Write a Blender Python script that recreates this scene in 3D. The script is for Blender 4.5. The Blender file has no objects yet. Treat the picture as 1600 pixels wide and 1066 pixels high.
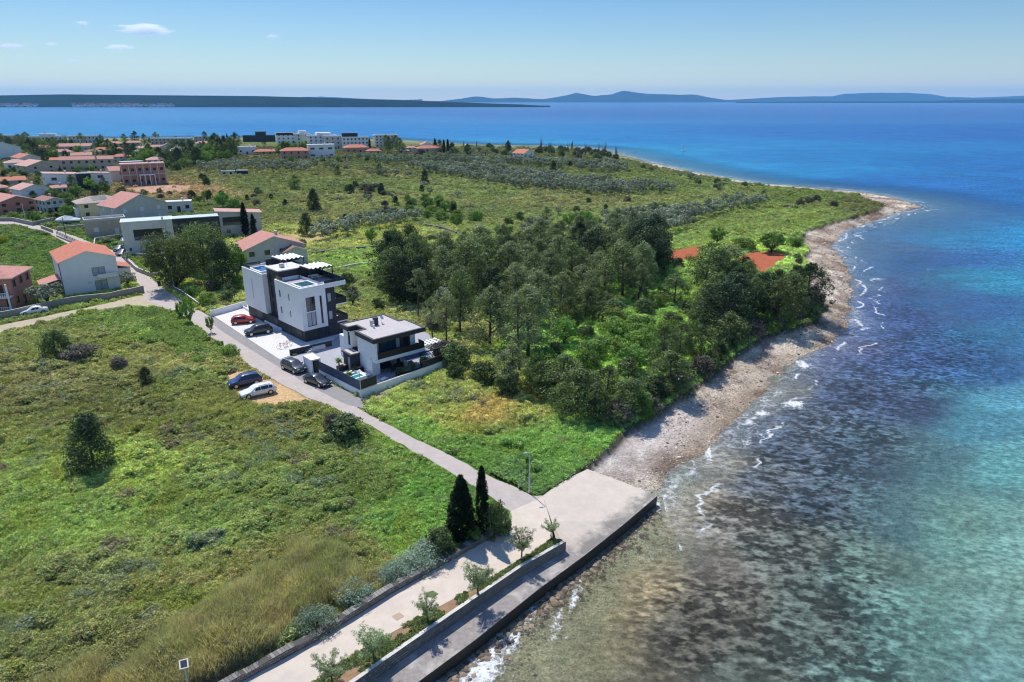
import bpy, bmesh, math, random
import numpy as np
from mathutils import Vector, Matrix

# ------------------------------------------------------------------ camera, sky, sun, exposure
S = bpy.context.scene
H = 38.0                                   # camera height over the street
PITCH = math.atan((533 - 157) / 1067.0)
cd = bpy.data.cameras.new("camera")
cam = bpy.data.objects.new("camera", cd)
S.collection.objects.link(cam)
cam.location = (0, 0, H)
cam.rotation_euler = (math.pi / 2 - PITCH, 0, 0)
cd.sensor_width = 36.0
cd.lens = 36.0 * 1067 / 1600
cd.clip_start = 0.5
cd.clip_end = 90000
S.camera = cam

SUN_EL = math.radians(57)
SUN_AZ = math.atan2(-0.52, 0.855)          # from +Y towards -X
w = bpy.data.worlds.new("World")
S.world = w
w.use_nodes = True
nt = w.node_tree
sky = nt.nodes.new("ShaderNodeTexSky")
sky.sky_type = 'NISHITA'
sky.sun_disc = False
sky.sun_elevation = SUN_EL
sky.sun_rotation = SUN_AZ
sky.altitude = 0
sky.air_density = 1.0
sky.dust_density = 0.0
sky.ozone_density = 3.0
bg = nt.nodes["Background"]
bg.inputs[1].default_value = 0.11
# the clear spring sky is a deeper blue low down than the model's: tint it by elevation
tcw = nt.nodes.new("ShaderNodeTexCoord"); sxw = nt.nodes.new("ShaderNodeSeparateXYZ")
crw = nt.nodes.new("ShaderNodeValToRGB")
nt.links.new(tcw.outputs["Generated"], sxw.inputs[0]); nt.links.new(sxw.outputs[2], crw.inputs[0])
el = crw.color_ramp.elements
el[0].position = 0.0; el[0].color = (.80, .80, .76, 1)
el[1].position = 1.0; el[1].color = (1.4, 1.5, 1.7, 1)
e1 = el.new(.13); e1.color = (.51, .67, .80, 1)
e2 = el.new(.35); e2.color = (.85, 1.0, 1.2, 1)  # upper sky, out of view, brightened and blued to add fill light
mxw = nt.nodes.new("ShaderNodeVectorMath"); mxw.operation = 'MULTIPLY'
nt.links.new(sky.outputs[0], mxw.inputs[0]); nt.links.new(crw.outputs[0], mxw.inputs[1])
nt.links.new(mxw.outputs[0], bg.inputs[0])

sl = bpy.data.lights.new("sun", 'SUN')
sun = bpy.data.objects.new("sun", sl)
S.collection.objects.link(sun)
sl.energy = 4.5
sl.angle = math.radians(0.53)
sl.color = (1.0, 0.95, 0.87)
sdir = Vector((math.sin(SUN_AZ) * math.cos(SUN_EL), math.cos(SUN_AZ) * math.cos(SUN_EL), math.sin(SUN_EL)))
sun.rotation_euler = (-sdir).to_track_quat('-Z', 'Y').to_euler()
sun.location = (0, 0, 200)

S.view_settings.view_transform = 'Standard'
S.view_settings.look = 'None'
S.view_settings.exposure = 0.22
S.view_settings.gamma = 1.0
S.render.film_transparent = False
S.cycles.filter_width = 1.15
S.cycles.max_bounces = 8
S.cycles.transparent_max_bounces = 12
S.cycles.diffuse_bounces = 3
S.cycles.glossy_bounces = 3
S.cycles.transmission_bounces = 4
S.cycles.volume_bounces = 12
S.cycles.caustics_reflective = False
S.cycles.caustics_refractive = False
S.cycles.sample_clamp_indirect = 4.0

# ------------------------------------------------------------------ helpers
R = random.Random(7)
NR = np.random.default_rng(7)
COL = S.collection


def P(x, y, z=0.0):
    """the place on the level z that stands at (x, y) of the 1600x1066 photograph"""
    dx = (x - 800) / 1067.0
    dy = -(y - 533) / 1067.0
    Y = math.cos(PITCH) + dy * math.sin(PITCH)
    Z = -math.sin(PITCH) + dy * math.cos(PITCH)
    t = (z - H) / Z
    return (dx * t, Y * t, z)


def PX(X, Y, Z):
    Z = Z - H
    d = Y * math.cos(PITCH) - Z * math.sin(PITCH)
    u = Y * math.sin(PITCH) + Z * math.cos(PITCH)
    return (800 + 1067 * X / d, 533 - 1067 * u / d)


def Pn(pts, z=0.0):
    return np.array([P(x, y, z)[:2] for x, y in pts])


def height_at(b, ytop):
    lo, hi = 0.0, 36.0
    for _ in range(40):
        m = (lo + hi) / 2
        if PX(b[0], b[1], m)[1] > ytop:
            lo = m
        else:
            hi = m
    return lo


def lin(c):
    c = np.asarray(c, float) / 255.0
    return np.where(c <= 0.04045, c / 12.92, ((c + 0.055) / 1.055) ** 2.4)


def inside(pts, poly):
    x, y = pts[:, 0], pts[:, 1]
    r = np.zeros(len(pts), bool)
    n = len(poly)
    for i in range(n):
        x0, y0 = poly[i]
        x1, y1 = poly[(i + 1) % n]
        if y0 == y1:
            continue
        c = ((y0 > y) != (y1 > y)) & (x < (x1 - x0) * (y - y0) / (y1 - y0) + x0)
        r ^= c
    return r


def dist(pts, poly, closed=True):
    d = np.full(len(pts), 1e9)
    n = len(poly)
    for i in range(n if closed else n - 1):
        a = np.array(poly[i]); b = np.array(poly[(i + 1) % n])
        ab = b - a
        L = float(ab @ ab) + 1e-9
        t = np.clip(((pts - a) @ ab) / L, 0, 1)
        q = a + t[:, None] * ab
        d = np.minimum(d, np.hypot(pts[:, 0] - q[:, 0], pts[:, 1] - q[:, 1]))
    return d


def sdist(pts, poly):
    d = dist(pts, poly)
    return np.where(inside(pts, poly), d, -d)


def _h(ix, iy, s):
    v = (ix * 374761393 + iy * 668265263 + s * 2147483647) & 0xffffffff
    v = ((v ^ (v >> 13)) * 1274126177) & 0xffffffff
    return ((v ^ (v >> 16)) & 0xffff) / 65535.0


def vnoise(p, scale, s=0):
    x = p[:, 0] / scale; y = p[:, 1] / scale
    ix = np.floor(x).astype(np.int64); iy = np.floor(y).astype(np.int64)
    fx = x - ix; fy = y - iy
    fx = fx * fx * (3 - 2 * fx); fy = fy * fy * (3 - 2 * fy)
    a = _h(ix, iy, s); b = _h(ix + 1, iy, s); c = _h(ix, iy + 1, s); d = _h(ix + 1, iy + 1, s)
    return (a * (1 - fx) + b * fx) * (1 - fy) + (c * (1 - fx) + d * fx) * fy


def fbm(p, scale, s=0, o=4):
    r = 0; a = 1; t = 0
    for i in range(o):
        r = r + a * vnoise(p, scale / 2 ** i, s + i * 7); t += a; a *= 0.55
    return r / t


def field(pts, ctrl, warp=0.06, power=3.0):
    """colours known at some places, blended over the ground between them"""
    def q(p):
        yy = p[:, 1] + 25.0
        return np.stack([np.log(yy) * 2.2, p[:, 0] / yy * 2.0], 1)
    k = q(Pn([c[0] for c in ctrl]))
    col = np.array([lin(c[1]) for c in ctrl])
    a = q(pts)
    a = a + warp * np.stack([fbm(pts, 14, 3) - .5, fbm(pts, 14, 9) - .5], 1) * 2
    out = np.zeros((len(pts), 3)); W = np.zeros(len(pts))
    for i in range(len(k)):
        d = (a[:, 0] - k[i, 0]) ** 2 + (a[:, 1] - k[i, 1]) ** 2 + 1e-4
        wt = 1.0 / d ** (power / 2 + .5)
        out += wt[:, None] * col[i]; W += wt
    return out / W[:, None]


def tag(o, label=None, cat=None, group=None, kind=None):
    if label: o["label"] = label
    if cat: o["category"] = cat
    if group: o["group"] = group
    if kind: o["kind"] = kind
    return o


def empty(name, loc, rz=0.0, label=None, cat=None, group=None):
    o = bpy.data.objects.new(name, None)
    COL.objects.link(o)
    o.location = loc
    o.rotation_euler = (0, 0, rz)
    o.empty_display_size = 0.5
    return tag(o, label, cat, group)


def link(name, me, parent=None, loc=(0, 0, 0), rot=(0, 0, 0)):
    o = bpy.data.objects.new(name, me)
    COL.objects.link(o)
    o.location = loc
    o.rotation_euler = rot
    if parent is not None:
        o.parent = parent
    return o


def copy_tree(o, parent=None):
    c = o.copy()
    COL.objects.link(c)
    if parent is not None:
        c.parent = parent
    for ch in list(o.children):
        copy_tree(ch, c)
    return c


def npmesh(name, verts, quads, mats, smooth=False, midx=None):
    me = bpy.data.meshes.new(name)
    verts = np.asarray(verts, np.float32); quads = np.asarray(quads, np.int32)
    k = quads.shape[1]
    me.vertices.add(len(verts)); me.vertices.foreach_set("co", verts.ravel())
    me.loops.add(quads.size); me.loops.foreach_set("vertex_index", quads.ravel())
    me.polygons.add(len(quads))
    me.polygons.foreach_set("loop_start", np.arange(0, quads.size, k, dtype=np.int32))
    me.polygons.foreach_set("loop_total", np.full(len(quads), k, np.int32))
    if midx is not None:
        me.polygons.foreach_set("material_index", np.asarray(midx, np.int32))
    me.update(calc_edges=True)
    me.polygons.foreach_set("use_smooth", np.full(len(quads), smooth))
    for m in (mats if isinstance(mats, (list, tuple)) else [mats]):
        me.materials.append(m)
    return me


def vattr(me, name, arr):
    arr = np.asarray(arr, np.float32)
    if arr.ndim == 1:
        a = me.attributes.new(name, 'FLOAT', 'POINT'); a.data.foreach_set("value", arr)
    else:
        a = me.attributes.new(name, 'FLOAT_COLOR', 'POINT')
        a.data.foreach_set("color", np.concatenate([arr, np.ones((len(arr), 1), np.float32)], 1).ravel())


class MB:
    """collects shapes for ONE mesh"""
    def __init__(s):
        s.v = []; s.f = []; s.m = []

    def poly(s, pts, m=0):
        n = len(s.v); s.v += [tuple(p) for p in pts]; s.f.append(list(range(n, n + len(pts)))); s.m.append(m)
        return s

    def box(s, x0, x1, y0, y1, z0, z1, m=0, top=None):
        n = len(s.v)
        s.v += [(x0, y0, z0), (x1, y0, z0), (x1, y1, z0), (x0, y1, z0), (x0, y0, z1), (x1, y0, z1), (x1, y1, z1), (x0, y1, z1)]
        fs = [(3, 2, 1, 0), (4, 5, 6, 7), (0, 1, 5, 4), (1, 2, 6, 5), (2, 3, 7, 6), (3, 0, 4, 7)]
        for i, f in enumerate(fs):
            s.f.append([n + k for k in f]); s.m.append(top if (top is not None and i == 1) else m)
        return s

    def tube(s, pts, rad, n=8, m=0, cap=True):
        pts = [Vector(p) for p in pts]
        if not isinstance(rad, (list, tuple)): rad = [rad] * len(pts)
        base = len(s.v)
        for i, p in enumerate(pts):
            d = (pts[min(i + 1, len(pts) - 1)] - pts[max(i - 1, 0)]).normalized()
            a = d.orthogonal().normalized() if abs(d.z) < .95 else Vector((1, 0, 0))
            a = (a - d * a.dot(d)).normalized(); b = d.cross(a)
            for k in range(n):
                t = 2 * math.pi * k / n
                s.v.append(tuple(p + (a * math.cos(t) + b * math.sin(t)) * rad[i]))
        for i in range(len(pts) - 1):
            for k in range(n):
                k2 = (k + 1) % n
                s.f.append([base + i * n + k, base + i * n + k2, base + (i + 1) * n + k2, base + (i + 1) * n + k]); s.m.append(m)
        if cap:
            s.f.append([base + k for k in range(n)][::-1]); s.m.append(m)
            s.f.append([base + (len(pts) - 1) * n + k for k in range(n)]); s.m.append(m)
        return s

    def prism(s, pts, z0, z1, m=0, top=None):
        n = len(s.v); k = len(pts)
        s.v += [(p[0], p[1], z0 if len(p) < 3 else p[2] + z0) for p in pts] + [(p[0], p[1], z1 if len(p) < 3 else p[2] + z1) for p in pts]
        s.f.append([n + i for i in range(k)][::-1]); s.m.append(m)
        s.f.append([n + k + i for i in range(k)]); s.m.append(m if top is None else top)
        for i in range(k):
            j = (i + 1) % k
            s.f.append([n + i, n + j, n + k + j, n + k + i]); s.m.append(m)
        return s

    def mesh(s, name, mats, smooth=False, weld=False):
        me = bpy.data.meshes.new(name)
        me.from_pydata(s.v, [], s.f)
        me.polygons.foreach_set("material_index", s.m)
        for m in (mats if isinstance(mats, (list, tuple)) else [mats]):
            me.materials.append(m)
        if smooth:
            me.polygons.foreach_set("use_smooth", [True] * len(s.f))
        if weld:
            bm = bmesh.new(); bm.from_mesh(me)
            bmesh.ops.remove_doubles(bm, verts=bm.verts, dist=0.0005)
            bmesh.ops.recalc_face_normals(bm, faces=bm.faces)
            bm.to_mesh(me); bm.free()
        me.update()
        return me

    def build(s, name, mats, parent=None, loc=(0, 0, 0), rot=(0, 0, 0), smooth=False, weld=False):
        return link(name, s.mesh(name, mats, smooth, weld), parent, loc, rot)


# ------------------------------------------------------------------ materials
def newmat(name):
    m = bpy.data.materials.new(name); m.use_nodes = True
    t = m.node_tree
    return m, t, t.nodes["Principled BSDF"], t.nodes["Material Output"]


def setin(n, k, v):
    n.inputs[k].default_value = v


def nd(t, typ, **kw):
    n = t.nodes.new(typ)
    for k, v in kw.items():
        if isinstance(k, str) and hasattr(n, k):
            setattr(n, k, v)
    return n


def mat(name, col, rough=0.8, var=0.12, scale=1.5, bump=0.0, bscale=20.0, metal=0.0, spec=0.5, stain=0.0, stain_col=None, srgb=False, coat=0.0, ior=None):
    m, t, b, o = newmat(name)
    c = tuple(lin(col)) if srgb else tuple(col)
    L = t.links
    geo = nd(t, "ShaderNodeNewGeometry")
    n1 = nd(t, "ShaderNodeTexNoise"); setin(n1, "Scale", scale); setin(n1, "Detail", 6.0); setin(n1, "Roughness", .65)
    L.new(geo.outputs["Position"], n1.inputs["Vector"])
    mr = nd(t, "ShaderNodeMapRange")
    setin(mr, 1, .3); setin(mr, 2, .7); setin(mr, 3, 1 - var); setin(mr, 4, 1 + var)
    L.new(n1.outputs["Fac"], mr.inputs[0])
    mx = nd(t, "ShaderNodeVectorMath", operation='MULTIPLY')
    mx.inputs[0].default_value = c
    L.new(mr.outputs[0], mx.inputs[1])
    out = mx.outputs[0]
    if stain > 0:
        n2 = nd(t, "ShaderNodeTexNoise"); setin(n2, "Scale", scale * .22); setin(n2, "Detail", 8.0); setin(n2, "Roughness", .6)
        L.new(geo.outputs["Position"], n2.inputs["Vector"])
        m2 = nd(t, "ShaderNodeMapRange"); setin(m2, 1, .5); setin(m2, 2, .68); setin(m2, 3, 0.0); setin(m2, 4, stain)
        L.new(n2.outputs["Fac"], m2.inputs[0])
        mm = nd(t, "ShaderNodeMix", data_type='RGBA')
        L.new(m2.outputs[0], mm.inputs[0]); L.new(out, mm.inputs[6])
        sc = stain_col if stain_col else tuple(x * .5 for x in c)
        mm.inputs[7].default_value = (*sc, 1)
        out = mm.outputs[2]
    L.new(out, b.inputs["Base Color"])
    setin(b, "Roughness", rough); setin(b, "Metallic", metal); setin(b, "Specular IOR Level", spec)
    if coat: setin(b, "Coat Weight", coat); setin(b, "Coat Roughness", .05)
    if bump > 0:
        n3 = nd(t, "ShaderNodeTexNoise"); setin(n3, "Scale", bscale); setin(n3, "Detail", 4.0)
        L.new(geo.outputs["Position"], n3.inputs["Vector"])
        bp = nd(t, "ShaderNodeBump"); setin(bp, "Strength", min(1, bump)); setin(bp, "Distance", .05)
        L.new(n3.outputs["Fac"], bp.inputs["Height"]); L.new(bp.outputs[0], b.inputs["Normal"])
    return m


def leafmat(name, col, var=0.45, trans=0.32, inst=False, hue=0.0):
    """foliage: per-leaf variation from the mesh, per-plant variation, thin leaves that let light through"""
    m, t, b, o = newmat(name)
    t.nodes.remove(b)
    L = t.links
    c = tuple(col)
    at = nd(t, "ShaderNodeAttribute"); at.attribute_name = "lv"
    mr = nd(t, "ShaderNodeMapRange"); setin(mr, 3, 1 - var); setin(mr, 4, 1 + var)
    L.new(at.outputs["Fac"], mr.inputs[0])
    mx = nd(t, "ShaderNodeVectorMath", operation='MULTIPLY')
    if inst:
        ti = nd(t, "ShaderNodeAttribute"); ti.attribute_name = "tint"; ti.attribute_type = 'INSTANCER'
        L.new(ti.outputs["Color"], mx.inputs[0])
    else:
        oi = nd(t, "ShaderNodeObjectInfo")
        hs = nd(t, "ShaderNodeHueSaturation")
        hs.inputs["Color"].default_value = (*c, 1)
        h1 = nd(t, "ShaderNodeMapRange"); setin(h1, 3, .5 - .02 - hue); setin(h1, 4, .5 + .015 + hue)
        h2 = nd(t, "ShaderNodeMath", operation='MULTIPLY'); setin(h2, 1, 7.31)
        h3 = nd(t, "ShaderNodeMath", operation='FRACT')
        h4 = nd(t, "ShaderNodeMapRange"); setin(h4, 3, .72); setin(h4, 4, 1.28)
        L.new(oi.outputs["Random"], h1.inputs[0]); L.new(h1.outputs[0], hs.inputs["Hue"])
        L.new(oi.outputs["Random"], h2.inputs[0]); L.new(h2.outputs[0], h3.inputs[0])
        L.new(h3.outputs[0], h4.inputs[0]); L.new(h4.outputs[0], hs.inputs["Value"])
        L.new(hs.outputs[0], mx.inputs[0])
    L.new(mr.outputs[0], mx.inputs[1])
    d = nd(t, "ShaderNodeBsdfDiffuse"); tr = nd(t, "ShaderNodeBsdfTranslucent")
    L.new(mx.outputs[0], d.inputs[0])
    y = nd(t, "ShaderNodeVectorMath", operation='MULTIPLY'); y.inputs[1].default_value = (1.15, 1.25, .6)
    L.new(mx.outputs[0], y.inputs[0]); L.new(y.outputs[0], tr.inputs[0])
    g = nd(t, "ShaderNodeBsdfGlossy"); setin(g, "Roughness", .45); g.inputs[0].default_value = (.8, .85, .9, 1)
    ms = nd(t, "ShaderNodeMixShader"); setin(ms, 0, trans)
    L.new(d.outputs[0], ms.inputs[1]); L.new(tr.outputs[0], ms.inputs[2])
    ms2 = nd(t, "ShaderNodeMixShader"); setin(ms2, 0, .012)
    L.new(ms.outputs[0], ms2.inputs[1]); L.new(g.outputs[0], ms2.inputs[2])
    L.new(ms2.outputs[0], o.inputs[0])
    return m


def tilemat(name, col, pitch=0.32):
    """roof tiles: courses as a fine wave in the roof's own coordinates, weathering as noise"""
    m, t, b, o = newmat(name)
    L = t.links
    tc = nd(t, "ShaderNodeTexCoord")
    n1 = nd(t, "ShaderNodeTexNoise"); setin(n1, "Scale", 1.2); setin(n1, "Detail", 8.0); setin(n1, "Roughness", .7)
    L.new(tc.outputs["Object"], n1.inputs["Vector"])
    mr = nd(t, "ShaderNodeMapRange"); setin(mr, 1, .3); setin(mr, 2, .7); setin(mr, 3, .78); setin(mr, 4, 1.18)
    L.new(n1.outputs["Fac"], mr.inputs[0])
    br = nd(t, "ShaderNodeTexBrick"); setin(br, "Scale", 1.0); setin(br, "Brick Width", .3); setin(br, "Row Height", pitch); setin(br, "Mortar Size", .02)
    br.inputs["Color1"].default_value = (1, 1, 1, 1); br.inputs["Color2"].default_value = (.82, .8, .78, 1); br.inputs["Mortar"].default_value = (.6, .55, .5, 1)
    L.new(tc.outputs["Object"], br.inputs["Vector"])
    mx = nd(t, "ShaderNodeVectorMath", operation='MULTIPLY'); mx.inputs[0].default_value = tuple(col)
    L.new(mr.outputs[0], mx.inputs[1])
    m3 = nd(t, "ShaderNodeVectorMath", operation='MULTIPLY')
    L.new(mx.outputs[0], m3.inputs[0]); L.new(br.outputs[0], m3.inputs[1])
    L.new(m3.outputs[0], b.inputs["Base Color"]); setin(b, "Roughness", .8)
    wv = nd(t, "ShaderNodeTexWave"); setin(wv, "Scale", 3.0); L.new(tc.outputs["Object"], wv.inputs["Vector"])
    bp = nd(t, "ShaderNodeBump"); setin(bp, "Strength", .4); setin(bp, "Distance", .04)
    L.new(wv.outputs["Fac"], bp.inputs["Height"]); L.new(bp.outputs[0], b.inputs["Normal"])
    return m


def brickmat(name, c1, c2, cm, bw, rh, ms):
    m, t, b, o = newmat(name)
    L = t.links
    tc = nd(t, "ShaderNodeTexCoord")
    sx = nd(t, "ShaderNodeSeparateXYZ"); L.new(tc.outputs["Object"], sx.inputs[0])
    ad = nd(t, "ShaderNodeMath", operation='ADD'); L.new(sx.outputs[0], ad.inputs[0]); L.new(sx.outputs[1], ad.inputs[1])
    cb = nd(t, "ShaderNodeCombineXYZ"); L.new(ad.outputs[0], cb.inputs[0]); L.new(sx.outputs[2], cb.inputs[1])
    br = nd(t, "ShaderNodeTexBrick"); setin(br, "Scale", 1.0); setin(br, "Brick Width", bw); setin(br, "Row Height", rh); setin(br, "Mortar Size", ms); setin(br, "Bias", 0.0)
    br.inputs["Color1"].default_value = (*c1, 1); br.inputs["Color2"].default_value = (*c2, 1); br.inputs["Mortar"].default_value = (*cm, 1)
    n1 = nd(t, "ShaderNodeTexNoise"); setin(n1, "Scale", .6); setin(n1, "Detail", 4.0)
    L.new(tc.outputs["Object"], n1.inputs["Vector"])
    vm = nd(t, "ShaderNodeVectorMath", operation='MULTIPLY_ADD'); vm.inputs[1].default_value = (.12, .12, .12)
    L.new(n1.outputs["Color"], vm.inputs[0]); L.new(cb.outputs[0], vm.inputs[2])
    L.new(vm.outputs[0], br.inputs["Vector"])
    L.new(br.outputs[0], b.inputs["Base Color"]); setin(b, "Roughness", .9)
    bp = nd(t, "ShaderNodeBump"); setin(bp, "Strength", .6); setin(bp, "Distance", .03); bp.invert = True
    L.new(br.outputs["Fac"], bp.inputs["Height"]); L.new(bp.outputs[0], b.inputs["Normal"])
    return m


def glassmat(name, col=(.02, .03, .04), rough=.06):
    m, t, b, o = newmat(name)
    b.inputs["Base Color"].default_value = (*col, 1)
    setin(b, "Roughness", rough); setin(b, "Specular IOR Level", .8)
    return m


M = {}
M['white'] = mat('white_render', (.78, .79, .80), .75, .04, .8, stain=.08, stain_col=(.55, .54, .5))
M['offwhite'] = mat('offwhite_render', (.62, .60, .55), .8, .06, .8, stain=.15)
M['grey_wall'] = mat('grey_render', (.50, .49, .47), .85, .06, .8, stain=.15)
M['cream'] = mat('cream_render', (.62, .56, .36), .85, .06, .8, stain=.1)
M['beige'] = mat('beige_render', (.50, .43, .34), .85, .06, .8, stain=.15)
M['pinkwall'] = mat('pink_render', (.50, .22, .17), .85, .06, .8, stain=.15)
M['orangewall'] = mat('orange_render', (.52, .28, .20), .85, .06, .8, stain=.15)
M['anthracite'] = mat('anthracite_render', (.030, .033, .040), .7, .1, .8)
M['darkslat'] = mat('dark_slats', (.022, .026, .034), .6, .1, 2)
M['navypanel'] = mat('navy_panel', (.022, .055, .12), .5, .08, 1.0)
M['black'] = mat('black_metal', (.012, .012, .014), .45, .1, 3)
M['roofgrey'] = mat('roof_gravel', (.47, .43, .42), .9, .10, 2.5, bump=.4, bscale=40, stain=.18)
M['concrete'] = mat('pale_concrete', (.54, .465, .385), .85, .09, .9, bump=.25, bscale=30, stain=.45, stain_col=(.42, .38, .34))
M['quayc'] = mat('quay_concrete', (.25, .225, .21), .85, .22, 2.4, bump=.3, bscale=20, stain=.9, stain_col=(.46, .42, .38))
M['quayface'] = mat('quay_dark_face', (.035, .03, .025), .6, .3, 2)  # near-black sides of the quay and ramp
M['asphalt'] = mat('old_asphalt', (.41, .355, .32), .9, .10, .9, bump=.4, bscale=40, stain=.30, stain_col=(.50, .45, .41))
M['asphalt_dark'] = mat('newer_asphalt', (.25, .235, .23), .9, .12, .9, bump=.4, bscale=40, stain=.3, stain_col=(.22, .21, .2))
M['paving'] = mat('pale_paving', (.60, .58, .56), .85, .06, 1.2, stain=.2, stain_col=(.4, .38, .36))
M['terrace'] = mat('grey_terrace_tiles', (.30, .30, .34), .7, .08, 2)
M['path'] = mat('dirt_path', (.42, .35, .25), .95, .15, 1.0, bump=.6, bscale=12, stain=.5, stain_col=(.28, .25, .15))
M['curb'] = mat('pale_coping', (.52, .50, .46), .85, .15, 1.5, stain=.3)
M['stone'] = brickmat('grey_stone_wall', (.13, .125, .12), (.27, .255, .24), (.07, .065, .06), .38, .22, .03)
M['stonepale'] = brickmat('pale_stone_cladding', (.42, .34, .27), (.55, .46, .38), (.3, .26, .22), .45, .25, .02)
M['brickred'] = brickmat('red_clay_blocks', (.42, .19, .13), (.35, .15, .11), (.42, .36, .31), .4, .25, .02)
M['blockwall'] = brickmat('garden_wall_blocks', (.30, .27, .25), (.38, .34, .31), (.2, .18, .16), .5, .25, .02)
M['tile_o'] = tilemat('orange_tiles', (.56, .17, .09))
M['tile_p'] = tilemat('pale_pink_tiles', (.60, .33, .28))
M['tile_s'] = tilemat('salmon_tiles', (.56, .25, .20))
M['tile_b'] = tilemat('brown_tiles', (.33, .15, .11))
M['tile_g'] = tilemat('beige_tiles', (.46, .36, .31))
M['glass'] = glassmat('window_glass', (.02, .026, .035))
M['glass_blue'] = glassmat('blue_glass', (.03, .06, .11))
M['curtain'] = mat('curtained_glass', (.36, .40, .46), .25, .1, 2)
M['shutter'] = mat('white_shutter', (.66, .68, .72), .6, .03, 2)
M['frame'] = mat('dark_frame', (.02, .022, .026), .5, .05, 2)
M['frame_w'] = mat('white_frame', (.75, .75, .75), .5, .03, 2)
M['metal'] = mat('galvanised_metal', (.45, .47, .48), .4, .05, 3, metal=.6)
M['lampmetal'] = mat('pale_lamp_metal', (.52, .58, .60), .5, .05, 3)
M['canvas'] = mat('white_canvas', (.78, .78, .78), .85, .05, 2)
M['pool'] = glassmat('pool_water', (.02, .09, .22), .08)
M['pool_dark'] = glassmat('hot_tub_water', (.03, .10, .11), .08)
M['pool_teal'] = glassmat('spa_water', (.03, .30, .34), .1)
M['solar'] = glassmat('solar_cells', (.01, .015, .03), .15)
M['bark'] = mat('bark', (.09, .065, .05), .95, .25, 6, bump=.5, bscale=15)
M['barkpale'] = mat('pale_bark', (.20, .17, .14), .95, .25, 6)
M['soil'] = mat('bare_soil', (.30, .22, .15), .95, .2, 2)
M['tealroof'] = mat('pale_metal_roof', (.42, .52, .53), .5, .1, .7, stain=.3)
# ------------------------------------------------------------------ the setting: land, beach, sea bed, sea
BANK_PX = [(860, 768), (905, 735), (935, 712), (958, 690), (978, 668), (1010, 655), (1060, 618), (1100, 592), (1140, 560), (1190, 524), (1235, 512), (1278, 498), (1280, 470),
           (1262, 445), (1268, 420), (1255, 400), (1264, 388), (1250, 375), (1258, 360), (1300, 347), (1340, 336), (1372, 326), (1382, 319), (1340, 305), (1280, 297), (1200, 291), (1150, 284),
           (1080, 272), (1010, 257), (960, 245), (940, 238), (900, 233), (840, 231), (740, 229), (690, 227), (640, 223), (600, 220), (520, 219), (440, 218), (300, 218), (150, 219), (0, 220), (-700, 222)]
WATER_PX = [(1028, 776), (1040, 740), (1072, 722), (1105, 700), (1135, 668), (1168, 636), (1205, 604), (1230, 578), (1258, 556), (1296, 538), (1322, 515), (1332, 480), (1334, 440),
            (1318, 410), (1300, 385), (1316, 362), (1366, 345), (1396, 334), (1440, 324), (1425, 317), (1385, 307), (1340, 300), (1280, 294), (1200, 288), (1150, 281), (1080, 268), (1012, 253),
            (968, 241), (945, 234), (900, 229.5), (840, 228), (740, 226), (690, 223.5), (640, 220), (600, 217.5), (520, 216), (440, 215), (300, 215), (150, 216), (0, 217), (-700, 219)]
WZ = -1.9
_tail = [(-1500., 700.), (-1500., -80.), (-60., -80.)]
# seaward edge of the quay and of the ramp, near to far
QUAY_PX = [(560, 1132), (640, 1076), (740, 1002), (840, 922), (915, 867), (1027, 775)]
QUAY = [P(x, y, -.85)[:2] for x, y in QUAY_PX]
BANK = np.array([P(x, y, 0)[:2] for x, y in BANK_PX] + _tail + [(-30., 20.), (-14.5, 36.), (-5.4, 48.), (0., 54.5), (2.6, 58.5)])
WATER = np.array([P(x, y, WZ)[:2] for x, y in WATER_PX] + _tail + [(-25., 20.)] + [(q[0] - .25, q[1] + .2) for q in QUAY])

ROAD_PX = [(-60, 341), (20, 342), (60, 352), (105, 365), (150, 382), (188, 396), (205, 407), (222, 424), (243, 441), (266, 458), (300, 480), (330, 496), (380, 527), (437, 562), (480, 597), (520, 611), (562, 640), (600, 661),
           (640, 682), (700, 710), (760, 742), (832, 776), (849, 775), (856, 800), (820, 815), (795, 800), (778, 785), (745, 762), (700, 736), (640, 703), (590, 672), (555, 653), (520, 636), (480, 622), (450, 606), (420, 590), (392, 573), (360, 550),
           (320, 521), (295, 500), (272, 488), (250, 477), (226, 470), (222, 452), (205, 432), (186, 412), (150, 402), (110, 384), (70, 362), (20, 351), (-60, 350)]
PATH_PX = [(-80, 527), (0, 509), (60, 497), (120, 484), (170, 474), (215, 463), (232, 462), (262, 474), (270, 486), (245, 480), (200, 478), (120, 490), (60, 505), (0, 520), (-80, 540)]
SAND_PX = [(350, 588), (372, 577), (400, 585), (440, 598), (470, 615), (490, 627), (470, 632), (440, 636), (412, 634), (388, 628), (365, 612)]
PROM_PX = [(797, 800), (797, 817), (710, 866), (610, 921), (495, 993), (360, 1067), (200, 1160), (380, 1170), (560, 1042), (640, 985), (745, 918), (864, 843), (860, 815), (848, 777)]
RED1_PX = [(1033, 400), (1060, 389), (1095, 384), (1092, 404), (1062, 410), (1036, 407)]
RED2_PX = [(1152, 402), (1180, 392), (1232, 396), (1226, 408), (1192, 428), (1166, 414)]
ROAD, PATHW, SANDW, PROM, RED1, RED2 = [Pn(p) for p in (ROAD_PX, PATH_PX, SAND_PX, PROM_PX, RED1_PX, RED2_PX)]
APT_YARD = Pn([(330, 492), (437, 562), (454, 556), (519, 541), (545, 525), (400, 470), (384, 474)])
DRIVE = Pn([(437, 562), (454, 557), (519, 542), (520, 560), (505, 590), (499, 589)])
VILLA_YARD = Pn([(564, 612), (490, 580), (500, 545), (560, 505), (668, 520), (702, 566)])
YARDS = [APT_YARD, VILLA_YARD, DRIVE]

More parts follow.
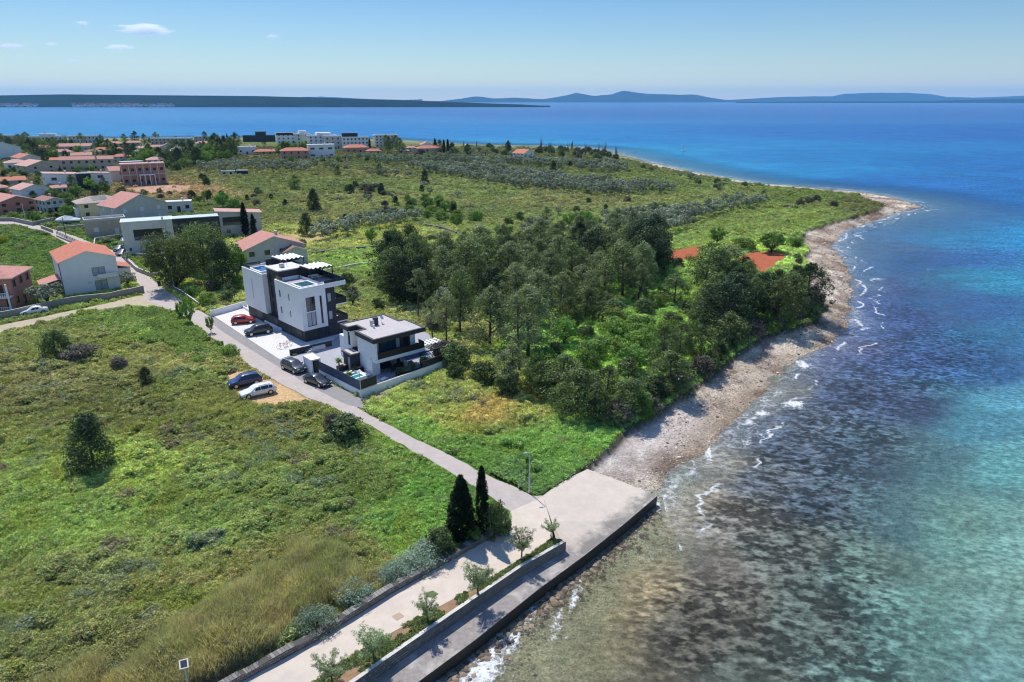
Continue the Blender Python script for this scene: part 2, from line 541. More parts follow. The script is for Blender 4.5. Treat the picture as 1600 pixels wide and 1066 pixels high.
LAND_CTRL = [((100, 520), (92, 106, 54)), ((250, 500), (105, 136, 48)), ((160, 500), (84, 108, 48)), ((300, 560), (100, 108, 58)), ((420, 660), (88, 98, 46)), ((200, 640), (80, 92, 44)), ((50, 600), (92, 100, 54)),
             ((330, 630), (98, 98, 52)), ((100, 800), (86, 112, 48)), ((350, 800), (82, 104, 46)), ((560, 750), (78, 98, 42)), ((650, 760), (72, 110, 40)), ((50, 950), (84, 98, 48)), ((180, 730), (100, 122, 50)),
             ((250, 1030), (92, 88, 50)), ((450, 900), (90, 98, 48)), ((550, 900), (98, 96, 56)), ((650, 830), (80, 114, 44)), ((480, 690), (84, 100, 46)), ((620, 620), (100, 120, 56)), ((700, 610), (104, 122, 58)), ((770, 645), (136, 120, 72)),
             ((720, 630), (120, 118, 66)), ((720, 700), (76, 110, 42)), ((850, 700), (78, 114, 46)), ((930, 680), (80, 120, 48)), ((640, 660), (86, 120, 44)), ((800, 740), (70, 104, 44)), ((450, 330), (104, 112, 64)), ((550, 360), (124, 140, 66)),
             ((470, 372), (138, 134, 84)), ((610, 405), (100, 130, 58)), ((450, 290), (108, 116, 68)), ((560, 320), (112, 122, 70)), ((650, 330), (92, 110, 60)), ((730, 300), (116, 124, 76)), ((1000, 340), (104, 122, 64)), ((1100, 310), (108, 124, 66)), ((900, 310), (110, 120, 70)),
             ((1200, 330), (108, 128, 60)), ((1300, 311), (92, 116, 50)), ((1340, 320), (90, 100, 56)), ((900, 525), (92, 132, 50)), ((1000, 440), (100, 138, 56)), ((950, 600), (92, 130, 46)), ((700, 430), (90, 118, 54)), ((650, 520), (110, 116, 66)), ((610, 500), (104, 116, 64)),
             ((60, 380), (72, 106, 42)), ((20, 365), (80, 110, 48)), ((120, 410), (74, 106, 42)), ((300, 330), (84, 104, 54)), ((255, 297), (150, 120, 96)), ((500, 266), (112, 112, 70)), ((620, 250), (92, 104, 64)), ((330, 250), (86, 96, 56)), ((800, 260), (92, 108, 60)), ((1240, 390), (120, 150, 70)),
             ((1220, 360), (104, 130, 58)), ((1120, 440), (96, 130, 54)), ((300, 450), (110, 130, 56)), ((350, 470), (120, 124, 70)), ((580, 450), (90, 110, 62)), ((0, 240), (96, 104, 66)), ((100, 300), (98, 98, 70)), ((1010, 290), (96, 118, 58))]
SEA_CTRL = [((0, 175), (80, 160, 222)), ((300, 180), (70, 158, 224)), ((100, 200), (78, 166, 226)), ((500, 195), (60, 150, 220)), ((700, 175), (56, 130, 208)), ((700, 205), (56, 152, 222)), ((900, 175), (52, 122, 204)), ((1300, 175), (56, 126, 206)), ((1580, 175), (58, 122, 200)),
            ((1300, 205), (52, 130, 208)), ((1550, 205), (50, 122, 202)), ((850, 222), (60, 172, 228)), ((980, 235), (60, 172, 226)), ((1100, 255), (62, 168, 224)), ((1000, 215), (52, 148, 218)), ((1250, 265), (54, 156, 218)), ((1250, 240), (50, 146, 214)), ((1400, 280), (54, 132, 206)),
            ((1550, 250), (46, 130, 204)), ((1580, 300), (48, 128, 200)), ((1480, 310), (60, 126, 196)), ((1420, 345), (62, 116, 184)), ((1500, 360), (56, 140, 190)), ((1590, 360), (50, 148, 200)), ((1380, 380), (78, 108, 160)), ((1450, 400), (56, 104, 168)), ((1560, 430), (58, 152, 186)), ((1360, 440), (82, 100, 150)),
            ((1400, 480), (72, 96, 144)), ((1500, 460), (58, 104, 160)), ((1590, 500), (62, 128, 168)), ((1340, 530), (84, 94, 130)), ((1450, 540), (66, 92, 136)), ((1550, 560), (62, 104, 148)), ((1300, 600), (74, 90, 118)), ((1400, 620), (72, 90, 120)), ((1590, 600), (94, 156, 176)), ((1530, 640), (78, 132, 150)), ((1480, 690), (88, 124, 134)),
            ((1380, 700), (74, 96, 112)), ((1250, 660), (74, 88, 102)), ((1590, 700), (96, 158, 164)), ((1200, 720), (84, 92, 98)), ((1300, 760), (78, 94, 104)), ((1420, 770), (86, 118, 124)), ((1500, 790), (104, 146, 142)), ((1590, 800), (112, 160, 160)), ((1150, 790), (108, 106, 98)), ((1250, 840), (96, 102, 94)), ((1370, 860), (98, 122, 112)),
            ((1080, 800), (140, 130, 106)), ((1050, 860), (136, 126, 100)), ((1130, 870), (98, 92, 84)), ((1180, 930), (94, 92, 82)), ((1300, 940), (90, 102, 94)), ((1450, 920), (106, 142, 132)), ((1560, 930), (112, 152, 148)), ((1000, 900), (140, 128, 100)), ((950, 980), (130, 120, 94)), ((880, 1000), (138, 128, 102)), ((1100, 980), (90, 88, 78)),
            ((1200, 1040), (92, 100, 90)), ((1350, 1040), (100, 126, 116)), ((1580, 1050), (106, 146, 144)), ((1450, 1010), (104, 136, 126)), ((800, 1050), (122, 114, 94)), ((1000, 1050), (104, 98, 82)), ((1140, 700), (116, 114, 104)), ((1220, 600), (108, 110, 108)), ((1100, 760), (134, 126, 108)), ((900, 1060), (118, 108, 90))]

FOAM_PX = [(1106, 706, 9, 22, -.35), (1082, 722, 4, 18, -.3), (1136, 654, 16, 8, -.5), (1165, 690, 7, 7, 0), (1185, 677, 22, 5, .35), (1174, 662, 6, 8, 0), (1153, 713, 5, 6, 0), (1160, 695, 5, 5, 0), (1240, 632, 22, 8, .1), (1219, 637, 5, 5, 0), (1017, 874, 5, 14, -.3), (900, 928, 8, 30, -.55), (868, 980, 9, 30, -.5), (880, 985, 20, 12, 0), (990, 985, 8, 3, -.2), (940, 990, 12, 4, -.5), (1280, 640, 8, 3, 0), (1030, 790, 4, 22, -.2), (1190, 645, 14, 6, .2), (1255, 570, 14, 8, 0), (1215, 612, 16, 5, 0), (750, 1050, 40, 30, -.6), (700, 1075, 30, 20, -.6), (1140, 745, 8, 4, 0), (1040, 760, 4, 10, -.2), (1160, 830, 6, 3, 0), (1330, 1040, 4, 12, .4), (800, 1000, 12, 20, -.6), (830, 960, 8, 16, -.6), (770, 1010, 10, 20, -.6), (1372, 437, 16, 1.6, .12), (1352, 512, 14, 1.5, .05), (1341, 368, 10, 1.5, 0), (1452, 422, 4, 1.5, 0)]


def fan(rows, cols, ymin, ymax, spread, shift=60.0):
    """a sheet whose mesh is finer near the shore road than far out"""
    a = np.geomspace(ymin + shift, ymax + shift, rows) - shift
    s = np.linspace(-1, 1, cols) * spread
    Y, Sx = np.meshgrid(a, s, indexing='ij')
    X = Sx * (Y + shift)
    pts = np.stack([X.ravel(), Y.ravel()], 1)
    i = np.arange(rows * cols).reshape(rows, cols)
    q = np.stack([i[:-1, :-1].ravel(), i[:-1, 1:].ravel(), i[1:, 1:].ravel(), i[1:, :-1].ravel()], 1)
    return pts, q


PAVED = [ROAD, PROM]


def ground_z(pts):
    pts = np.asarray(pts, float)
    sb = sdist(pts, BANK); sw = sdist(pts, WATER)
    z = np.zeros(len(pts))
    t = np.clip(-sb / (-sb + np.maximum(sw, 0) + 1e-6), 0, 1)
    shore = -.55 * np.clip(-sb / .5, 0, 1) - (1.35) * t
    z = np.where(sb < 0, shore, z)
    z = np.where(sw < 0, WZ - .05 - np.minimum(-sw * .045, 6.0) - .25 * (1 - np.exp(sw / 2)), z)
    rough = (fbm(pts, 5, 21) - .5) * .6 + (fbm(pts, 40, 5) - .5) * .7 + (fbm(pts, 1.9, 23, 2) - .5) * 1.1 * np.clip((200 - pts[:, 1]) / 80, 0, 1)
    m = np.clip((sb - 1.0) / 4, 0, 1)
    for pv in PAVED + YARDS + [PATHW, SANDW]:
        m = m * np.clip(-(sdist(pts, pv)) / 4 - .05, 0, 1)
    near = np.clip((700 - pts[:, 1]) / 200, 0, 1)
    town = np.clip((pts[:, 0] + pts[:, 1] * .28 + 25) / 15, 0, 1)          # the built-up ground is level
    fieldm = np.clip((110 - pts[:, 1]) / 10, 0, 1)
    z = z + rough * m * near * np.maximum(town, fieldm)
    z = np.where(m > 0, np.maximum(z, -.45), z)
    # rocky shelf
    sh = ((sb < 0) & (sw > -14) & (pts[:, 0] > 15)).astype(float) * np.clip((sw + 14) / 12, 0, 1)
    z = z + sh * ((fbm(pts, 1.6, 33, 3) - .5) * .4 + (fbm(pts, 6, 37, 3) - .5) * .7 * np.clip(1 - np.abs(sw) / 8, 0, 1)) * np.clip(-sb / 2, 0, 1)
    return z


pts, quads = fan(620, 720, -25, 1500, 1.05)
gz = ground_z(pts)
# dig the ground out under the lower quay, the promenade strip and the ramp
RAMP_PX = [(865, 843), (905, 800), (850, 772), (918, 733), (1027, 775), (840, 922), (640, 1076), (520, 1160), (440, 1160), (585, 1045), (745, 925)]
RAMPW = Pn([(865, 838), (850, 772), (918, 733)], -.2).tolist() + [QUAY[-1], QUAY[2], QUAY[1], QUAY[0]] + Pn([(420, 1170), (560, 1056), (760, 930), (860, 856)]).tolist()
RAMPW = np.array(RAMPW)
gz = np.where(sdist(pts, RAMPW) > -.3, np.minimum(gz, -1.5), gz)
me = npmesh("ground", np.column_stack([pts, gz]), quads, [], smooth=True)
land = field(pts, LAND_CTRL)
# patchiness of the meadows
pn = fbm(pts, 9, 40)[:, None]; pn2 = fbm(pts, 2.2, 47)[:, None]
land = land * (0.72 + .38 * pn + .3 * pn2)
dry = np.clip((fbm(pts, 16, 60) - .56) * 8, 0, 1)[:, None] * .35
land = land * (1 - dry) + lin((150, 136, 92)) * dry
sb = sdist(pts, BANK); sw = sdist(pts, WATER)


def zone(poly, col, soft=1.0, amt=1.0):
    global land
    k = np.clip(sdist(pts, poly) / soft + .5 + (fbm(pts, 3, 71) - .5) * 1.6, 0, 1)[:, None] * amt
    land = land * (1 - k) + lin(col) * k


zone(SANDW, (205, 172, 128), 1.2)
zone(RED1, (166, 98, 70), 1.5)
zone(RED2, (168, 98, 70), 1.5)
zone(Pn([(740, 650), (780, 632), (815, 645), (800, 655), (765, 662)]), (176, 142, 98), 3, .5)
zone(Pn([(705, 585), (760, 595), (745, 600), (700, 592)]), (190, 165, 120), 2, .8)
zone(Pn([(560, 610), (640, 590), (650, 594), (575, 632), (562, 628)]), (180, 170, 140), 1.5, .8)
zone(Pn([(840, 640), (852, 640), (850, 648), (838, 647)]), (190, 170, 140), 1.0, .9)
zone(Pn([(440, 366), (490, 362), (520, 368), (500, 380), (450, 378)]), (182, 164, 112), 6, .8)
zone(Pn([(200, 295), (250, 288), (300, 290), (290, 300), (220, 304)]), (184, 146, 124), 6, .9)
zone(Pn([(690, 518), (640, 500), (650, 496), (700, 512)]), (190, 160, 130), 3, .7)
zone(Pn([(60, 385), (0, 372), (0, 376), (60, 390)]), (70, 100, 40), 2, .2)
beach = np.clip(-sb / .8 + .3, 0, 1)[:, None]
beach[(pts[:, 1] > 400) & (pts[:, 0] < 90)] *= .25
bn = fbm(pts, 7, 80)[:, None]; bn2 = fbm(pts, 1.3, 83)[:, None]
bn = np.clip((bn - .5) * 2.2 + .5, 0, 1)
bc = lin((196, 184, 166)) * (1 - bn) + lin((118, 98, 82)) * bn
# bank of dead seagrass, pale shingle next to the ramp, brown wet rock at the water's edge
wet = np.clip(1 - sw / 4.0, 0, 1)[:, None]
pale = np.clip(1 - dist(pts, Pn([(950, 720), (1000, 690), (1060, 650)], -.8), False) / 6, 0, 1)[:, None]
bc = bc * (1 - pale) + lin((186, 176, 168)) * pale
bc = bc * (1 - .5 * wet) + lin((128, 110, 88)) * .5 * wet
weed = np.clip((fbm(pts, 3.0, 90) - .50) * 9, 0, 1)[:, None] * (1 - pale * .7)
bc = bc * (1 - .55 * weed) + lin((82, 62, 52)) * .55 * weed
bc = bc * (1.0 + 1.1 * bn2) * (1 - .12 * pale)
land = land * (1 - beach) + bc * beach
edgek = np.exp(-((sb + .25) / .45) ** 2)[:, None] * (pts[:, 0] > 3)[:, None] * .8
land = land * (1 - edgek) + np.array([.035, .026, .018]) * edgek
bed = field(pts, [c for c in SEA_CTRL if c[0][1] > 500])
bed = bed * (.7 + .6 * fbm(pts, 2.0, 95)[:, None])
sea_k = np.clip(-sw / 1.0, 0, 1)[:, None]
land = land * (1 - sea_k) + bed * 2.0 * sea_k
grow = np.clip(sb / 1.0, 0, 1)[:, None] * np.clip((420 - pts[:, 1:2]) / 200, 0, 1)
land = land * (1 + .1 * grow) * np.interp(pts[:, 1], [110, 220], [1.0, 1.02])[:, None]
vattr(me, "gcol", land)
vattr(me, "stony", np.maximum(np.clip(beach[:, 0] * (1 - .75 * pale[:, 0]), 0, 1), sea_k[:, 0] * .8))
gm, t, b, o = newmat("ground_cover")
L = t.links
at = nd(t, "ShaderNodeAttribute"); at.attribute_name = "gcol"
geo = nd(t, "ShaderNodeNewGeometry")
n1 = nd(t, "ShaderNodeTexNoise"); setin(n1, "Scale", 1.9); setin(n1, "Detail", 12.0); setin(n1, "Roughness", .8)
L.new(geo.outputs["Position"], n1.inputs["Vector"])
mr = nd(t, "ShaderNodeMapRange"); setin(mr, 1, .3); setin(mr, 2, .7); setin(mr, 3, .55); setin(mr, 4, 1.45)
L.new(n1.outputs["Fac"], mr.inputs[0])
mx = nd(t, "ShaderNodeVectorMath", operation='MULTIPLY')
sa = nd(t, "ShaderNodeAttribute"); sa.attribute_name = "stony"
n5 = nd(t, "ShaderNodeTexNoise"); setin(n5, "Scale", 5.0); setin(n5, "Detail", 6.0); setin(n5, "Roughness", .8)
L.new(geo.outputs["Position"], n5.inputs["Vector"])
m5 = nd(t, "ShaderNodeMapRange"); setin(m5, 1, .40); setin(m5, 2, .56); setin(m5, 3, .42); setin(m5, 4, 1.12)
L.new(n5.outputs["Fac"], m5.inputs[0])
x5 = nd(t, "ShaderNodeMix", data_type='FLOAT'); L.new(sa.outputs["Fac"], x5.inputs[0]); x5.inputs[2].default_value = 1.0; L.new(m5.outputs[0], x5.inputs[3])
x6 = nd(t, "ShaderNodeMath", operation='MULTIPLY'); L.new(mr.outputs[0], x6.inputs[0]); L.new(x5.outputs[0], x6.inputs[1])
L.new(at.outputs["Color"], mx.inputs[0]); L.new(x6.outputs[0], mx.inputs[1])
L.new(mx.outputs[0], b.inputs["Base Color"]); setin(b, "Roughness", .95); setin(b, "Specular IOR Level", .05)
n2 = nd(t, "ShaderNodeTexNoise"); setin(n2, "Scale", 2.6); setin(n2, "Detail", 8.0); setin(n2, "Roughness", .7)
L.new(geo.outputs["Position"], n2.inputs["Vector"])
bp = nd(t, "ShaderNodeBump"); setin(bp, "Strength", .9); setin(bp, "Distance", .5)
L.new(n2.outputs["Fac"], bp.inputs["Height"]); L.new(bp.outputs[0], b.inputs["Normal"])
me.materials.append(gm)
tag(link("ground", me), kind='structure')

# far out the land behind the camera and the sea bed go on as one plain apron
# ---- the sea
wp, wq = fan(760, 560, -60, 42000, 1.25, 90.0)
wsw = sdist(wp, WATER)
keep = wsw < 3.0
fk = keep[wq].any(1)
wq = wq[fk]
me = npmesh("sea", np.column_stack([wp, np.full(len(wp), WZ)]), wq, [], smooth=True)
sc = field(wp, SEA_CTRL, .10)
shal = np.exp(-np.minimum(dist(wp, QUAY, False), dist(wp, WATER[:12], False)) / 11.0)[:, None]
sc = sc * (1 + shal * np.array([[.80, .80, .78]]))
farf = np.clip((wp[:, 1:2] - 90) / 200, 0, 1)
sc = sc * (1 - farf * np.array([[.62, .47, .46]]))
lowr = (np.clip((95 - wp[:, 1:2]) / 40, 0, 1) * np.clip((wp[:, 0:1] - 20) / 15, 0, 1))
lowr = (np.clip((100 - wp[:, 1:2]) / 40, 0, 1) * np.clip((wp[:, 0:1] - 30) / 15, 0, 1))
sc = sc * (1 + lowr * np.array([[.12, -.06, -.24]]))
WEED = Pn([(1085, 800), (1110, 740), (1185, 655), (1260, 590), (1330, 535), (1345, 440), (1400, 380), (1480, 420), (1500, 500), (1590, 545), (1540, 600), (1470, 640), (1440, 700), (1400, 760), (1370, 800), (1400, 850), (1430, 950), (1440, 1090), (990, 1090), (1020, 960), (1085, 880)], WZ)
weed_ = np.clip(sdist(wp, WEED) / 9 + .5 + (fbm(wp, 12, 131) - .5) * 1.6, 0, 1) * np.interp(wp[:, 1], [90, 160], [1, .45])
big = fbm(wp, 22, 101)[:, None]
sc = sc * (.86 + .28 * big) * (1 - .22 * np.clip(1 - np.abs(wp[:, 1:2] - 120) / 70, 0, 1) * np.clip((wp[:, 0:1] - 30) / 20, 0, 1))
# seagrass beds: dark blotches in the shallows
pxr = (wp[:, 1] < 260) & (wp[:, 1] > -10)
foam = np.zeros(len(wp))
for (fx, fy, fw, fh, fs) in FOAM_PX:
    c = P(fx, fy, WZ)
    kx = (P(fx + 1, fy, WZ)[0] - c[0]); ky = (P(fx, fy - 1, WZ)[1] - c[1])
    u = (wp[:, 0] - c[0]) / kx; v = (wp[:, 1] - c[1]) / ky
    u2 = u - v * (-fs)
    foam = np.maximum(foam, np.exp(-(u2 / fw) ** 2 - (v / fh) ** 2))
near_quay = np.exp(-((dist(wp, QUAY, False) - 1.0) / 3.0) ** 2) * np.clip((56 - wp[:, 1]) / 14, 0, 1)
edge = np.exp(-((wsw + 2.2) / 2.6) ** 2) * np.clip(fbm(wp, 7, 110) * 2.4 - .6, 0, 1) * (wp[:, 0] > 17)
streak = fbm(np.column_stack([wp[:, 0] * .8 + wp[:, 1] * .6, (wp[:, 1] * .8 - wp[:, 0] * .6) * 3]), 5, 115, 3)
foam = foam * np.clip(.75 + 1.0 * streak, 0, 1.4)
foam = np.maximum(np.maximum(foam, edge * .22 * (.5 + streak)), near_quay * .5 * (.4 + streak))
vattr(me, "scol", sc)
vattr(me, "foam", foam)
vattr(me, "wd", np.where((wp[:, 0] > 15.5), -wsw, 99.0))
vattr(me, "weed", weed_)
surf = np.clip((-wsw + .8) / 1.5, 0, 1) * np.exp(-np.maximum(-wsw, 0) / 3.0) * (wp[:, 0] > 15.5) * np.clip(fbm(wp, 16, 140) * 2.6 - .55, .15, 1)
vattr(me, "surf", surf)
op = np.clip(.14 - wsw * .016, .14, .97)
op = np.maximum(op, np.clip(weed_ * 1.1, 0, .93))
vattr(me, "opac", op)
wm, t, b, o = newmat("sea_water")
t.nodes.remove(b)
L = t.links
geo = nd(t, "ShaderNodeNewGeometry")
cat = nd(t, "ShaderNodeAttribute"); cat.attribute_name = "scol"
fat = nd(t, "ShaderNodeAttribute"); fat.attribute_name = "foam"
oat = nd(t, "ShaderNodeAttribute"); oat.attribute_name = "opac"
cdn = nd(t, "ShaderNodeCameraData")
# ripples at three sizes, stretched across the wind
def wave(sx, sy, rot, det):
    mp = nd(t, "ShaderNodeMapping"); mp.inputs["Scale"].default_value = (sx, sy, 1); mp.inputs["Rotation"].default_value = (0, 0, rot)
    L.new(geo.outputs["Position"], mp.inputs["Vector"])
    n = nd(t, "ShaderNodeTexNoise"); setin(n, "Scale", 1.0); setin(n, "Detail", det); setin(n, "Roughness", .6)
    L.new(mp.outputs[0], n.inputs["Vector"])
    return n.outputs["Fac"]
w1 = wave(1.3, 2.2, .5, 8.0)
w2 = wave(.09, .28, .45, 6.0)
w3 = wave(.012, .05, .3, 6.0)
seab = wave(.8, .95, .6, 10.0)
def mrange(src, a, bb, c, d):
    m_ = nd(t, "ShaderNodeMapRange"); setin(m_, 1, a); setin(m_, 2, bb); setin(m_, 3, c); setin(m_, 4, d)
    L.new(src, m_.inputs[0]); return m_.outputs[0]
def mul(a, b_):
    m_ = nd(t, "ShaderNodeMath", operation='MULTIPLY'); L.new(a, m_.inputs[0])
    if isinstance(b_, float): setin(m_, 1, b_)
    else: L.new(b_, m_.inputs[1])
    return m_.outputs[0]
def vmul(a, b_):
    m_ = nd(t, "ShaderNodeVectorMath", operation='MULTIPLY'); L.new(a, m_.inputs[0]); L.new(b_, m_.inputs[1]); return m_.outputs[0]
c1 = vmul(cat.outputs["Color"], mrange(w1, .38, .62, .62, 1.4))  # ripple lights and darks are multiplied into the water colour
c1 = vmul(c1, mrange(w2, .38, .62, .84, 1.16))
c1 = vmul(c1, mrange(w3, .35, .65, .95, 1.06))
c1 = vmul(c1, mrange(seab, .38, .62, .72, 1.22))
wat = nd(t, "ShaderNodeAttribute"); wat.attribute_name = "weed"
nW = wave(.85, 1.25, .55, 5.0)
nW2 = wave(.16, .24, .5, 4.0)
nWs = nd(t, "ShaderNodeMath", operation='MULTIPLY_ADD'); L.new(nW2, nWs.inputs[0]); setin(nWs, 1, .55); L.new(nW, nWs.inputs[2])
dk = mrange(nWs.outputs[0], .69, .83, .98, .22)
wm_ = nd(t, "ShaderNodeMix", data_type='FLOAT'); L.new(wat.outputs["Fac"], wm_.inputs[0]); wm_.inputs[2].default_value = 1.0; L.new(dk, wm_.inputs[3])
c1 = vmul(c1, wm_.outputs[0])
sc_ = nd(t, "ShaderNodeVectorMath", operation='SCALE'); L.new(c1, sc_.inputs[0]); sc_.inputs["Scale"].default_value = SEA_K if 'SEA_K' in globals() else 1.0
df = nd(t, "ShaderNodeBsdfDiffuse"); L.new(sc_.outputs[0], df.inputs[0])
trn = nd(t, "ShaderNodeBsdfTransparent"); trn.inputs[0].default_value = (.80, .92, .90, 1)
m1 = nd(t, "ShaderNodeMixShader"); L.new(oat.outputs["Fac"], m1.inputs[0]); L.new(trn.outputs[0], m1.inputs[1]); L.new(df.outputs[0], m1.inputs[2])
hsum = nd(t, "ShaderNodeMath", operation='ADD'); L.new(w1, hsum.inputs[0]); L.new(mul(w2, 1.2), hsum.inputs[1])
bp = nd(t, "ShaderNodeBump"); setin(bp, "Strength", 1.0); setin(bp, "Distance", .35)
L.new(hsum.outputs[0], bp.inputs["Height"])
gl = nd(t, "ShaderNodeBsdfGlossy"); setin(gl, "Roughness", .12); L.new(bp.outputs[0], gl.inputs["Normal"])
fr = nd(t, "ShaderNodeFresnel"); setin(fr, "IOR", 1.33); L.new(bp.outputs[0], fr.inputs["Normal"])
frc = mul(fr.outputs[0], .42)
m2 = nd(t, "ShaderNodeMixShader"); L.new(frc, m2.inputs[0]); L.new(m1.outputs[0], m2.inputs[1]); L.new(gl.outputs[0], m2.inputs[2])
fn = nd(t, "ShaderNodeTexNoise"); setin(fn, "Scale", 2.2); setin(fn, "Detail", 9.0); setin(fn, "Roughness", .85)
L.new(geo.outputs["Position"], fn.inputs["Vector"])
fsum = nd(t, "ShaderNodeMath", operation='ADD'); L.new(fat.outputs["Fac"], fsum.inputs[0]); L.new(mrange(fn.outputs["Fac"], .3, .7, -.75, .6), fsum.inputs[1])
ff = mrange(fsum.outputs[0], .5, .95, 0.0, .85)
# specks of white water on the open sea
wc = wave(.25, .9, .5, 10.0)
ff2 = mrange(wc, .775, .82, 0.0, .7)
sfa = nd(t, "ShaderNodeAttribute"); sfa.attribute_name = "surf"
rn = wave(.22, .30, .9, 7.0)
rd = nd(t, "ShaderNodeMath", operation='SUBTRACT'); L.new(rn, rd.inputs[0]); setin(rd, 1, .5)
ra = nd(t, "ShaderNodeMath", operation='ABSOLUTE'); L.new(rd.outputs[0], ra.inputs[0])
lines = mrange(ra.outputs[0], 0.0, .035, 1.0, 0.0)
wash = mrange(fn.outputs["Fac"], .42, .62, .0, .5)
lw_ = nd(t, "ShaderNodeMath", operation='MAXIMUM'); L.new(lines, lw_.inputs[0]); L.new(wash, lw_.inputs[1])
wda = nd(t, "ShaderNodeAttribute"); wda.attribute_name = "wd"
lnz = wave(.10, .13, .2, 6.0)
for (off_, amp_, th_) in ((1.6, 7.0, .22), (5.0, 12.0, .16)):
    q1 = nd(t, "ShaderNodeMath", operation='MULTIPLY_ADD'); L.new(lnz, q1.inputs[0]); setin(q1, 1, amp_); L.new(wda.outputs["Fac"], q1.inputs[2])
    q2 = nd(t, "ShaderNodeMath", operation='SUBTRACT'); L.new(q1.outputs[0], q2.inputs[0]); setin(q2, 1, off_ + amp_ * .5)
    q3 = nd(t, "ShaderNodeMath", operation='ABSOLUTE'); L.new(q2.outputs[0], q3.inputs[0])
    ln_ = mul(mul(mrange(q3.outputs[0], 0.0, th_ * 2.2, 1.0, 0.0), mrange(wave(.16, .12, .7, 3.0), .50, .56, 0.0, 1.0)), mrange(fn.outputs["Fac"], .36, .56, .15, 1.0))
    q4 = nd(t, "ShaderNodeMath", operation='MAXIMUM'); L.new(ff, q4.inputs[0]); L.new(ln_, q4.inputs[1]); ff = q4.outputs[0]
sf = mul(mul(lw_.outputs[0], sfa.outputs["Fac"]), mrange(fn.outputs["Fac"], .35, .6, .35, 1.0))
fm0 = nd(t, "ShaderNodeMath", operation='MAXIMUM'); L.new(ff, fm0.inputs[0]); L.new(sf, fm0.inputs[1])
fmx = nd(t, "ShaderNodeMath", operation='MAXIMUM'); L.new(fm0.outputs[0], fmx.inputs[0]); L.new(ff2, fmx.inputs[1])
fd = nd(t, "ShaderNodeBsdfDiffuse"); fd.inputs[0].default_value = (.72, .74, .76, 1)
m3 = nd(t, "ShaderNodeMixShader"); L.new(fmx.outputs[0], m3.inputs[0]); L.new(m2.outputs[0], m3.inputs[1]); L.new(fd.outputs[0], m3.inputs[2])
L.new(m3.outputs[0], o.inputs[0])
me.materials.append(wm)
tag(link("sea", me), kind='structure')


# ---- roads and paved ground
def sheet(name, pts2, z, m, n=1, kind='structure', zf=None):
    bm = bmesh.new()
    vs = [bm.verts.new((p[0], p[1], (zf(p) if zf else z))) for p in pts2]
    bm.faces.new(vs)
    bmesh.ops.triangulate(bm, faces=bm.faces[:])
    bmesh.ops.recalc_face_normals(bm, faces=bm.faces[:])
    me = bpy.data.meshes.new(name); bm.to_mesh(me); bm.free()
    if sum(p.normal.z for p in me.polygons) < 0: me.flip_normals()
    me.materials.append(m)
    return tag(link(name, me), kind=kind)


def jag(poly, amp, step, seed):
    """an edge worn uneven by grass and soil"""
    r = random.Random(seed); out = []
    n = len(poly)
    for i in range(n):
        a = Vector(poly[i]).to_2d(); b_ = Vector(poly[(i + 1) % n]).to_2d()
        L_ = (b_ - a).length; k = max(1, min(60, int(L_ / step)))
        nn = Vector((-(b_ - a).y, (b_ - a).x)).normalized() if L_ > 0 else Vector((0, 0))
        for j in range(k):
            q = a.lerp(b_, j / k)
            if j: q = q + nn * r.uniform(-amp, amp)
            out.append((q.x, q.y))
    return out


sheet("road", jag(ROAD, .18, 1.3, 1), .045, M['asphalt'])
sheet("path", jag(PATHW, .35, 1.3, 2), .035, M['path'])
# darker newer strip of asphalt in front of the two new buildings
STRIP_PX = [(331, 494), (437, 561), (480, 596), (520, 610), (563, 640), (600, 660), (575, 655), (520, 628), (480, 605), (455, 590), (415, 565), (365, 529), (312, 490)]
sheet("road_strip", [P(x, y)[:2] for x, y in [(330, 493), (437, 561), (478, 588), (470, 592), (452, 584), (400, 552), (350, 520), (318, 496)]], .05, M['asphalt_dark'])
sheet("parking_bay", [P(x, y)[:2] for x, y in [(437, 561), (500, 590), (562, 622), (572, 640), (540, 632), (500, 612), (462, 590)]], .052, M['asphalt_dark'])
sheet("pavement", APT_YARD, .058, M['paving'])
sheet("driveway", DRIVE, .054, M['terrace'])
sheet("promenade", jag(PROM, .05, 2.0, 3), .06, M['concrete'])
# ------------------------------------------------------------------ ramp, quay, promenade walls
def P3(x, y, z): return P(x, y, z)


def slab(name, top, zbot, m, mside=None, **kw):
    """a solid with a sloping top given by 3-D corners"""
    bm = bmesh.new()
    vs = [bm.verts.new(p) for p in top]
    f = bm.faces.new(vs)
    if f.normal.z < 0: f.normal_flip()
    bm.normal_update()
    ccw = f.normal.z > 0
    lo = [bm.verts.new((p[0], p[1], zbot)) for p in top]
    n = len(vs)
    for i in range(n):
        j = (i + 1) % n
        g = bm.faces.new([vs[i], vs[j], lo[j], lo[i]]); g.material_index = 1 if mside else 0
    bmesh.ops.triangulate(bm, faces=[f])
    bmesh.ops.recalc_face_normals(bm, faces=bm.faces[:])
    me = bpy.data.meshes.new(name); bm.to_mesh(me); bm.free()
    me.materials.append(m)
    if mside: me.materials.append(mside)
    return tag(link(name, me), **kw)


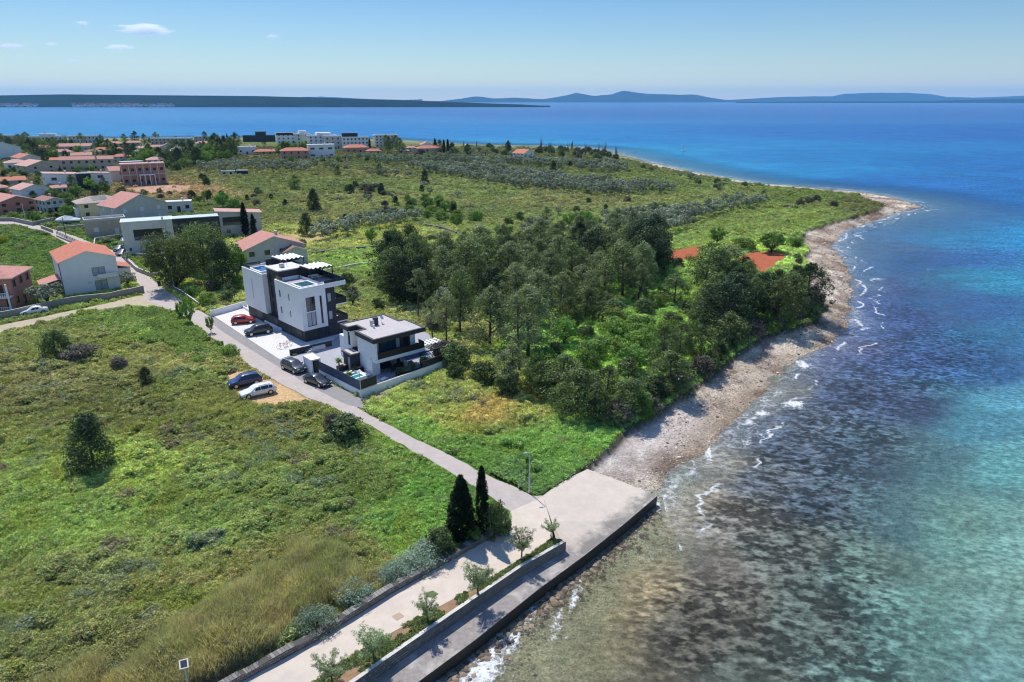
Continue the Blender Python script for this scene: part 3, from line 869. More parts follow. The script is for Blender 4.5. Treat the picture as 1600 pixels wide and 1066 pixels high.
slab("boat_ramp", [P3(848, 775, .05), P3(865, 762, 0), P3(895, 744, -.15), P3(918, 733, -.3), P3(970, 752, -.6), P3(1027, 775, -.85), P3(980, 815, -.85), P3(915, 867, -.85), P3(884, 860, -.85), P3(878, 851, -.35), P3(868, 841, .02), P3(862, 815, .05)],
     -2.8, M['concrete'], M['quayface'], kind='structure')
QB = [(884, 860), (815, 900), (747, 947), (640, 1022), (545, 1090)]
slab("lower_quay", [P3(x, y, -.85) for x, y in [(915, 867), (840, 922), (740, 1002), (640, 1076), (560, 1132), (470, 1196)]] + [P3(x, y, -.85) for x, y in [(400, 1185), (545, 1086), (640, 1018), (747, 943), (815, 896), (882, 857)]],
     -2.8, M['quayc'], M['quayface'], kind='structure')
# the ramp is darkened by water and algae along its seaward edge
M['rampc'] = M['concrete'].copy(); M['rampc'].name = 'ramp_concrete'
t = M['rampc'].node_tree; L = t.links; b = t.nodes["Principled BSDF"]
e0, e1_ = Vector(P(915, 867, -.85)), Vector(P(1027, 775, -.85)); en = Vector((-(e1_ - e0).y, (e1_ - e0).x, 0)).normalized()
src = b.inputs["Base Color"].links[0].from_socket
geo = nd(t, "ShaderNodeNewGeometry"); dp = nd(t, "ShaderNodeVectorMath", operation='DOT_PRODUCT'); L.new(geo.outputs["Position"], dp.inputs[0]); dp.inputs[1].default_value = tuple(en)
nz = nd(t, "ShaderNodeTexNoise"); setin(nz, "Scale", .55); setin(nz, "Detail", 9.0); setin(nz, "Roughness", .7); L.new(geo.outputs["Position"], nz.inputs["Vector"])
ad = nd(t, "ShaderNodeMath", operation='MULTIPLY_ADD'); L.new(nz.outputs["Fac"], ad.inputs[0]); setin(ad, 1, -7.5); L.new(dp.outputs["Value"], ad.inputs[2])
mr = nd(t, "ShaderNodeMapRange"); q0 = en.dot(e0); setin(mr, 1, q0 - 3.4); setin(mr, 2, q0 - 1.6); setin(mr, 3, .85); setin(mr, 4, 0.0); L.new(ad.outputs[0], mr.inputs[0])
mm = nd(t, "ShaderNodeMix", data_type='RGBA'); L.new(mr.outputs[0], mm.inputs[0]); L.new(src, mm.inputs[6]); mm.inputs[7].default_value = (.17, .155, .14, 1)
L.new(mm.outputs[2], b.inputs["Base Color"])
bpy.data.objects["boat_ramp"].data.materials[0] = M['rampc']
# worn coping stones along the water
ol = [P3(x, y, -.85) for x, y in [(1027, 775), (980, 815), (915, 867), (840, 922), (740, 1002), (640, 1076), (560, 1132)]]
kb = MB()
for i in range(len(ol) - 1):
    a, b_ = Vector(ol[i]), Vector(ol[i + 1])
    nrm = Vector((-(b_ - a).y, (b_ - a).x, 0)).normalized()
    if nrm.y < 0: nrm = -nrm
    nrm = -nrm if nrm.x > 0 else nrm
    k = int((b_ - a).length / 2.0)
    for j in range(k):
        p = a.lerp(b_, j / k); q = a.lerp(b_, (j + .97) / k)
        kb.prism([(p.x, p.y), (q.x, q.y), (q.x + nrm.x * .28, q.y + nrm.y * .28), (p.x + nrm.x * .28, p.y + nrm.y * .28)], -.95, -.835 + R.uniform(-.004, .01))
tag(kb.build("quay_kerb", [M['quayc']]), kind='structure')

# wall that carries the planting strip above the lower quay
base = [Vector(P3(x, y, -.75)).to_2d() for x, y in QB]


def offset_line(pts_, d):
    out = []
    for i in range(len(pts_)):
        a = pts_[max(0, i - 1)]; b_ = pts_[min(len(pts_) - 1, i + 1)]
        t_ = (b_ - a).normalized(); out.append(pts_[i] + Vector((-t_.y, t_.x)) * d)
    return out


def wall_run(name, line, thick, z0, z1, m, mtop=None, label=None, cat='wall', step=1.2, wob=.03, side=1, coping=.0):
    """a free-standing wall along a line; its top is a little uneven"""
    line = [Vector(p).to_2d() for p in line]
    dense = []
    for i in range(len(line) - 1):
        k = max(1, int((line[i + 1] - line[i]).length / step))
        dense += [line[i].lerp(line[i + 1], j / k) for j in range(k)]
    dense.append(line[-1])
    off = offset_line(dense, thick * side)
    r = random.Random(hash(name) % 1000 if False else len(dense))
    g = MB(); n = len(dense)
    zt = [z1 + r.uniform(-wob, wob) for _ in range(n)]
    for i in range(n):
        a, c = dense[i], off[i]
        g.v += [(a.x, a.y, z0), (a.x, a.y, zt[i]), (c.x, c.y, zt[i]), (c.x, c.y, z0)]
    for i in range(n - 1):
        o_ = i * 4
        for k in range(4):
            k2 = (k + 1) % 4
            g.f.append([o_ + k, o_ + 4 + k, o_ + 4 + k2, o_ + k2]); g.m.append(1 if (k == 1 and mtop) else 0)
    g.f.append([0, 1, 2, 3]); g.m.append(0)
    e = (n - 1) * 4; g.f.append([e + 3, e + 2, e + 1, e]); g.m.append(0)
    if coping:
        pass
    o = g.build(name, [m, mtop] if mtop else [m], weld=True)
    return tag(o, label, cat)


wall_run("retaining_wall", base, .32, -2.0, .22, M['stone'], M['curb'], "long stone retaining wall with pale coping above the lower quay", side=-1, wob=.015)
wl = [P3(x, y, .55)[:2] for x, y in [(799, 817), (752, 842), (712, 865), (610, 921), (495, 993), (360, 1066), (230, 1140)]]
wall_run("dry_stone_wall", wl, .55, -.3, .62, M['stone'], M['stone'], "low dark dry stone wall between the meadow and the pale promenade", side=-1, wob=.07, step=.6)
# soil strip with a kerb
so = [v for v in offset_line(base, -.32)]
inn = [Vector(P3(x, y, .06)[:2]) for x, y in [(863, 842), (800, 884), (740, 919), (650, 967), (560, 1018), (470, 1080), (420, 1115)]]
st = [(v.x, v.y) for v in so] + [(v.x, v.y) for v in inn[::-1]]
M['stripsoil'] = mat('reddish_soil', (.26, .16, .09), .95, .25, 1.5, bump=.6, bscale=8, stain=.6, stain_col=(.10, .12, .04))
STRIP = np.array(st)
sheet("planting_strip", st, .15, M['stripsoil'])
kb = MB()
for i in range(len(inn) - 1):
    a, b_ = inn[i], inn[i + 1]
    nrm = Vector((-(b_ - a).y, (b_ - a).x)).normalized() * .12
    kb.prism([(a.x, a.y), (b_.x, b_.y), (b_.x + nrm.x, b_.y + nrm.y), (a.x + nrm.x, a.y + nrm.y)], -.1, .17)
tag(kb.build("kerb", [M['concrete']]), kind='structure')
# small patches in the promenade paving
sheet("patch_of_grass", jag(Pn([(666, 926), (676, 923), (685, 928), (676, 934), (664, 932)], .065), .06, .3, 5), .075, mat('flat_grass', (.09, .13, .04), .95, .3, 6), kind='structure')
sheet("patched_concrete", jag(Pn([(612, 963), (624, 957), (632, 963), (620, 970)], .065), .02, .4, 6), .075, mat('patched_concrete', (.40, .29, .20), .9, .1, 3), kind='structure')


# ------------------------------------------------------------------ street lamps, poles
def street_lamp(x, y, h, arm, label, name="street_lamp", adir=(-1, -.2)):
    b_ = P(x, y)
    r_ = empty(name, (b_[0], b_[1], .04), 0, label, "street lamp", "street lamps along the shore road")
    MB().tube([(0, 0, 0), (0, 0, .25)], [.13, .12], 8).build("base", [M['concrete']], r_)
    MB().tube([(0, 0, .25), (0, 0, h)], [.06, .04], 8).build("pole", [M['lampmetal']], r_)
    ax, ay = adir
    MB().tube([(0, 0, h), (ax * arm * .6, ay * arm * .6, h + .06), (ax * arm, ay * arm, h + .05)], [.04, .035, .03], 6).build("arm", [M['lampmetal']], r_)
    g = MB(); x0, y0 = ax * arm, ay * arm
    g.tube([(x0, y0, h + .06), (x0 + ax * .38, y0 + ay * .38, h + .05)], [.08, .05], 6)
    g.build("lamp_head", [M['lampmetal']], r_)
    return r_


street_lamp(827, 771, 4.6, .25, "pale metal street lamp on the grass verge beside the boat ramp")
street_lamp(565, 626, 4.2, .3, "pale street lamp standing at the corner of the villa's white wall")
street_lamp(273, 455, 5.2, .4, "street lamp under the big pine at the road junction", adir=(.9, .3))
street_lamp(198, 414, 6.0, .3, "street lamp by the garden wall across from the parked cars", adir=(-.8, .4))
# solar lamp by the meadow
r_ = empty("solar_lamp", (P(318, 1190)[0], P(318, 1190)[1], 0), 0, "solar street lamp with a square panel on top, above the dry reeds", "street lamp")
hh = height_at(P(318, 1190), 1040)
MB().tube([(0, 0, -.3), (0, 0, hh)], [.05, .04], 8).build("pole", [M['lampmetal']], r_)
g = MB(); g.box(-.24, .24, -.3, .3, -.02, .03); pn_ = g.build("solar_panel", [M['curb']], r_, (0, 0, hh + .1), (.28, .1, .5))
MB().box(-.17, .17, -.23, .23, .035, .04).build("solar_cells", [M['solar']], pn_)
MB().box(-.1, .1, -.1, .1, -.1, .1).build("lamp_head", [M['lampmetal']], r_, (-.2, .2, hh - .05))
for (x, y, h_, lab) in [(104, 372, 6.0, "thin dark utility pole at the roadside beside the covered boat"), (40, 344, 5.5, "pale utility pole on the verge before the brick red house")]:
    b_ = P(x, y)
    r_ = empty("utility_pole", (b_[0], b_[1], 0), 0, lab, "pole")
    MB().tube([(0, 0, 0), (0, 0, h_)], [.11, .07], 8).build("pole_shaft", [M['black'] if x > 50 else M['lampmetal']], r_)
    MB().box(-.5, .5, -.04, .04, h_ - .5, h_ - .4).build("crossarm", [M['metal']], r_)
# ------------------------------------------------------------------ cars
def paint(name, col, met=.3):
    m, t, b, o = newmat(name)
    b.inputs["Base Color"].default_value = (*col, 1)
    setin(b, "Metallic", met); setin(b, "Roughness", .32); setin(b, "Coat Weight", .8); setin(b, "Coat Roughness", .06)
    return m


M['tyre'] = mat('tyre_rubber', (.02, .02, .02), .85, .1, 5)
M['rim'] = mat('alloy_rim', (.5, .5, .52), .3, .05, 5, metal=.9)
M['carglass'] = glassmat('car_glass', (.012, .016, .022), .04)
M['headlight'] = glassmat('headlight_glass', (.6, .62, .65), .1)
M['taillight'] = glassmat('taillight_glass', (.35, .02, .02), .15)
M['plastic'] = mat('black_plastic', (.02, .02, .022), .6, .05, 5)
M['plate'] = mat('number_plate', (.7, .7, .7), .5, .02, 5)

CAR = {  # stations: x (share of length), belt height, roof height, (half width share), roof half width share
    'wagon': dict(L=4.7, W=1.82, st=[(0, .52, .56, .80), (.03, .62, .68, .92), (.14, .76, .82, .98), (.27, .86, .92, 1), (.40, .90, 1.38, 1), (.47, .91, 1.46, 1), (.62, .92, 1.48, 1), (.80, .93, 1.45, 1), (.90, .94, 1.36, .98), (.965, .92, 1.02, .95), (1.0, .62, .70, .88)], gl=(3, 8)),
    'suv': dict(L=4.5, W=1.86, st=[(0, .62, .68, .82), (.03, .78, .86, .93), (.12, .92, .98, .99), (.25, 1.0, 1.06, 1), (.37, 1.03, 1.55, 1), (.44, 1.04, 1.64, 1), (.60, 1.05, 1.67, 1), (.80, 1.06, 1.63, 1), (.90, 1.07, 1.52, .98), (.97, 1.0, 1.12, .95), (1.0, .70, .80, .9)], gl=(3, 8)),
    'hatch': dict(L=4.1, W=1.76, st=[(0, .54, .6, .8), (.03, .66, .74, .92), (.13, .80, .86, .98), (.27, .88, .94, 1), (.40, .92, 1.36, 1), (.48, .93, 1.46, 1), (.62, .94, 1.48, 1), (.78, .96, 1.44, 1), (.89, .97, 1.30, .98), (.97, .92, 1.0, .94), (1.0, .62, .70, .88)], gl=(3, 8)),
    'sedan': dict(L=4.6, W=1.80, st=[(0, .50, .55, .80), (.03, .60, .66, .92), (.14, .74, .80, .98), (.28, .84, .90, 1), (.42, .88, 1.32, 1), (.49, .89, 1.42, 1), (.60, .90, 1.43, 1), (.70, .91, 1.36, 1), (.83, .92, 1.0, .98), (.97, .90, .95, .93), (1.0, .60, .68, .86)], gl=(3, 8)),
}


def make_car(kind, pm, name="parked_car"):
    c = CAR[kind]; Lc, Wc = c['L'], c['W'] / 2
    st = c['st']; n = len(st)
    root = empty(name, (0, 0, 0))
    rings = []
    for i, (x, zb, zt, ws) in enumerate(st):
        hw = Wc * ws
        cab = zt - zb > .2
        rt = hw * (.74 if cab else .93)
        X = (x - .5) * Lc
        low = .24 if 0 < i < n - 1 else .34
        rings.append([(X, 0, low), (X, hw * .9, low), (X, hw, .42), (X, hw * 1.0, zb * .72 + .08), (X, hw * .97, zb), (X, rt + (hw * .97 - rt) * .12 if cab else rt + .0, zt - (.07 if cab else .02)), (X, rt * .86, zt), (X, 0, zt + .025)])
    g = MB(); K = 8
    for r_ in rings:
        g.v += r_ + [(p[0], -p[1], p[2]) for p in r_]
    for i in range(n - 1):
        for k in range(K - 1):
            a = i * 2 * K + k; b_ = (i + 1) * 2 * K + k
            g.f.append([a, a + 1, b_ + 1, b_]); g.m.append(0)
            a += K; b_ += K
            g.f.append([a, b_, b_ + 1, a + 1]); g.m.append(0)
    for i, s_ in ((0, 1), (n - 1, -1)):
        for k in range(K - 1):
            a = i * 2 * K + k
            f = [a, a + K, a + K + 1, a + 1]
            g.f.append(f if s_ > 0 else f[::-1]); g.m.append(0)
    body = g.build("body", [pm], root, smooth=True, weld=True)
    # glass: slightly proud panes with pillars left between them
    def pane(nm, quad, lift):
        q = [Vector(p) for p in quad]
        nn = (q[1] - q[0]).cross(q[3] - q[0]).normalized() * lift
        cen = sum(q, Vector()) / 4
        q = [cen + (p - cen) * .9 + nn for p in q]
        MB().poly(q).poly([p - nn * .5 for p in q][::-1]).build(nm, [M['carglass']], root)
    g0, g1 = c['gl']
    A, B = rings[g0], rings[g0 + 1]
    pane("windscreen", [(A[4][0] + .12, -A[5][1] * .86, A[7][2] + .02), (A[4][0] + .12, A[5][1] * .86, A[7][2] + .02), (B[4][0] + .05, B[6][1], B[6][2] - .01), (B[4][0] + .05, -B[6][1], B[6][2] - .01)][::-1], -.05)
    i = g1 if kind != 'sedan' else 7
    A, B = rings[i], rings[i + 1]
    pane("rear_window", [(B[4][0] - .02, -B[5][1] * .84, B[7][2] + .06), (B[4][0] - .02, B[5][1] * .84, B[7][2] + .06), (A[4][0] + .02, A[6][1], A[6][2] - .02), (A[4][0] + .02, -A[6][1], A[6][2] - .02)], -.04)
    xs = [rings[g0 + 1][0][0] - .12, (rings[5][0][0] + rings[6][0][0]) / 2 + .05, rings[7][0][0] - .1, rings[8][0][0] - .06]
    def at(X, row):
        for a, b_ in zip(rings[:-1], rings[1:]):
            if a[0][0] <= X <= b_[0][0]:
                t_ = (X - a[0][0]) / (b_[0][0] - a[0][0]); return Vector(a[row]).lerp(Vector(b_[row]), t_)
        return Vector(rings[-1][row])
    for s_ in (1, -1):
        for j in range(3 if kind != 'sedan' else 2):
            q = [at(xs[j] + .04, 4), at(xs[j + 1] - .04, 4), at(xs[j + 1] - .04, 5), at(xs[j] + (.28 if j == 0 else .04), 5)]
            q = [Vector((p.x, (p.y + .012) * s_, p.z + (.03 if k < 2 else -.02))) for k, p in enumerate(q)]
            MB().poly(q if s_ < 0 else q[::-1]).build("side_window", [M['carglass']], root)
    # wheels
    rw = .33 if kind != 'suv' else .36
    for X in (-.5 * Lc + .19 * Lc, .5 * Lc - .19 * Lc):
        for s_ in (1, -1):
            wg = empty("wheel", (X, s_ * (Wc - .11), rw)); wg.parent = root
            MB().tube([(0, -.125, 0), (0, -.10, 0), (0, .10, 0), (0, .125, 0)], [rw * .9, rw, rw, rw * .9], 18).build("tyre", [M['tyre']], wg)
            gr = MB(); gr.tube([(0, .128 * s_, 0), (0, .10 * s_, 0)], [rw * .66, rw * .6], 14)
            gr.build("rim", [M['rim']], wg)
            ar = MB(); ar.tube([(X, s_ * (Wc - .02), rw + .02), (X, s_ * (Wc + .012), rw + .02)], [rw * 1.12, rw * 1.12], 18)
    for X in (-.5 * Lc + .19 * Lc, .5 * Lc - .19 * Lc):
        for s_ in (1, -1):
            MB().tube([(X, s_ * (Wc * .90), rw), (X, s_ * (Wc * 1.004), rw)], [rw * 1.13] * 2, 18).build("wheel_arch", [M['plastic']], root)
    f = rings[1]; b_ = rings[-2]
    for s_ in (1, -1):
        z_ = st[1][1]
        MB().box(-.5 * Lc + .02, -.5 * Lc + .36, s_ * Wc * .62 - .19, s_ * Wc * .62 + .19, z_ - .13, z_ + .03).build("headlight", [M['headlight']], root)
        zb = st[-2][1]
        MB().box(.5 * Lc - .2, .5 * Lc - .01, s_ * Wc * .68 - .16, s_ * Wc * .68 + .16, zb - .22, zb - .06).build("tail_light", [M['taillight']], root)
        MB().box(rings[g0 + 1][0][0] - .28, rings[g0 + 1][0][0] - .12, s_ * (Wc + .1) - .1, s_ * (Wc + .1) + .1, st[4][1] - .02, st[4][1] + .13).build("wing_mirror", [pm], root)
    MB().box(-.5 * Lc - .012, -.5 * Lc + .05, -.45, .45, .36, .52).build("grille", [M['plastic']], root)
    MB().box(-.5 * Lc - .02, -.5 * Lc, -.26, .26, .38, .48).build("number_plate", [M['plate']], root)
    if kind in ('wagon', 'suv'):
        for s_ in (1, -1):
            MB().tube([(rings[5][0][0] + .1, s_ * Wc * .62, st[5][2] + .03), (rings[7][0][0] + .2, s_ * Wc * .62, st[7][2] + .05)], .022, 6).build("roof_rail", [M['metal']], root)
    return root


def place_car(kind, pm, front, rear, z, label, group=None):
    """front and rear: where the ends of the car stand in the photograph"""
    a, b_ = Vector(P(*front, z)), Vector(P(*rear, z))
    c = (a + b_) / 2; d = b_ - a
    o = make_car(kind, pm)
    o.location = (c.x, c.y, z); o.rotation_euler = (0, 0, math.atan2(d.y, d.x))
    tag(o, label, "car", group)
    return o


p_white = paint('white_paint', (.72, .73, .75), 0)
p_blue = paint('dark_blue_paint', (.012, .025, .10))
p_black = paint('black_paint', (.014, .015, .018))
p_grey = paint('dark_grey_paint', (.045, .047, .052))
p_red = paint('red_paint', (.38, .016, .012), .1)


def bicycle(x, y, rz, label):
    c_ = P(x, y)
    r_ = empty("bicycle", (c_[0], c_[1], .07), rz, label, "bicycle", "bicycles on the forecourt")
    for X in (-.52, .52):
        pts_ = [(X + math.cos(k * math.pi / 9) * .33, 0, .34 + math.sin(k * math.pi / 9) * .33) for k in range(19)]
        MB().tube(pts_, .022, 5).build("wheel", [M['tyre']], r_)
    g = MB()
    for a_, b_ in (((-.52, 0, .34), (-.12, 0, .36)), ((-.12, 0, .36), (-.25, 0, .8)), ((-.25, 0, .8), (.36, 0, .82)), ((.36, 0, .82), (-.12, 0, .36)), ((.36, 0, .95), (.52, 0, .34)), ((-.25, 0, .8), (-.52, 0, .34))): g.tube([a_, b_], .025, 6)
    g.build("frame", [p_red], r_)
    MB().tube([(.33, -.25, 1.0), (.37, 0, .95), (.33, .25, 1.0)], .02, 5).build("handlebar", [M['plastic']], r_)
    MB().box(-.38, -.14, -.06, .06, .86, .92).build("saddle", [M['plastic']], r_)


bicycle(441, 545, .5, "red bicycle standing on the pale forecourt, nearer to the street")
bicycle(451, 541, .9, "red bicycle on the forecourt beside the block's shadow edge")
G1 = "cars parked along the street"
place_car('suv', p_blue, (362, 606), (404, 597), .05, "dark blue estate parked on the sandy patch beside the meadow", G1)
place_car('wagon', p_white, (383, 621), (424, 612), .05, "white estate car with roof rails on the sandy patch", G1)
place_car('suv', p_grey, (475, 585), (444, 572), .06, "dark grey family car parked at the kerb beside the pale gate box", G1)
place_car('sedan', p_black, (512, 605), (481, 594), .06, "black saloon parked beside the villa's white street wall", G1)
place_car('hatch', p_red, (397, 503), (364, 506), .07, "red hatchback parked on the pale forecourt of the apartment block", G1)
place_car('suv', p_black, (384, 525), (424, 518), .07, "black off-road car on the forecourt, nose to the road", G1)
place_car('sedan', p_white, (33, 493), (75, 487), .05, "white saloon parked on the dirt path below the garden wall", G1)
place_car('hatch', p_grey, (178, 395), (196, 388), .06, "dark hatchback behind the white gabled house, the upper one of a pair", G1)
place_car('sedan', p_black, (180, 402), (203, 394), .06, "black saloon behind the white gabled house, the lower one of a pair", G1)
place_car('hatch', p_blue, (189, 383), (200, 375), .06, "blue car parked against the corner of the long grey house", G1)
# ------------------------------------------------------------------ buildings
def face_wall(g, o, du, length, z0, z1, ops, nrm, depth=.14, m=0):
    """one outside wall with real openings; o: start corner, du: direction, nrm: outward"""
    us = sorted({0.0, length} | {u for q in ops for u in (q[0], q[1])})
    zs = sorted({z0, z1} | {z for q in ops for z in (q[2], q[3])})
    def pt(u, z, d=0.0): return (o[0] + du[0] * u - nrm[0] * d, o[1] + du[1] * u - nrm[1] * d, z)
    for a, b_ in zip(us[:-1], us[1:]):
        for c, d_ in zip(zs[:-1], zs[1:]):
            mu, mz = (a + b_) / 2, (c + d_) / 2
            if any(q[0] < mu < q[1] and q[2] < mz < q[3] for q in ops): continue
            g.poly([pt(a, c), pt(b_, c), pt(b_, d_), pt(a, d_)], m)
    for (a, b_, c, d_) in ops:
        g.poly([pt(a, c), pt(a, c, depth), pt(a, d_, depth), pt(a, d_)], m)
        g.poly([pt(b_, c), pt(b_, d_), pt(b_, d_, depth), pt(b_, c, depth)], m)
        g.poly([pt(a, c), pt(b_, c), pt(b_, c, depth), pt(a, c, depth)], m)
        g.poly([pt(a, d_), pt(a, d_, depth), pt(b_, d_, depth), pt(b_, d_)], m)


_wcache = {}


def window_mesh(wd, ht, style):
    k = (round(wd, 1), round(ht, 1), style)
    if k in _wcache: return _wcache[k]
    fr, gl = {'dark': ('frame', 'glass'), 'white': ('frame_w', 'glass'), 'shutter': ('frame_w', 'shutter'), 'curtain': ('frame', 'curtain'), 'blue': ('frame', 'glass_blue'), 'open': ('frame', 'black')}[style]  # 'open' is a black pane, painted in for the shade inside a recess
    g = MB(); t_ = .07
    hw = k[0] / 2; h_ = k[1]
    g.box(-hw, hw, 0, .02, 0, h_, 1)
    for (a, b_, c, d_) in ((-hw, -hw + t_, 0, h_), (hw - t_, hw, 0, h_), (-hw + t_, hw - t_, 0, t_), (-hw + t_, hw - t_, h_ - t_, h_)):
        g.box(a, b_, -.045, -.004, c, d_, 0)
    n = max(1, round(k[0] / 1.0))
    for i in range(1, n):
        x = -hw + k[0] * i / n
        g.box(x - .03, x + .03, -.04, -.005, t_, h_ - t_, 0)
    _wcache[k] = g.mesh("window", [M[fr], M[gl]])
    return _wcache[k]


def put_openings(root, o, du, nrm, ops, style, depth=.14):
    for q in ops:
        a, b_, c, d_ = q[:4]; stl = q[4] if len(q) > 4 else style
        u = (a + b_) / 2
        me = window_mesh(b_ - a, d_ - c, stl)
        nm = "door" if (c < .35 and d_ - c > 1.9 and b_ - a < 1.3) else "window"
        w_ = link(nm, me, root, (o[0] + du[0] * u - nrm[0] * depth, o[1] + du[1] * u - nrm[1] * depth, c), (0, 0, math.atan2(-nrm[0], nrm[1]) + math.pi))


def roof_solid(kind, W, Ld, h, pitch, oh, m, ends=None):
    """kind: ridge_y, ridge_x, hip, shed; returns meshes in the house's own coordinates"""
    g = MB(); th = .16
    x0, x1, y0, y1 = -oh, W + oh, -oh, Ld + oh
    def slabq(a, b_, c, d_):
        top = [a, b_, c, d_]
        lo = [(p[0], p[1], p[2] - th) for p in top]
        g.poly(top, 0); g.poly(lo[::-1], 1)
        for i in range(len(top)):
            j = (i + 1) % len(top)
            g.poly([lo[i], lo[j], top[j], top[i]], 1)
    e = h - oh * pitch + th
    if kind == 'ridge_y':
        r_ = h + W / 2 * pitch + th; xm = W / 2
        slabq((x0, y0, e), (xm, y0, r_), (xm, y1, r_), (x0, y1, e))
        slabq((xm, y0, r_), (x1, y0, e), (x1, y1, e), (xm, y1, r_))
    elif kind == 'ridge_x':
        r_ = h + Ld / 2 * pitch + th; ym = Ld / 2
        slabq((x0, y0, e), (x1, y0, e), (x1, ym, r_), (x0, ym, r_))
        slabq((x0, ym, r_), (x1, ym, r_), (x1, y1, e), (x0, y1, e))
    elif kind == 'hip':
        mn = min(W, Ld) / 2
        r_ = h + mn * pitch + th
        if W >= Ld: a, b_ = (mn, Ld / 2, r_), (W - mn, Ld / 2, r_)
        else: a, b_ = (W / 2, mn, r_), (W / 2, Ld - mn, r_)
        c = [(x0, y0, e), (x1, y0, e), (x1, y1, e), (x0, y1, e)]
        if W >= Ld:
            g.poly([c[0], c[1], b_, a]); g.poly([c[1], c[2], b_]); g.poly([c[2], c[3], a, b_]); g.poly([c[3], c[0], a])
        else:
            g.poly([c[0], c[1], a]); g.poly([c[1], c[2], b_, a]); g.poly([c[2], c[3], b_]); g.poly([c[3], c[0], a, b_])
        lo = [(p[0], p[1], p[2] - th) for p in c]
        g.poly(lo[::-1], 1)
        for i in range(4):
            j = (i + 1) % 4; g.poly([lo[i], lo[j], c[j], c[i]], 1)
        # ridge tiles
    elif kind == 'shed':
        r_ = h + W * pitch + th
        slabq((x0, y0, r_), (x1, y0, e), (x1, y1, e), (x0, y1, r_))
    return g


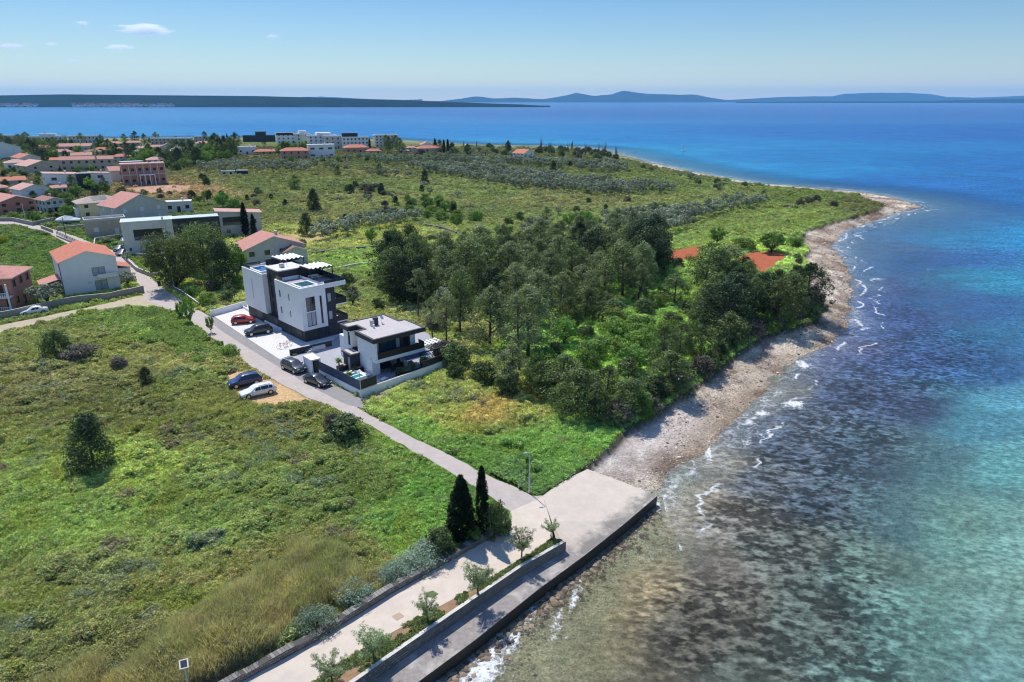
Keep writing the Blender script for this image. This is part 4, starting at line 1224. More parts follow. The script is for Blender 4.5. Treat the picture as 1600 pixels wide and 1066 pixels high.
def house(label, box, ratio=1.0, roof='ridge_y', wall='white', tile='tile_s', floors=2, style='dark', wn=(3, 3), ang=40, pitch=.36, oh=.4, name='house', group=None, cat='house', chimney=1, balcony=False, ops_f=None, ops_l=None, hmax=None, trim='frame_w', parapet=.35, wfrac=1.0, size=None):
    """box: left, right, foot and eaves of the visible walls in the photograph; the size follows from the distance"""
    x0, x1, yb, yt = box
    a = math.radians(ang)
    b0 = P((x0 + x1) / 2, yb)
    depth = b0[1] * math.cos(PITCH) + H * math.sin(PITCH)
    s = 1067.0 / depth
    W = (x1 - x0) / s / (math.cos(a) + ratio * math.sin(a)); Ld = W * ratio
    cx = x0 + Ld * math.sin(a) * s
    cy = yb
    for _ in range(40):
        Ld = W * ratio; C = P(cx, cy)
        q = [PX(C[0] + u * math.cos(a) - v * math.sin(a), C[1] + u * math.sin(a) + v * math.cos(a), 0) for u in (0, W) for v in (0, Ld)]
        xl, xr, yl = min(p[0] for p in q), max(p[0] for p in q), max(p[1] for p in q)
        W *= ((x1 - x0) / max(1, xr - xl)) ** .8; cx += (x0 - xl) * .6; cy += (yb - yl) * .8
    Ld = W * ratio; C = P(cx, cy)
    h = height_at(C, yt)
    if hmax: h = min(h, hmax)
    root = empty(name, (C[0], C[1], -.05), a, label, cat, group)
    g = MB()
    fh = h / floors
    def auto(length, n):
        out = []
        for f in range(floors):
            for i in range(n):
                u = length * (i + .5) / n
                wd = min(1.3, length / n * .5) * wfrac; ht = min(1.3, fh * .48)
                z = f * fh + fh * .33
                if f == 0 and (i == n // 2): z = .12; ht = min(2.1, fh * .75); wd = min(1.1, wd)
                out.append((u - wd / 2, u + wd / 2, z, z + ht))
        return out
    of = ops_f if ops_f is not None else auto(W, wn[0])
    ol_ = ops_l if ops_l is not None else auto(Ld, wn[1])
    ob, or_ = auto(W, wn[0]), auto(Ld, wn[1])
    sides = [((0, 0), (1, 0), (0, -1), W, of), ((0, Ld), (0, -1), (-1, 0), Ld, ol_), ((W, 0), (0, 1), (1, 0), Ld, or_), ((W, Ld), (-1, 0), (0, 1), W, ob)]
    for o, du, nr, ln, ops in sides:
        face_wall(g, o, du, ln, 0, h, [q[:4] for q in ops], nr)
        put_openings(root, o, du, nr, ops, style)
    if roof == 'ridge_y':
        r_ = h + W / 2 * pitch
        g.poly([(0, 0, h), (W, 0, h), (W / 2, 0, r_)]); g.poly([(W, Ld, h), (0, Ld, h), (W / 2, Ld, r_)])
    elif roof == 'ridge_x':
        r_ = h + Ld / 2 * pitch
        g.poly([(0, Ld, h), (0, 0, h), (0, Ld / 2, r_)]); g.poly([(W, 0, h), (W, Ld, h), (W, Ld / 2, r_)])
    elif roof == 'shed':
        r_ = h + W * pitch
        g.poly([(0, 0, h), (W, 0, h), (0, 0, r_)]); g.poly([(W, Ld, h), (0, Ld, h), (0, Ld, r_)]); g.poly([(0, Ld, h), (0, 0, h), (0, 0, r_), (0, Ld, r_)])
    g.build("wall", [M[wall]], root)
    if roof == 'flat':
        rr = MB(); rr.box(-.1, W + .1, -.1, Ld + .1, h, h + .12, 1, 0)
        p_ = parapet
        if p_ > 0:
            rr.box(-.1, W + .1, -.1, .12, h + .12, h + p_, 1); rr.box(-.1, W + .1, Ld - .12, Ld + .1, h + .12, h + p_, 1)
            rr.box(-.1, .12, .12, Ld - .12, h + .12, h + p_, 1); rr.box(W - .12, W + .1, .12, Ld - .12, h + .12, h + p_, 1)
        ro = rr.build("roof", [M[tile], M[trim]], root)
    else:
        ro = roof_solid(roof, W, Ld, h, pitch, oh, tile).build("roof", [M[tile], M[trim]], root)
    if chimney:
        cx_, cy_ = W * .66, Ld * .6
        zt = h + (W / 2 * pitch * .7 if roof != 'flat' else 0)
        cg = MB(); cg.box(cx_ - .3, cx_ + .3, cy_ - .25, cy_ + .25, h, zt + 1.1); cg.box(cx_ - .38, cx_ + .38, cy_ - .33, cy_ + .33, zt + 1.1, zt + 1.2)
        cg.build("chimney", [M[wall]], ro)
    if balcony:
        for f in range(1, floors):
            z = f * fh
            bg_ = MB(); bg_.box(.3, W - .3, -1.3, -.005, z - .14, z)
            bo = bg_.build("balcony", [M['curb']], root)
            rg = MB()
            n = int((W - .6) / .28)
            for i in range(n + 1):
                x = .3 + (W - .66) * i / n; rg.box(x, x + .06, -1.28, -1.22, z, z + .9)
            rg.box(.3, W - .3, -1.3, -1.2, z + .9, z + .98)
            for x in (.3, W - .36): rg.box(x, x + .06, -1.2, -.01, z + .9, z + .98)
            rg.build("railing", [M['frame_w'] if wall != 'white' else M['black']], bo)
    root["_d"] = [W, Ld, h]
    return root, W, Ld, h


TOWN = "houses of the coastal village"
# --- nearest houses -------------------------------------------------
hroot, W_, L_, h_ = house("white gabled house with bright orange tiled roof at the road fork", (90, 190, 462, 411), 1.35, 'ridge_y', 'white', 'tile_o', 2, 'shutter', ang=38, pitch=.34, oh=.25, group=TOWN,
      ops_f=[(5.6, 7.9, .2, 2.3, 'curtain'), (5.5, 7.9, 3.3, 5.1, 'curtain'), (4.4, 5.1, 1.6, 2.3, 'shutter')], ops_l=[(4, 4.8, 3.6, 4.4, 'shutter')], chimney=0)  # the two large curtain panes are grey painted in for shaded balcony recesses
# drainpipe, recessed-looking porch, dish, small annexes
MB().tube([(-.08, -.06, .1), (-.08, -.06, h_ - .1)], .06, 6).build("drainpipe", [M['frame']], hroot)
g = MB(); g.box(W_ * .6, W_ * .97, -.9, -.01, 2.7, 2.85); bo = g.build("balcony", [M['curb']], hroot)
MB().box(W_ * .6, W_ * .97, -.9, -.84, 2.85, 3.7).build("railing", [M['frame_w']], bo)
g = MB(); g.tube([(W_ * .9, -.25, h_ - 1.2), (W_ * .9, -.32, h_ - 1.18)], [.35, .38], 14); g.build("satellite_dish", [M['frame_w']], hroot)
an = MB(); an.box(-3.6, -.02, 3.5, 8.5, 0, 2.1); ao = an.build("annex", [M['blockwall']], hroot)
rr = MB(); rr.poly([(-3.9, 3.2, 2.1), (-.02, 3.2, 3.0), (-.02, 8.8, 3.0), (-3.9, 8.8, 2.1)]).poly([(-3.9, 3.2, 1.98), (-3.9, 8.8, 1.98), (-.02, 8.8, 2.88), (-.02, 3.2, 2.88)], 1)
rr.poly([(-3.9, 3.2, 1.98), (-.02, 3.2, 2.88), (-.02, 3.2, 3.0), (-3.9, 3.2, 2.1)], 1).poly([(-3.9, 8.8, 1.98), (-3.9, 3.2, 1.98), (-3.9, 3.2, 2.1), (-3.9, 8.8, 2.1)], 1)
rr.build("annex_roof", [M['tile_s'], M['frame_w']], ao)
an = MB(); an.box(W_ + .02, W_ + 3.2, 6, 11, 0, 3.0); ao = an.build("annex", [M['white']], hroot)
rr = MB(); rr.poly([(W_ + .02, 5.7, 4.0), (W_ + 3.5, 5.7, 3.1), (W_ + 3.5, 11.3, 3.1), (W_ + .02, 11.3, 4.0)]).poly([(W_ + .02, 5.7, 3.85), (W_ + .02, 11.3, 3.85), (W_ + 3.5, 11.3, 2.95), (W_ + 3.5, 5.7, 2.95)], 1).poly([(W_ + .02, 5.7, 3.85), (W_ + 3.5, 5.7, 2.95), (W_ + 3.5, 5.7, 3.1), (W_ + .02, 5.7, 4.0)], 1)
rr.build("annex_roof", [M['tile_o'], M['frame_w']], ao)

# pink house with balustrades at the left edge
hp, W_, L_, h_ = house("pink house with white balustraded balconies under a hipped salmon roof", (-70, 56, 489, 437), .8, 'hip', 'pinkwall', 'tile_s', 2, 'dark', ang=12, pitch=.34, oh=.7, group=TOWN, chimney=0,
                       ops_f=[(1, 2.2, .1, 2.2), (4, 5.2, .1, 2.2), (9, 9.8, .6, 2.2), (1, 2.2, 3.0, 5.0), (4, 5.2, 3.0, 5.0), (8, 9, 3.0, 5.0)])
for z in (.02, 2.75):
    g = MB(); g.box(0, W_, -1.7, -.01, z - .01, z + .14); bo = g.build("balcony", [M['white']], hp)
    rg = MB(); n = int(W_ / .34)
    for i in range(n + 1):
        x = (W_ - .14) * i / n
        rg.tube([(x + .07, -1.62, z + .14), (x + .07, -1.62, z + .35), (x + .07, -1.62, z + .55), (x + .07, -1.62, z + .92)], [.05, .09, .06, .05], 6)
    rg.box(0, W_, -1.72, -1.52, z + .92, z + 1.0)
    rg.build("balustrade", [M['white']], bo)
    g = MB()
    for x in (.1, W_ / 2, W_ - .35): g.box(x, x + .25, -1.66, -1.41, z + .14, z + 2.72)
    g.build("column", [M['white']], bo)

house("brick red house with pale rooftop terrace and salmon roof near the left edge", (-30, 62, 336, 318), 1.33, 'ridge_y', 'pinkwall', 'tile_s', 2, 'dark', ang=54, group=TOWN, pitch=.3)
house("grey house with brown roof and covered upper balcony beside the brick red house", (58, 103, 334, 314), 1.50, 'ridge_y', 'grey_wall', 'tile_b', 2, 'dark', ang=54, group=TOWN, balcony=True, pitch=.3)
house("low red-roofed outbuilding in front of the lilac gabled house", (80, 106, 304, 294), .8, 'ridge_x', 'offwhite', 'tile_s', 1, 'dark', group=TOWN)
house("lilac-grey gabled house with pale roof behind the brick red house", (18, 80, 312, 297), 1.04, 'ridge_y', 'white', 'tile_p', 2, 'shutter', ang=54, group=TOWN, pitch=.32, wn=(2, 2))
house("low house with orange roof and hedge near the left edge", (-20, 42, 292, 284), .5, 'ridge_x', 'beige', 'tile_o', 1, 'dark', group=TOWN)
house("white modern house with dark windows and pale sloping roof", (70, 128, 299, 275), .7, 'shed', 'white', 'tile_p', 2, 'blue', group=TOWN, pitch=.08, wn=(2, 2), wfrac=1.6)
house("grey link building between the two white modern houses", (122, 146, 297, 272), .9, 'flat', 'anthracite', 'metal', 2, 'dark', group=TOWN, chimney=0)
house("second white modern house beside the orange unfinished building", (142, 174, 293, 272), .8, 'shed', 'white', 'tile_p', 2, 'blue', group=TOWN, pitch=.08, wn=(1, 2), wfrac=1.8)
# unfinished brick building
ub, W_, L_, h_ = house("unfinished building of red clay blocks with white concrete frame", (192, 262, 291, 257), .35, 'flat', 'brickred', 'tile_p', 2, 'open', group=TOWN, wn=(6, 2), parapet=0, chimney=1, ang=32)
g = MB()
for i in range(7):
    x = (W_ - .35) * i / 6; g.box(x, x + .35, -.12, -.003, 0, h_)
for z in (h_ / 2 - .2, h_ - .3): g.box(-.1, W_ + .1, -.16, -.122, z, z + .35)
g.build("concrete_frame", [M['curb']], ub)
g = MB(); x = W_ * .38; g.box(x, x + 6.5, -3, -2.7, h_ / 2 - .2, h_ / 2 + .1)
for i in range(4): g.box(x + i * 2.1, x + i * 2.1 + .3, -2.7, -2.4, 0, h_ / 2 - .2)
g.box(x, x + 6.5, -2.7, -.17, h_ / 2 - .05, h_ / 2 + .1)
g.build("porch", [M['white']], ub)
house("beige wing with pink pitched roof joined to the unfinished building", (170, 208, 288, 267), .9, 'ridge_x', 'offwhite', 'tile_s', 2, 'white', group=TOWN, pitch=.4, wn=(1, 1), chimney=0)
house("small brick house with dark flat roof behind the unfinished building", (188, 226, 268, 254), .6, 'flat', 'brickred', 'metal', 1, 'dark', group=TOWN, chimney=0)
house("long row house with pink and brown roof and beige walls", (96, 182, 268, 250), .22, 'ridge_x', 'beige', 'tile_s', 2, 'dark', group=TOWN, wn=(7, 2), pitch=.5, ang=20)
house("low orange-roofed wing left of the long row house", (80, 118, 262, 250), .5, 'ridge_x', 'beige', 'tile_o', 1, 'dark', group=TOWN, ang=20)
house("large lilac-grey gabled house filling the left edge of the village", (-60, 36, 252, 233), 0.95, 'ridge_y', 'white', 'tile_p', 2, 'shutter', ang=54, group=TOWN, pitch=.34)
house("white house with orange gable and small dark window", (20, 66, 262, 247), 1.33, 'ridge_y', 'offwhite', 'tile_o', 1, 'dark', ang=54, group=TOWN, wn=(1, 2))
house("pale low house with several small roofs below the orange gable", (8, 46, 266, 255), .8, 'hip', 'white', 'tile_p', 1, 'dark', group=TOWN)
house("beige gabled house with salmon roof and white side wing", (26, 94, 274, 260), 1.04, 'ridge_y', 'beige', 'tile_p', 2, 'dark', ang=54, group=TOWN, wn=(2, 2), pitch=.32)
house("orange-roofed bungalow in the middle of the village", (146, 196, 240, 234), .3, 'hip', 'orangewall', 'tile_o', 1, 'dark', group=TOWN, pitch=.5, ang=15)
house("wide pink-roofed house among the trees above the row house", (90, 148, 238, 229), .35, 'ridge_x', 'offwhite', 'tile_s', 1, 'white', group=TOWN, pitch=.45, ang=15)
house("small pink-roofed house in front of the tree clump", (80, 116, 245, 238), .5, 'hip', 'offwhite', 'tile_s', 1, 'dark', group=TOWN, pitch=.45)
house("salmon-roofed house just below the seafront hotels", (160, 194, 230, 225), .5, 'hip', 'beige', 'tile_s', 1, 'dark', group=TOWN, pitch=.4)
house("small cream cottage with straw coloured roof", (208, 224, 241, 237), .9, 'hip', 'offwhite', 'tile_g', 1, 'dark', group=TOWN, pitch=.5, chimney=0)
# yellow house with solar panels
yh, W_, L_, h_ = house("cream yellow house with beige hipped roof carrying solar panels", (120, 196, 343, 318), .62, 'hip', 'cream', 'tile_g', 2, 'white', group=TOWN, pitch=.36, oh=.6, chimney=0)
g = MB()
mn = min(W_, L_) / 2; e0 = h_ + .16
for i in range(4):
    for j in range(2):
        y = .9 + j * 1.5; z = e0 + (y) * .36 + .08
        x = W_ * .34 + i * 1.15
        g.poly([(x, y, z), (x + 1.05, y, z), (x + 1.05, y + 1.4, z + 1.4 * .36), (x, y + 1.4, z + 1.4 * .36)])
g.build("solar_panels", [M['solar']], yh)
house("big grey gabled house with salmon roof beside the stone terrace", (158, 264, 352, 325), 0.72, 'ridge_y', 'grey_wall', 'tile_s', 2, 'shutter', group=TOWN, pitch=.42, wn=(3, 2), chimney=0, ang=54)
house("pale stone clad building with flat terrace and white shuttered window", (135, 200, 372, 347), .5, 'flat', 'stonepale', 'paving', 1, 'shutter', group=TOWN, wn=(2, 3), parapet=.7, trim='curb', chimney=0, ang=33)
house("small white flat-roofed outbuilding left of the yellow house", (118, 138, 343, 327), .6, 'flat', 'white', 'paving', 1, 'dark', group=TOWN, chimney=0, wn=(1, 1))
pg, W_, L_, h_ = house("pale garden pavilion with flat roof and dark open front", (260, 302, 333, 316), .5, 'flat', 'offwhite', 'paving', 1, 'open', group=TOWN, wn=(3, 1), parapet=0, chimney=1, ang=20)
# long grey-white modern building with dark loggias
LGG = "three joined parts of the long modern building"
lg, W_, L_, h_ = house("pale grey end block with dark first-floor loggia, the part nearest to the parked cars", (197, 276, 398, 348), .5, 'flat', 'offwhite', 'tealroof', 2, 'dark', group=LGG, ang=26, parapet=.15, chimney=0,
      ops_f=[(2.6, 9.4, 3.5, 6.3, 'open'), (1.0, 1.6, .9, 1.7), (4.6, 5.5, 1.3, 2.2), (8.0, 8.9, 1.3, 2.2)])
MB().box(2.7, 9.3, -.06, -.02, 3.52, 4.5).build("railing", [M['glass_blue']], lg)
MB().box(9.6, 10.0, -.5, -.01, 0, h_ + 1.0).build("pillar", [M['offwhite']], lg)
lg, W_, L_, h_ = house("dark glazed middle part with pale metal roof, behind the broad tree", (268, 348, 384, 343), .4, 'flat', 'anthracite', 'tealroof', 2, 'blue', group=LGG, ang=26, parapet=.12, chimney=0, wn=(5, 2), wfrac=1.5, trim='tealroof')
lg, W_, L_, h_ = house("white end block with sloping pinkish roof and dark loggia, behind the two cypresses", (342, 410, 370, 336), .5, 'shed', 'offwhite', 'tile_p', 2, 'dark', group=LGG, ang=26, pitch=.09, oh=.6, chimney=0,
      ops_f=[(1.2, 8.0, 3.2, 5.6, 'open'), (2.0, 3.0, 1.0, 2.0), (6.0, 7.0, 1.0, 2.0), (9.6, 10.6, 3.4, 4.6)])
MB().box(1.3, 7.9, -.06, -.02, 3.22, 4.1).build("railing", [M['glass_blue']], lg)
# salmon-roofed house behind the apartment block
sh_, W_, L_, h_ = house("pale house with large salmon roof and gabled dormer wing, behind the apartment block", (368, 478, 424, 392), .62, 'ridge_y', 'offwhite', 'tile_s', 2, 'dark', group=TOWN, pitch=.36, wn=(4, 3), chimney=1, ang=36)
g = MB(); a0, a1 = W_ * .58, W_ * .98
g.box(a0, a1, -2.6, -.01, 0, h_ * .8)
g.poly([(a0, -2.6, h_ * .8), (a1, -2.6, h_ * .8), ((a0 + a1) / 2, -2.6, h_ * .8 + (a1 - a0) / 2 * .36)])
wgo = g.build("wing", [M['offwhite']], sh_)
rr = MB()
xm = (a0 + a1) / 2; zr = h_ * .8 + (a1 - a0) / 2 * .36 + .15; ze = h_ * .8 - .1 + .1
for (A, B) in (((a0 - .3, ze), (xm, zr)), ((xm, zr), (a1 + .3, ze))):
    rr.poly([(A[0], -2.95, A[1]), (B[0], -2.95, B[1]), (B[0], .4, B[1]), (A[0], .4, A[1])]).poly([(A[0], -2.95, A[1] - .14), (A[0], .4, A[1] - .14), (B[0], .4, B[1] - .14), (B[0], -2.95, B[1] - .14)], 1)
    rr.poly([(A[0], -2.95, A[1] - .14), (B[0], -2.95, B[1] - .14), (B[0], -2.95, B[1]), (A[0], -2.95, A[1])], 1)
rr.build("wing_roof", [M['tile_b'], M['frame_w']], wgo)
put_openings(wgo, (a0, -2.62), (1, 0), (0, -1), [((a1 - a0) * .38, (a1 - a0) * .62, h_ * .35, h_ * .35 + 1.4)], 'dark', depth=.0)

# --- far houses and seafront blocks ---------------------------------
FARG = "white apartment blocks on the far seafront"
far = [
 ("grey seafront hotel block at the left end of the shoreline", (-60, 40, 225, 213), .2, 'grey_wall', 2, (9, 2), 8),
 ("pale seafront hotel block with two roof boxes", (46, 104, 226, 214), .2, 'offwhite', 2, (8, 2), 8),
 ("third pale hotel block along the hazy shoreline", (108, 160, 224, 213), .2, 'offwhite', 2, (8, 2), 8),
 ("long low beige seafront building above the pink roofs", (236, 302, 226, 217), .25, 'beige', 2, (10, 2), 8),
 ("grey seafront building with small roof box in the trees", (304, 346, 222, 214), .3, 'grey_wall', 2, (6, 2), 10),
 ("small white seafront villa with pyramid roof", (344, 368, 222, 217), .6, 'white', 1, (3, 2), 20),
 ("long dark grey seafront hall left of the white blocks", (380, 434, 222, 213), .25, 'anthracite', 1, (3, 1), 10),
 ("white apartment block with dark framed top storey, leftmost of the tall group", (431, 462, 225, 209), .7, 'white', 3, (4, 3), 25),
 ("white apartment block with stepped roof, second of the tall group", (460, 486, 231, 210), .7, 'offwhite', 4, (2, 3), 25),
 ("wide lilac white apartment block in the middle of the tall group", (480, 528, 233, 213), .5, 'white', 4, (6, 2), 25),
 ("cream apartment block squeezed between two white ones", (506, 542, 233, 214), .5, 'offwhite', 3, (4, 3), 22),
 ("long white apartment block with a black box on its roof", (534, 577, 233, 215), .35, 'white', 3, (7, 2), 20),
 ("pale apartment block behind grey-green trees, rightmost on the seafront", (584, 622, 230, 212), .5, 'offwhite', 4, (6, 3), 20),
]
for lab, bx, ra, wl_, fl, wn_, an_ in far:
    r_, W_, L_, h_ = house(lab, bx, ra, 'flat', wl_, 'paving', fl, 'dark', wn_, ang=an_, group=FARG, chimney=0, cat='building', name='apartment_building', parapet=.6, trim='white' if wl_ != 'anthracite' else 'anthracite')
    if 'black box' in lab:
        MB().box(W_ * .0 + .5, W_ * .6, 1, L_ - 1, h_ + .13, h_ + 3.4).build("roof_box", [M['anthracite']], r_)
    if 'dark framed' in lab:
        MB().box(-.1, W_ + .1, -.2, -.102, h_ - 1.4, h_ + .7).build("dark_frame", [M['anthracite']], r_)
    if 'stepped' in lab or 'two roof' in lab or 'wide lilac' in lab:
        MB().box(W_ * .3, W_ * .8, 1, L_ * .8, h_ + .13, h_ + 2.6).build("roof_storey", [M['white']], r_)
    if 'dark grey seafront hall' in lab:
        MB().box(W_ * .38, W_ * .68, 1, L_ - 1, h_ + .13, h_ + 4.2).build("roof_storey", [M['anthracite']], r_)
mid = [
 ("white house with navy glass front at the foot of the tall blocks", (481, 524, 248, 227), .5, 'flat', 'white', 'paving', 2, 'blue', (3, 1), 20, 2.2),
 ("white cube house with roof storey beside the orange roofs", (372, 401, 242, 230), .6, 'flat', 'white', 'paving', 1, 'dark', (3, 2), 20, 1),
 ("low house with wide orange roof right of the white cube", (397, 438, 242, 237), .35, 'hip', 'orangewall', 'tile_o', 1, 'dark', (4, 2), 18, 1),
 ("salmon pink two-storey house with shallow hipped roof", (439, 484, 250, 236), .45, 'hip', 'orangewall', 'tile_o', 2, 'dark', (4, 2), 20, .8),
 ("pink house with stepped orange roofs below the long white block", (536, 577, 240, 231), .5, 'hip', 'orangewall', 'tile_o', 1, 'dark', (4, 2), 25, 1),
 ("small orange-roofed house right of the stepped roofs", (572, 596, 241, 236), .6, 'hip', 'beige', 'tile_o', 1, 'dark', (2, 2), 25, 1),
 ("low salmon-roofed house, leftmost of the group before the cypresses", (619, 640, 240, 236), .6, 'hip', 'beige', 'tile_s', 1, 'dark', (2, 2), 25, 1),
 ("lilac house with pale roof in the group before the cypresses", (634, 652, 238, 231), .7, 'hip', 'offwhite', 'tile_s', 2, 'dark', (2, 2), 25, 1),
 ("orange-roofed house nearest to the tall cypresses", (650, 692, 239, 232), .4, 'hip', 'beige', 'tile_o', 1, 'dark', (4, 2), 20, 1),
 ("white gable peeping over the orange roofs near the cypresses", (656, 676, 232, 226), .6, 'ridge_y', 'white', 'tile_s', 1, 'dark', (1, 1), 25, 1),
 ("white house with red tiled roof standing alone above the olive groves", (801, 834, 249, 240), .9, 'ridge_y', 'white', 'tile_o', 2, 'dark', (2, 3), 50, 1),
 ("pink-roofed house behind the white marquee", (231, 262, 236, 230), .5, 'hip', 'offwhite', 'tile_s', 1, 'white', (3, 2), 18, 1),
 ("salmon gable just left of the white marquee", (252, 276, 236, 229), .7, 'ridge_y', 'offwhite', 'tile_s', 1, 'white', (1, 2), 25, 1),
 ("small salmon-roofed house right of the white marquee", (278, 300, 238, 231), .6, 'hip', 'beige', 'tile_s', 1, 'white', (2, 2), 25, 1),
 ("grey field shed beside the dark shrub", (346, 368, 274, 268), .5, 'flat', 'grey_wall', 'metal', 1, 'open', (2, 1), 10, 1),
 ("field shed with white sheet roof in the olive rows", (370, 388, 273, 267), .5, 'flat', 'anthracite', 'canvas', 1, 'open', (2, 1), 10, 1),
 ("pink-roofed house between the trees left of the long beige building", (196, 222, 228, 223), .5, 'hip', 'beige', 'tile_s', 1, 'white', (3, 2), 18, 1),
 ("brown-roofed house behind the orange bungalow", (132, 160, 244, 237), .5, 'hip', 'beige', 'tile_b', 1, 'dark', (3, 2), 18, 1),
 ("pale roofed house at the left edge below the hotels", (-20, 22, 236, 229), .5, 'hip', 'offwhite', 'tile_s', 1, 'dark', (3, 2), 18, 1),
]
for lab, bx, ra, rf, wl_, tl_, fl, st_, wn_, an_, wf_ in mid:
    house(lab, bx, ra, rf, wl_, tl_, fl, st_, wn_, ang=an_, group=TOWN, chimney=0 if 'shed' in lab else 1, wfrac=wf_, pitch=.42)
for lab, bx, ra, rf, wl_, tl_, fl, an_ in [
 ("cream house with orange hipped roof tucked behind the right end of the row house", (176, 206, 254, 245), .6, 'hip', 'offwhite', 'tile_o', 2, 25),
 ("white house with salmon roof between the row house and the orange bungalow", (112, 146, 250, 243), .6, 'ridge_x', 'white', 'tile_s', 1, 25),
 ("white two-storey house with pale pink roof right of the small brick house", (230, 258, 262, 250), .7, 'hip', 'white', 'tile_p', 2, 30),
 ("cream bungalow with pale roof right of the orange bungalow", (202, 232, 238, 232), .5, 'hip', 'offwhite', 'tile_p', 1, 20),
 ("white house with orange roof in the trees left of the wide pink-roofed house", (54, 84, 240, 231), .6, 'hip', 'white', 'tile_o', 2, 30),
 ("low cream house with salmon roof left of the lilac gabled house", (-30, 14, 304, 295), .6, 'hip', 'offwhite', 'tile_s', 1, 40),
 ("small white house with pink roof in front of the grey seafront building", (306, 330, 232, 224), .6, 'hip', 'white', 'tile_s', 2, 25),
 ("white villa with flat roof between the marquee and the white cube house", (336, 362, 232, 222), .6, 'flat', 'white', 'paving', 2, 25),
]:
    house(lab, bx, ra, rf, wl_, tl_, fl, 'dark', (3, 2), ang=an_, group=TOWN, chimney=1 if rf != 'flat' else 0, pitch=.42)
# white marquee
c = P(279, 241)
r_ = empty("marquee", (c[0], c[1], 0), .5, "white pyramid roofed marquee among the village trees", "tent")
g = MB(); hw = 5.5
for i in range(4):
    cs = [(-hw, -hw, 3), (hw, -hw, 3), (hw, hw, 3), (-hw, hw, 3)]
    g.poly([cs[i], cs[(i + 1) % 4], (0, 0, 6.2)]); g.poly([(cs[i][0], cs[i][1], 2.6), (cs[(i + 1) % 4][0], cs[(i + 1) % 4][1], 2.6), cs[(i + 1) % 4], cs[i]])
g.build("canopy", [M['canvas']], r_)
for sx in (-1, 1):
    for sy in (-1, 1): MB().tube([(sx * hw * .97, sy * hw * .97, 0), (sx * hw * .97, sy * hw * .97, 2.7)], .08, 6).build("leg", [M['metal']], r_)

# covered boat on a trailer
a, b_ = Vector(P(88, 351)), Vector(P(127, 350)); c = (a + b_) / 2; d = b_ - a; Lb = d.length
r_ = empty("covered_boat", (c.x, c.y, 0), math.atan2(d.y, d.x), "motor boat under a white tarpaulin on a trailer beside the road", "boat")
g = MB(); st = [(-.5, .5, .1, 1.6), (-.4, 1.1, .9, 2.1), (-.1, 1.3, 1.25, 2.9), (.1, 1.25, 1.2, 2.7), (.35, 1.15, .95, 2.1), (.5, .9, .7, 1.6)]
rings = []
for (x, _, w_, zt) in st:
    X = x * Lb; rings.append([(X, -w_, 1.1), (X, -w_ * .95, 1.6), (X, 0, zt), (X, w_ * .95, 1.6), (X, w_, 1.1), (X, 0, .7)])
for q in rings: g.v += q
for i in range(len(rings) - 1):
    for k in range(6):
        g.f.append([i * 6 + k, i * 6 + (k + 1) % 6, (i + 1) * 6 + (k + 1) % 6, (i + 1) * 6 + k]); g.m.append(1 if k in (4, 5) else 0)
g.f.append([0, 1, 2, 3, 4, 5]); g.m.append(0); e = (len(rings) - 1) * 6; g.f.append([e + 5, e + 4, e + 3, e + 2, e + 1, e]); g.m.append(0)
g.build("hull", [M['canvas'], M['black']], r_, weld=True)
g = MB(); g.box(-Lb * .45, Lb * .4, -.5, -.4, .5, .62); g.box(-Lb * .45, Lb * .4, .4, .5, .5, .62); g.box(-.2, 0, -.9, .9, .4, .5)
tr_ = g.build("trailer", [M['metal']], r_)
for s_ in (-1, 1): MB().tube([(-.1, s_ * .95, .33), (-.1, s_ * 1.15, .33)], .33, 14).build("wheel", [M['tyre']], tr_)

# garden and street walls
def w2(label, px, z1=.9, th=.25, m='blockwall', top='curb', name='garden_wall', **k):
    return wall_run(name, [P(x, y)[:2] for x, y in px], th, -.3, z1, M[m], M[top] if top else None, label, cat='wall', **k)
w2("garden wall along the dirt path below the white gabled house", [(225, 457), (170, 469), (120, 474), (80, 482), (30, 494), (-40, 508)], 1.5)
w2("curved block wall along the street before the small lawn", [(190, 402), (213, 424), (236, 433), (262, 435)], 1.0)
w2("low wall under the big pine at the road junction", [(254, 446), (285, 462), (312, 482)], 1.0, m='stone')
w2("pale wall of the boat yard along the road", [(64, 357), (82, 364)], 1.0)
w2("beige wall between the boat yard and the stone building", [(90, 361), (136, 356)], 1.2, m='stonepale')
w2("pale wall below the dark fence before the stone building", [(88, 370), (112, 380), (140, 393)], .5)
w2("stone wall of the garden by the parked cars", [(148, 392), (150, 377), (196, 370)], 1.0, m='stonepale')
w2("old wall at the foot of the brick red house", [(-10, 346), (20, 346), (52, 353), (86, 346)], 1.3)
w2("wall of the small lawn beside the long grey house", [(212, 402), (246, 405), (262, 412)], 1.1)
w2("dry stone wall in the green field above the wood", [(655, 352), (690, 358), (712, 366)], .7, .5, 'stone', None)
w2("broken dry stone wall before the dark shrubs in the field", [(735, 372), (775, 381), (800, 384)], .7, .5, 'stone', None)
w2("field wall behind the gardens of the apartment block", [(478, 400), (530, 392), (590, 388)], .7, .5, 'stone', None)
w2("white wall behind the shrubs beside the apartment block", [(500, 427), (560, 415), (600, 412)], .6, .3, 'offwhite', None)
# dark rail fence by the road
r_ = empty("rail_fence", (*P(89, 369)[:2], 0), 0, "dark metal rail fence on the low wall before the stone building", "fence")
pa, pb = Vector(P(89, 369)), Vector(P(141, 392))
d = pb - pa; n = int(d.length / 1.6)
g = MB()
for i in range(n + 1):
    q = d * (i / n); MB().box(q.x - .04, q.x + .04, q.y - .04, q.y + .04, .5, 1.6).build("post", [M['black']], r_)
for z in (.7, .9, 1.1, 1.3, 1.5): g.tube([(0, 0, z), (d.x, d.y, z)], .045, 4)
g.build("rails", [M['black']], r_)
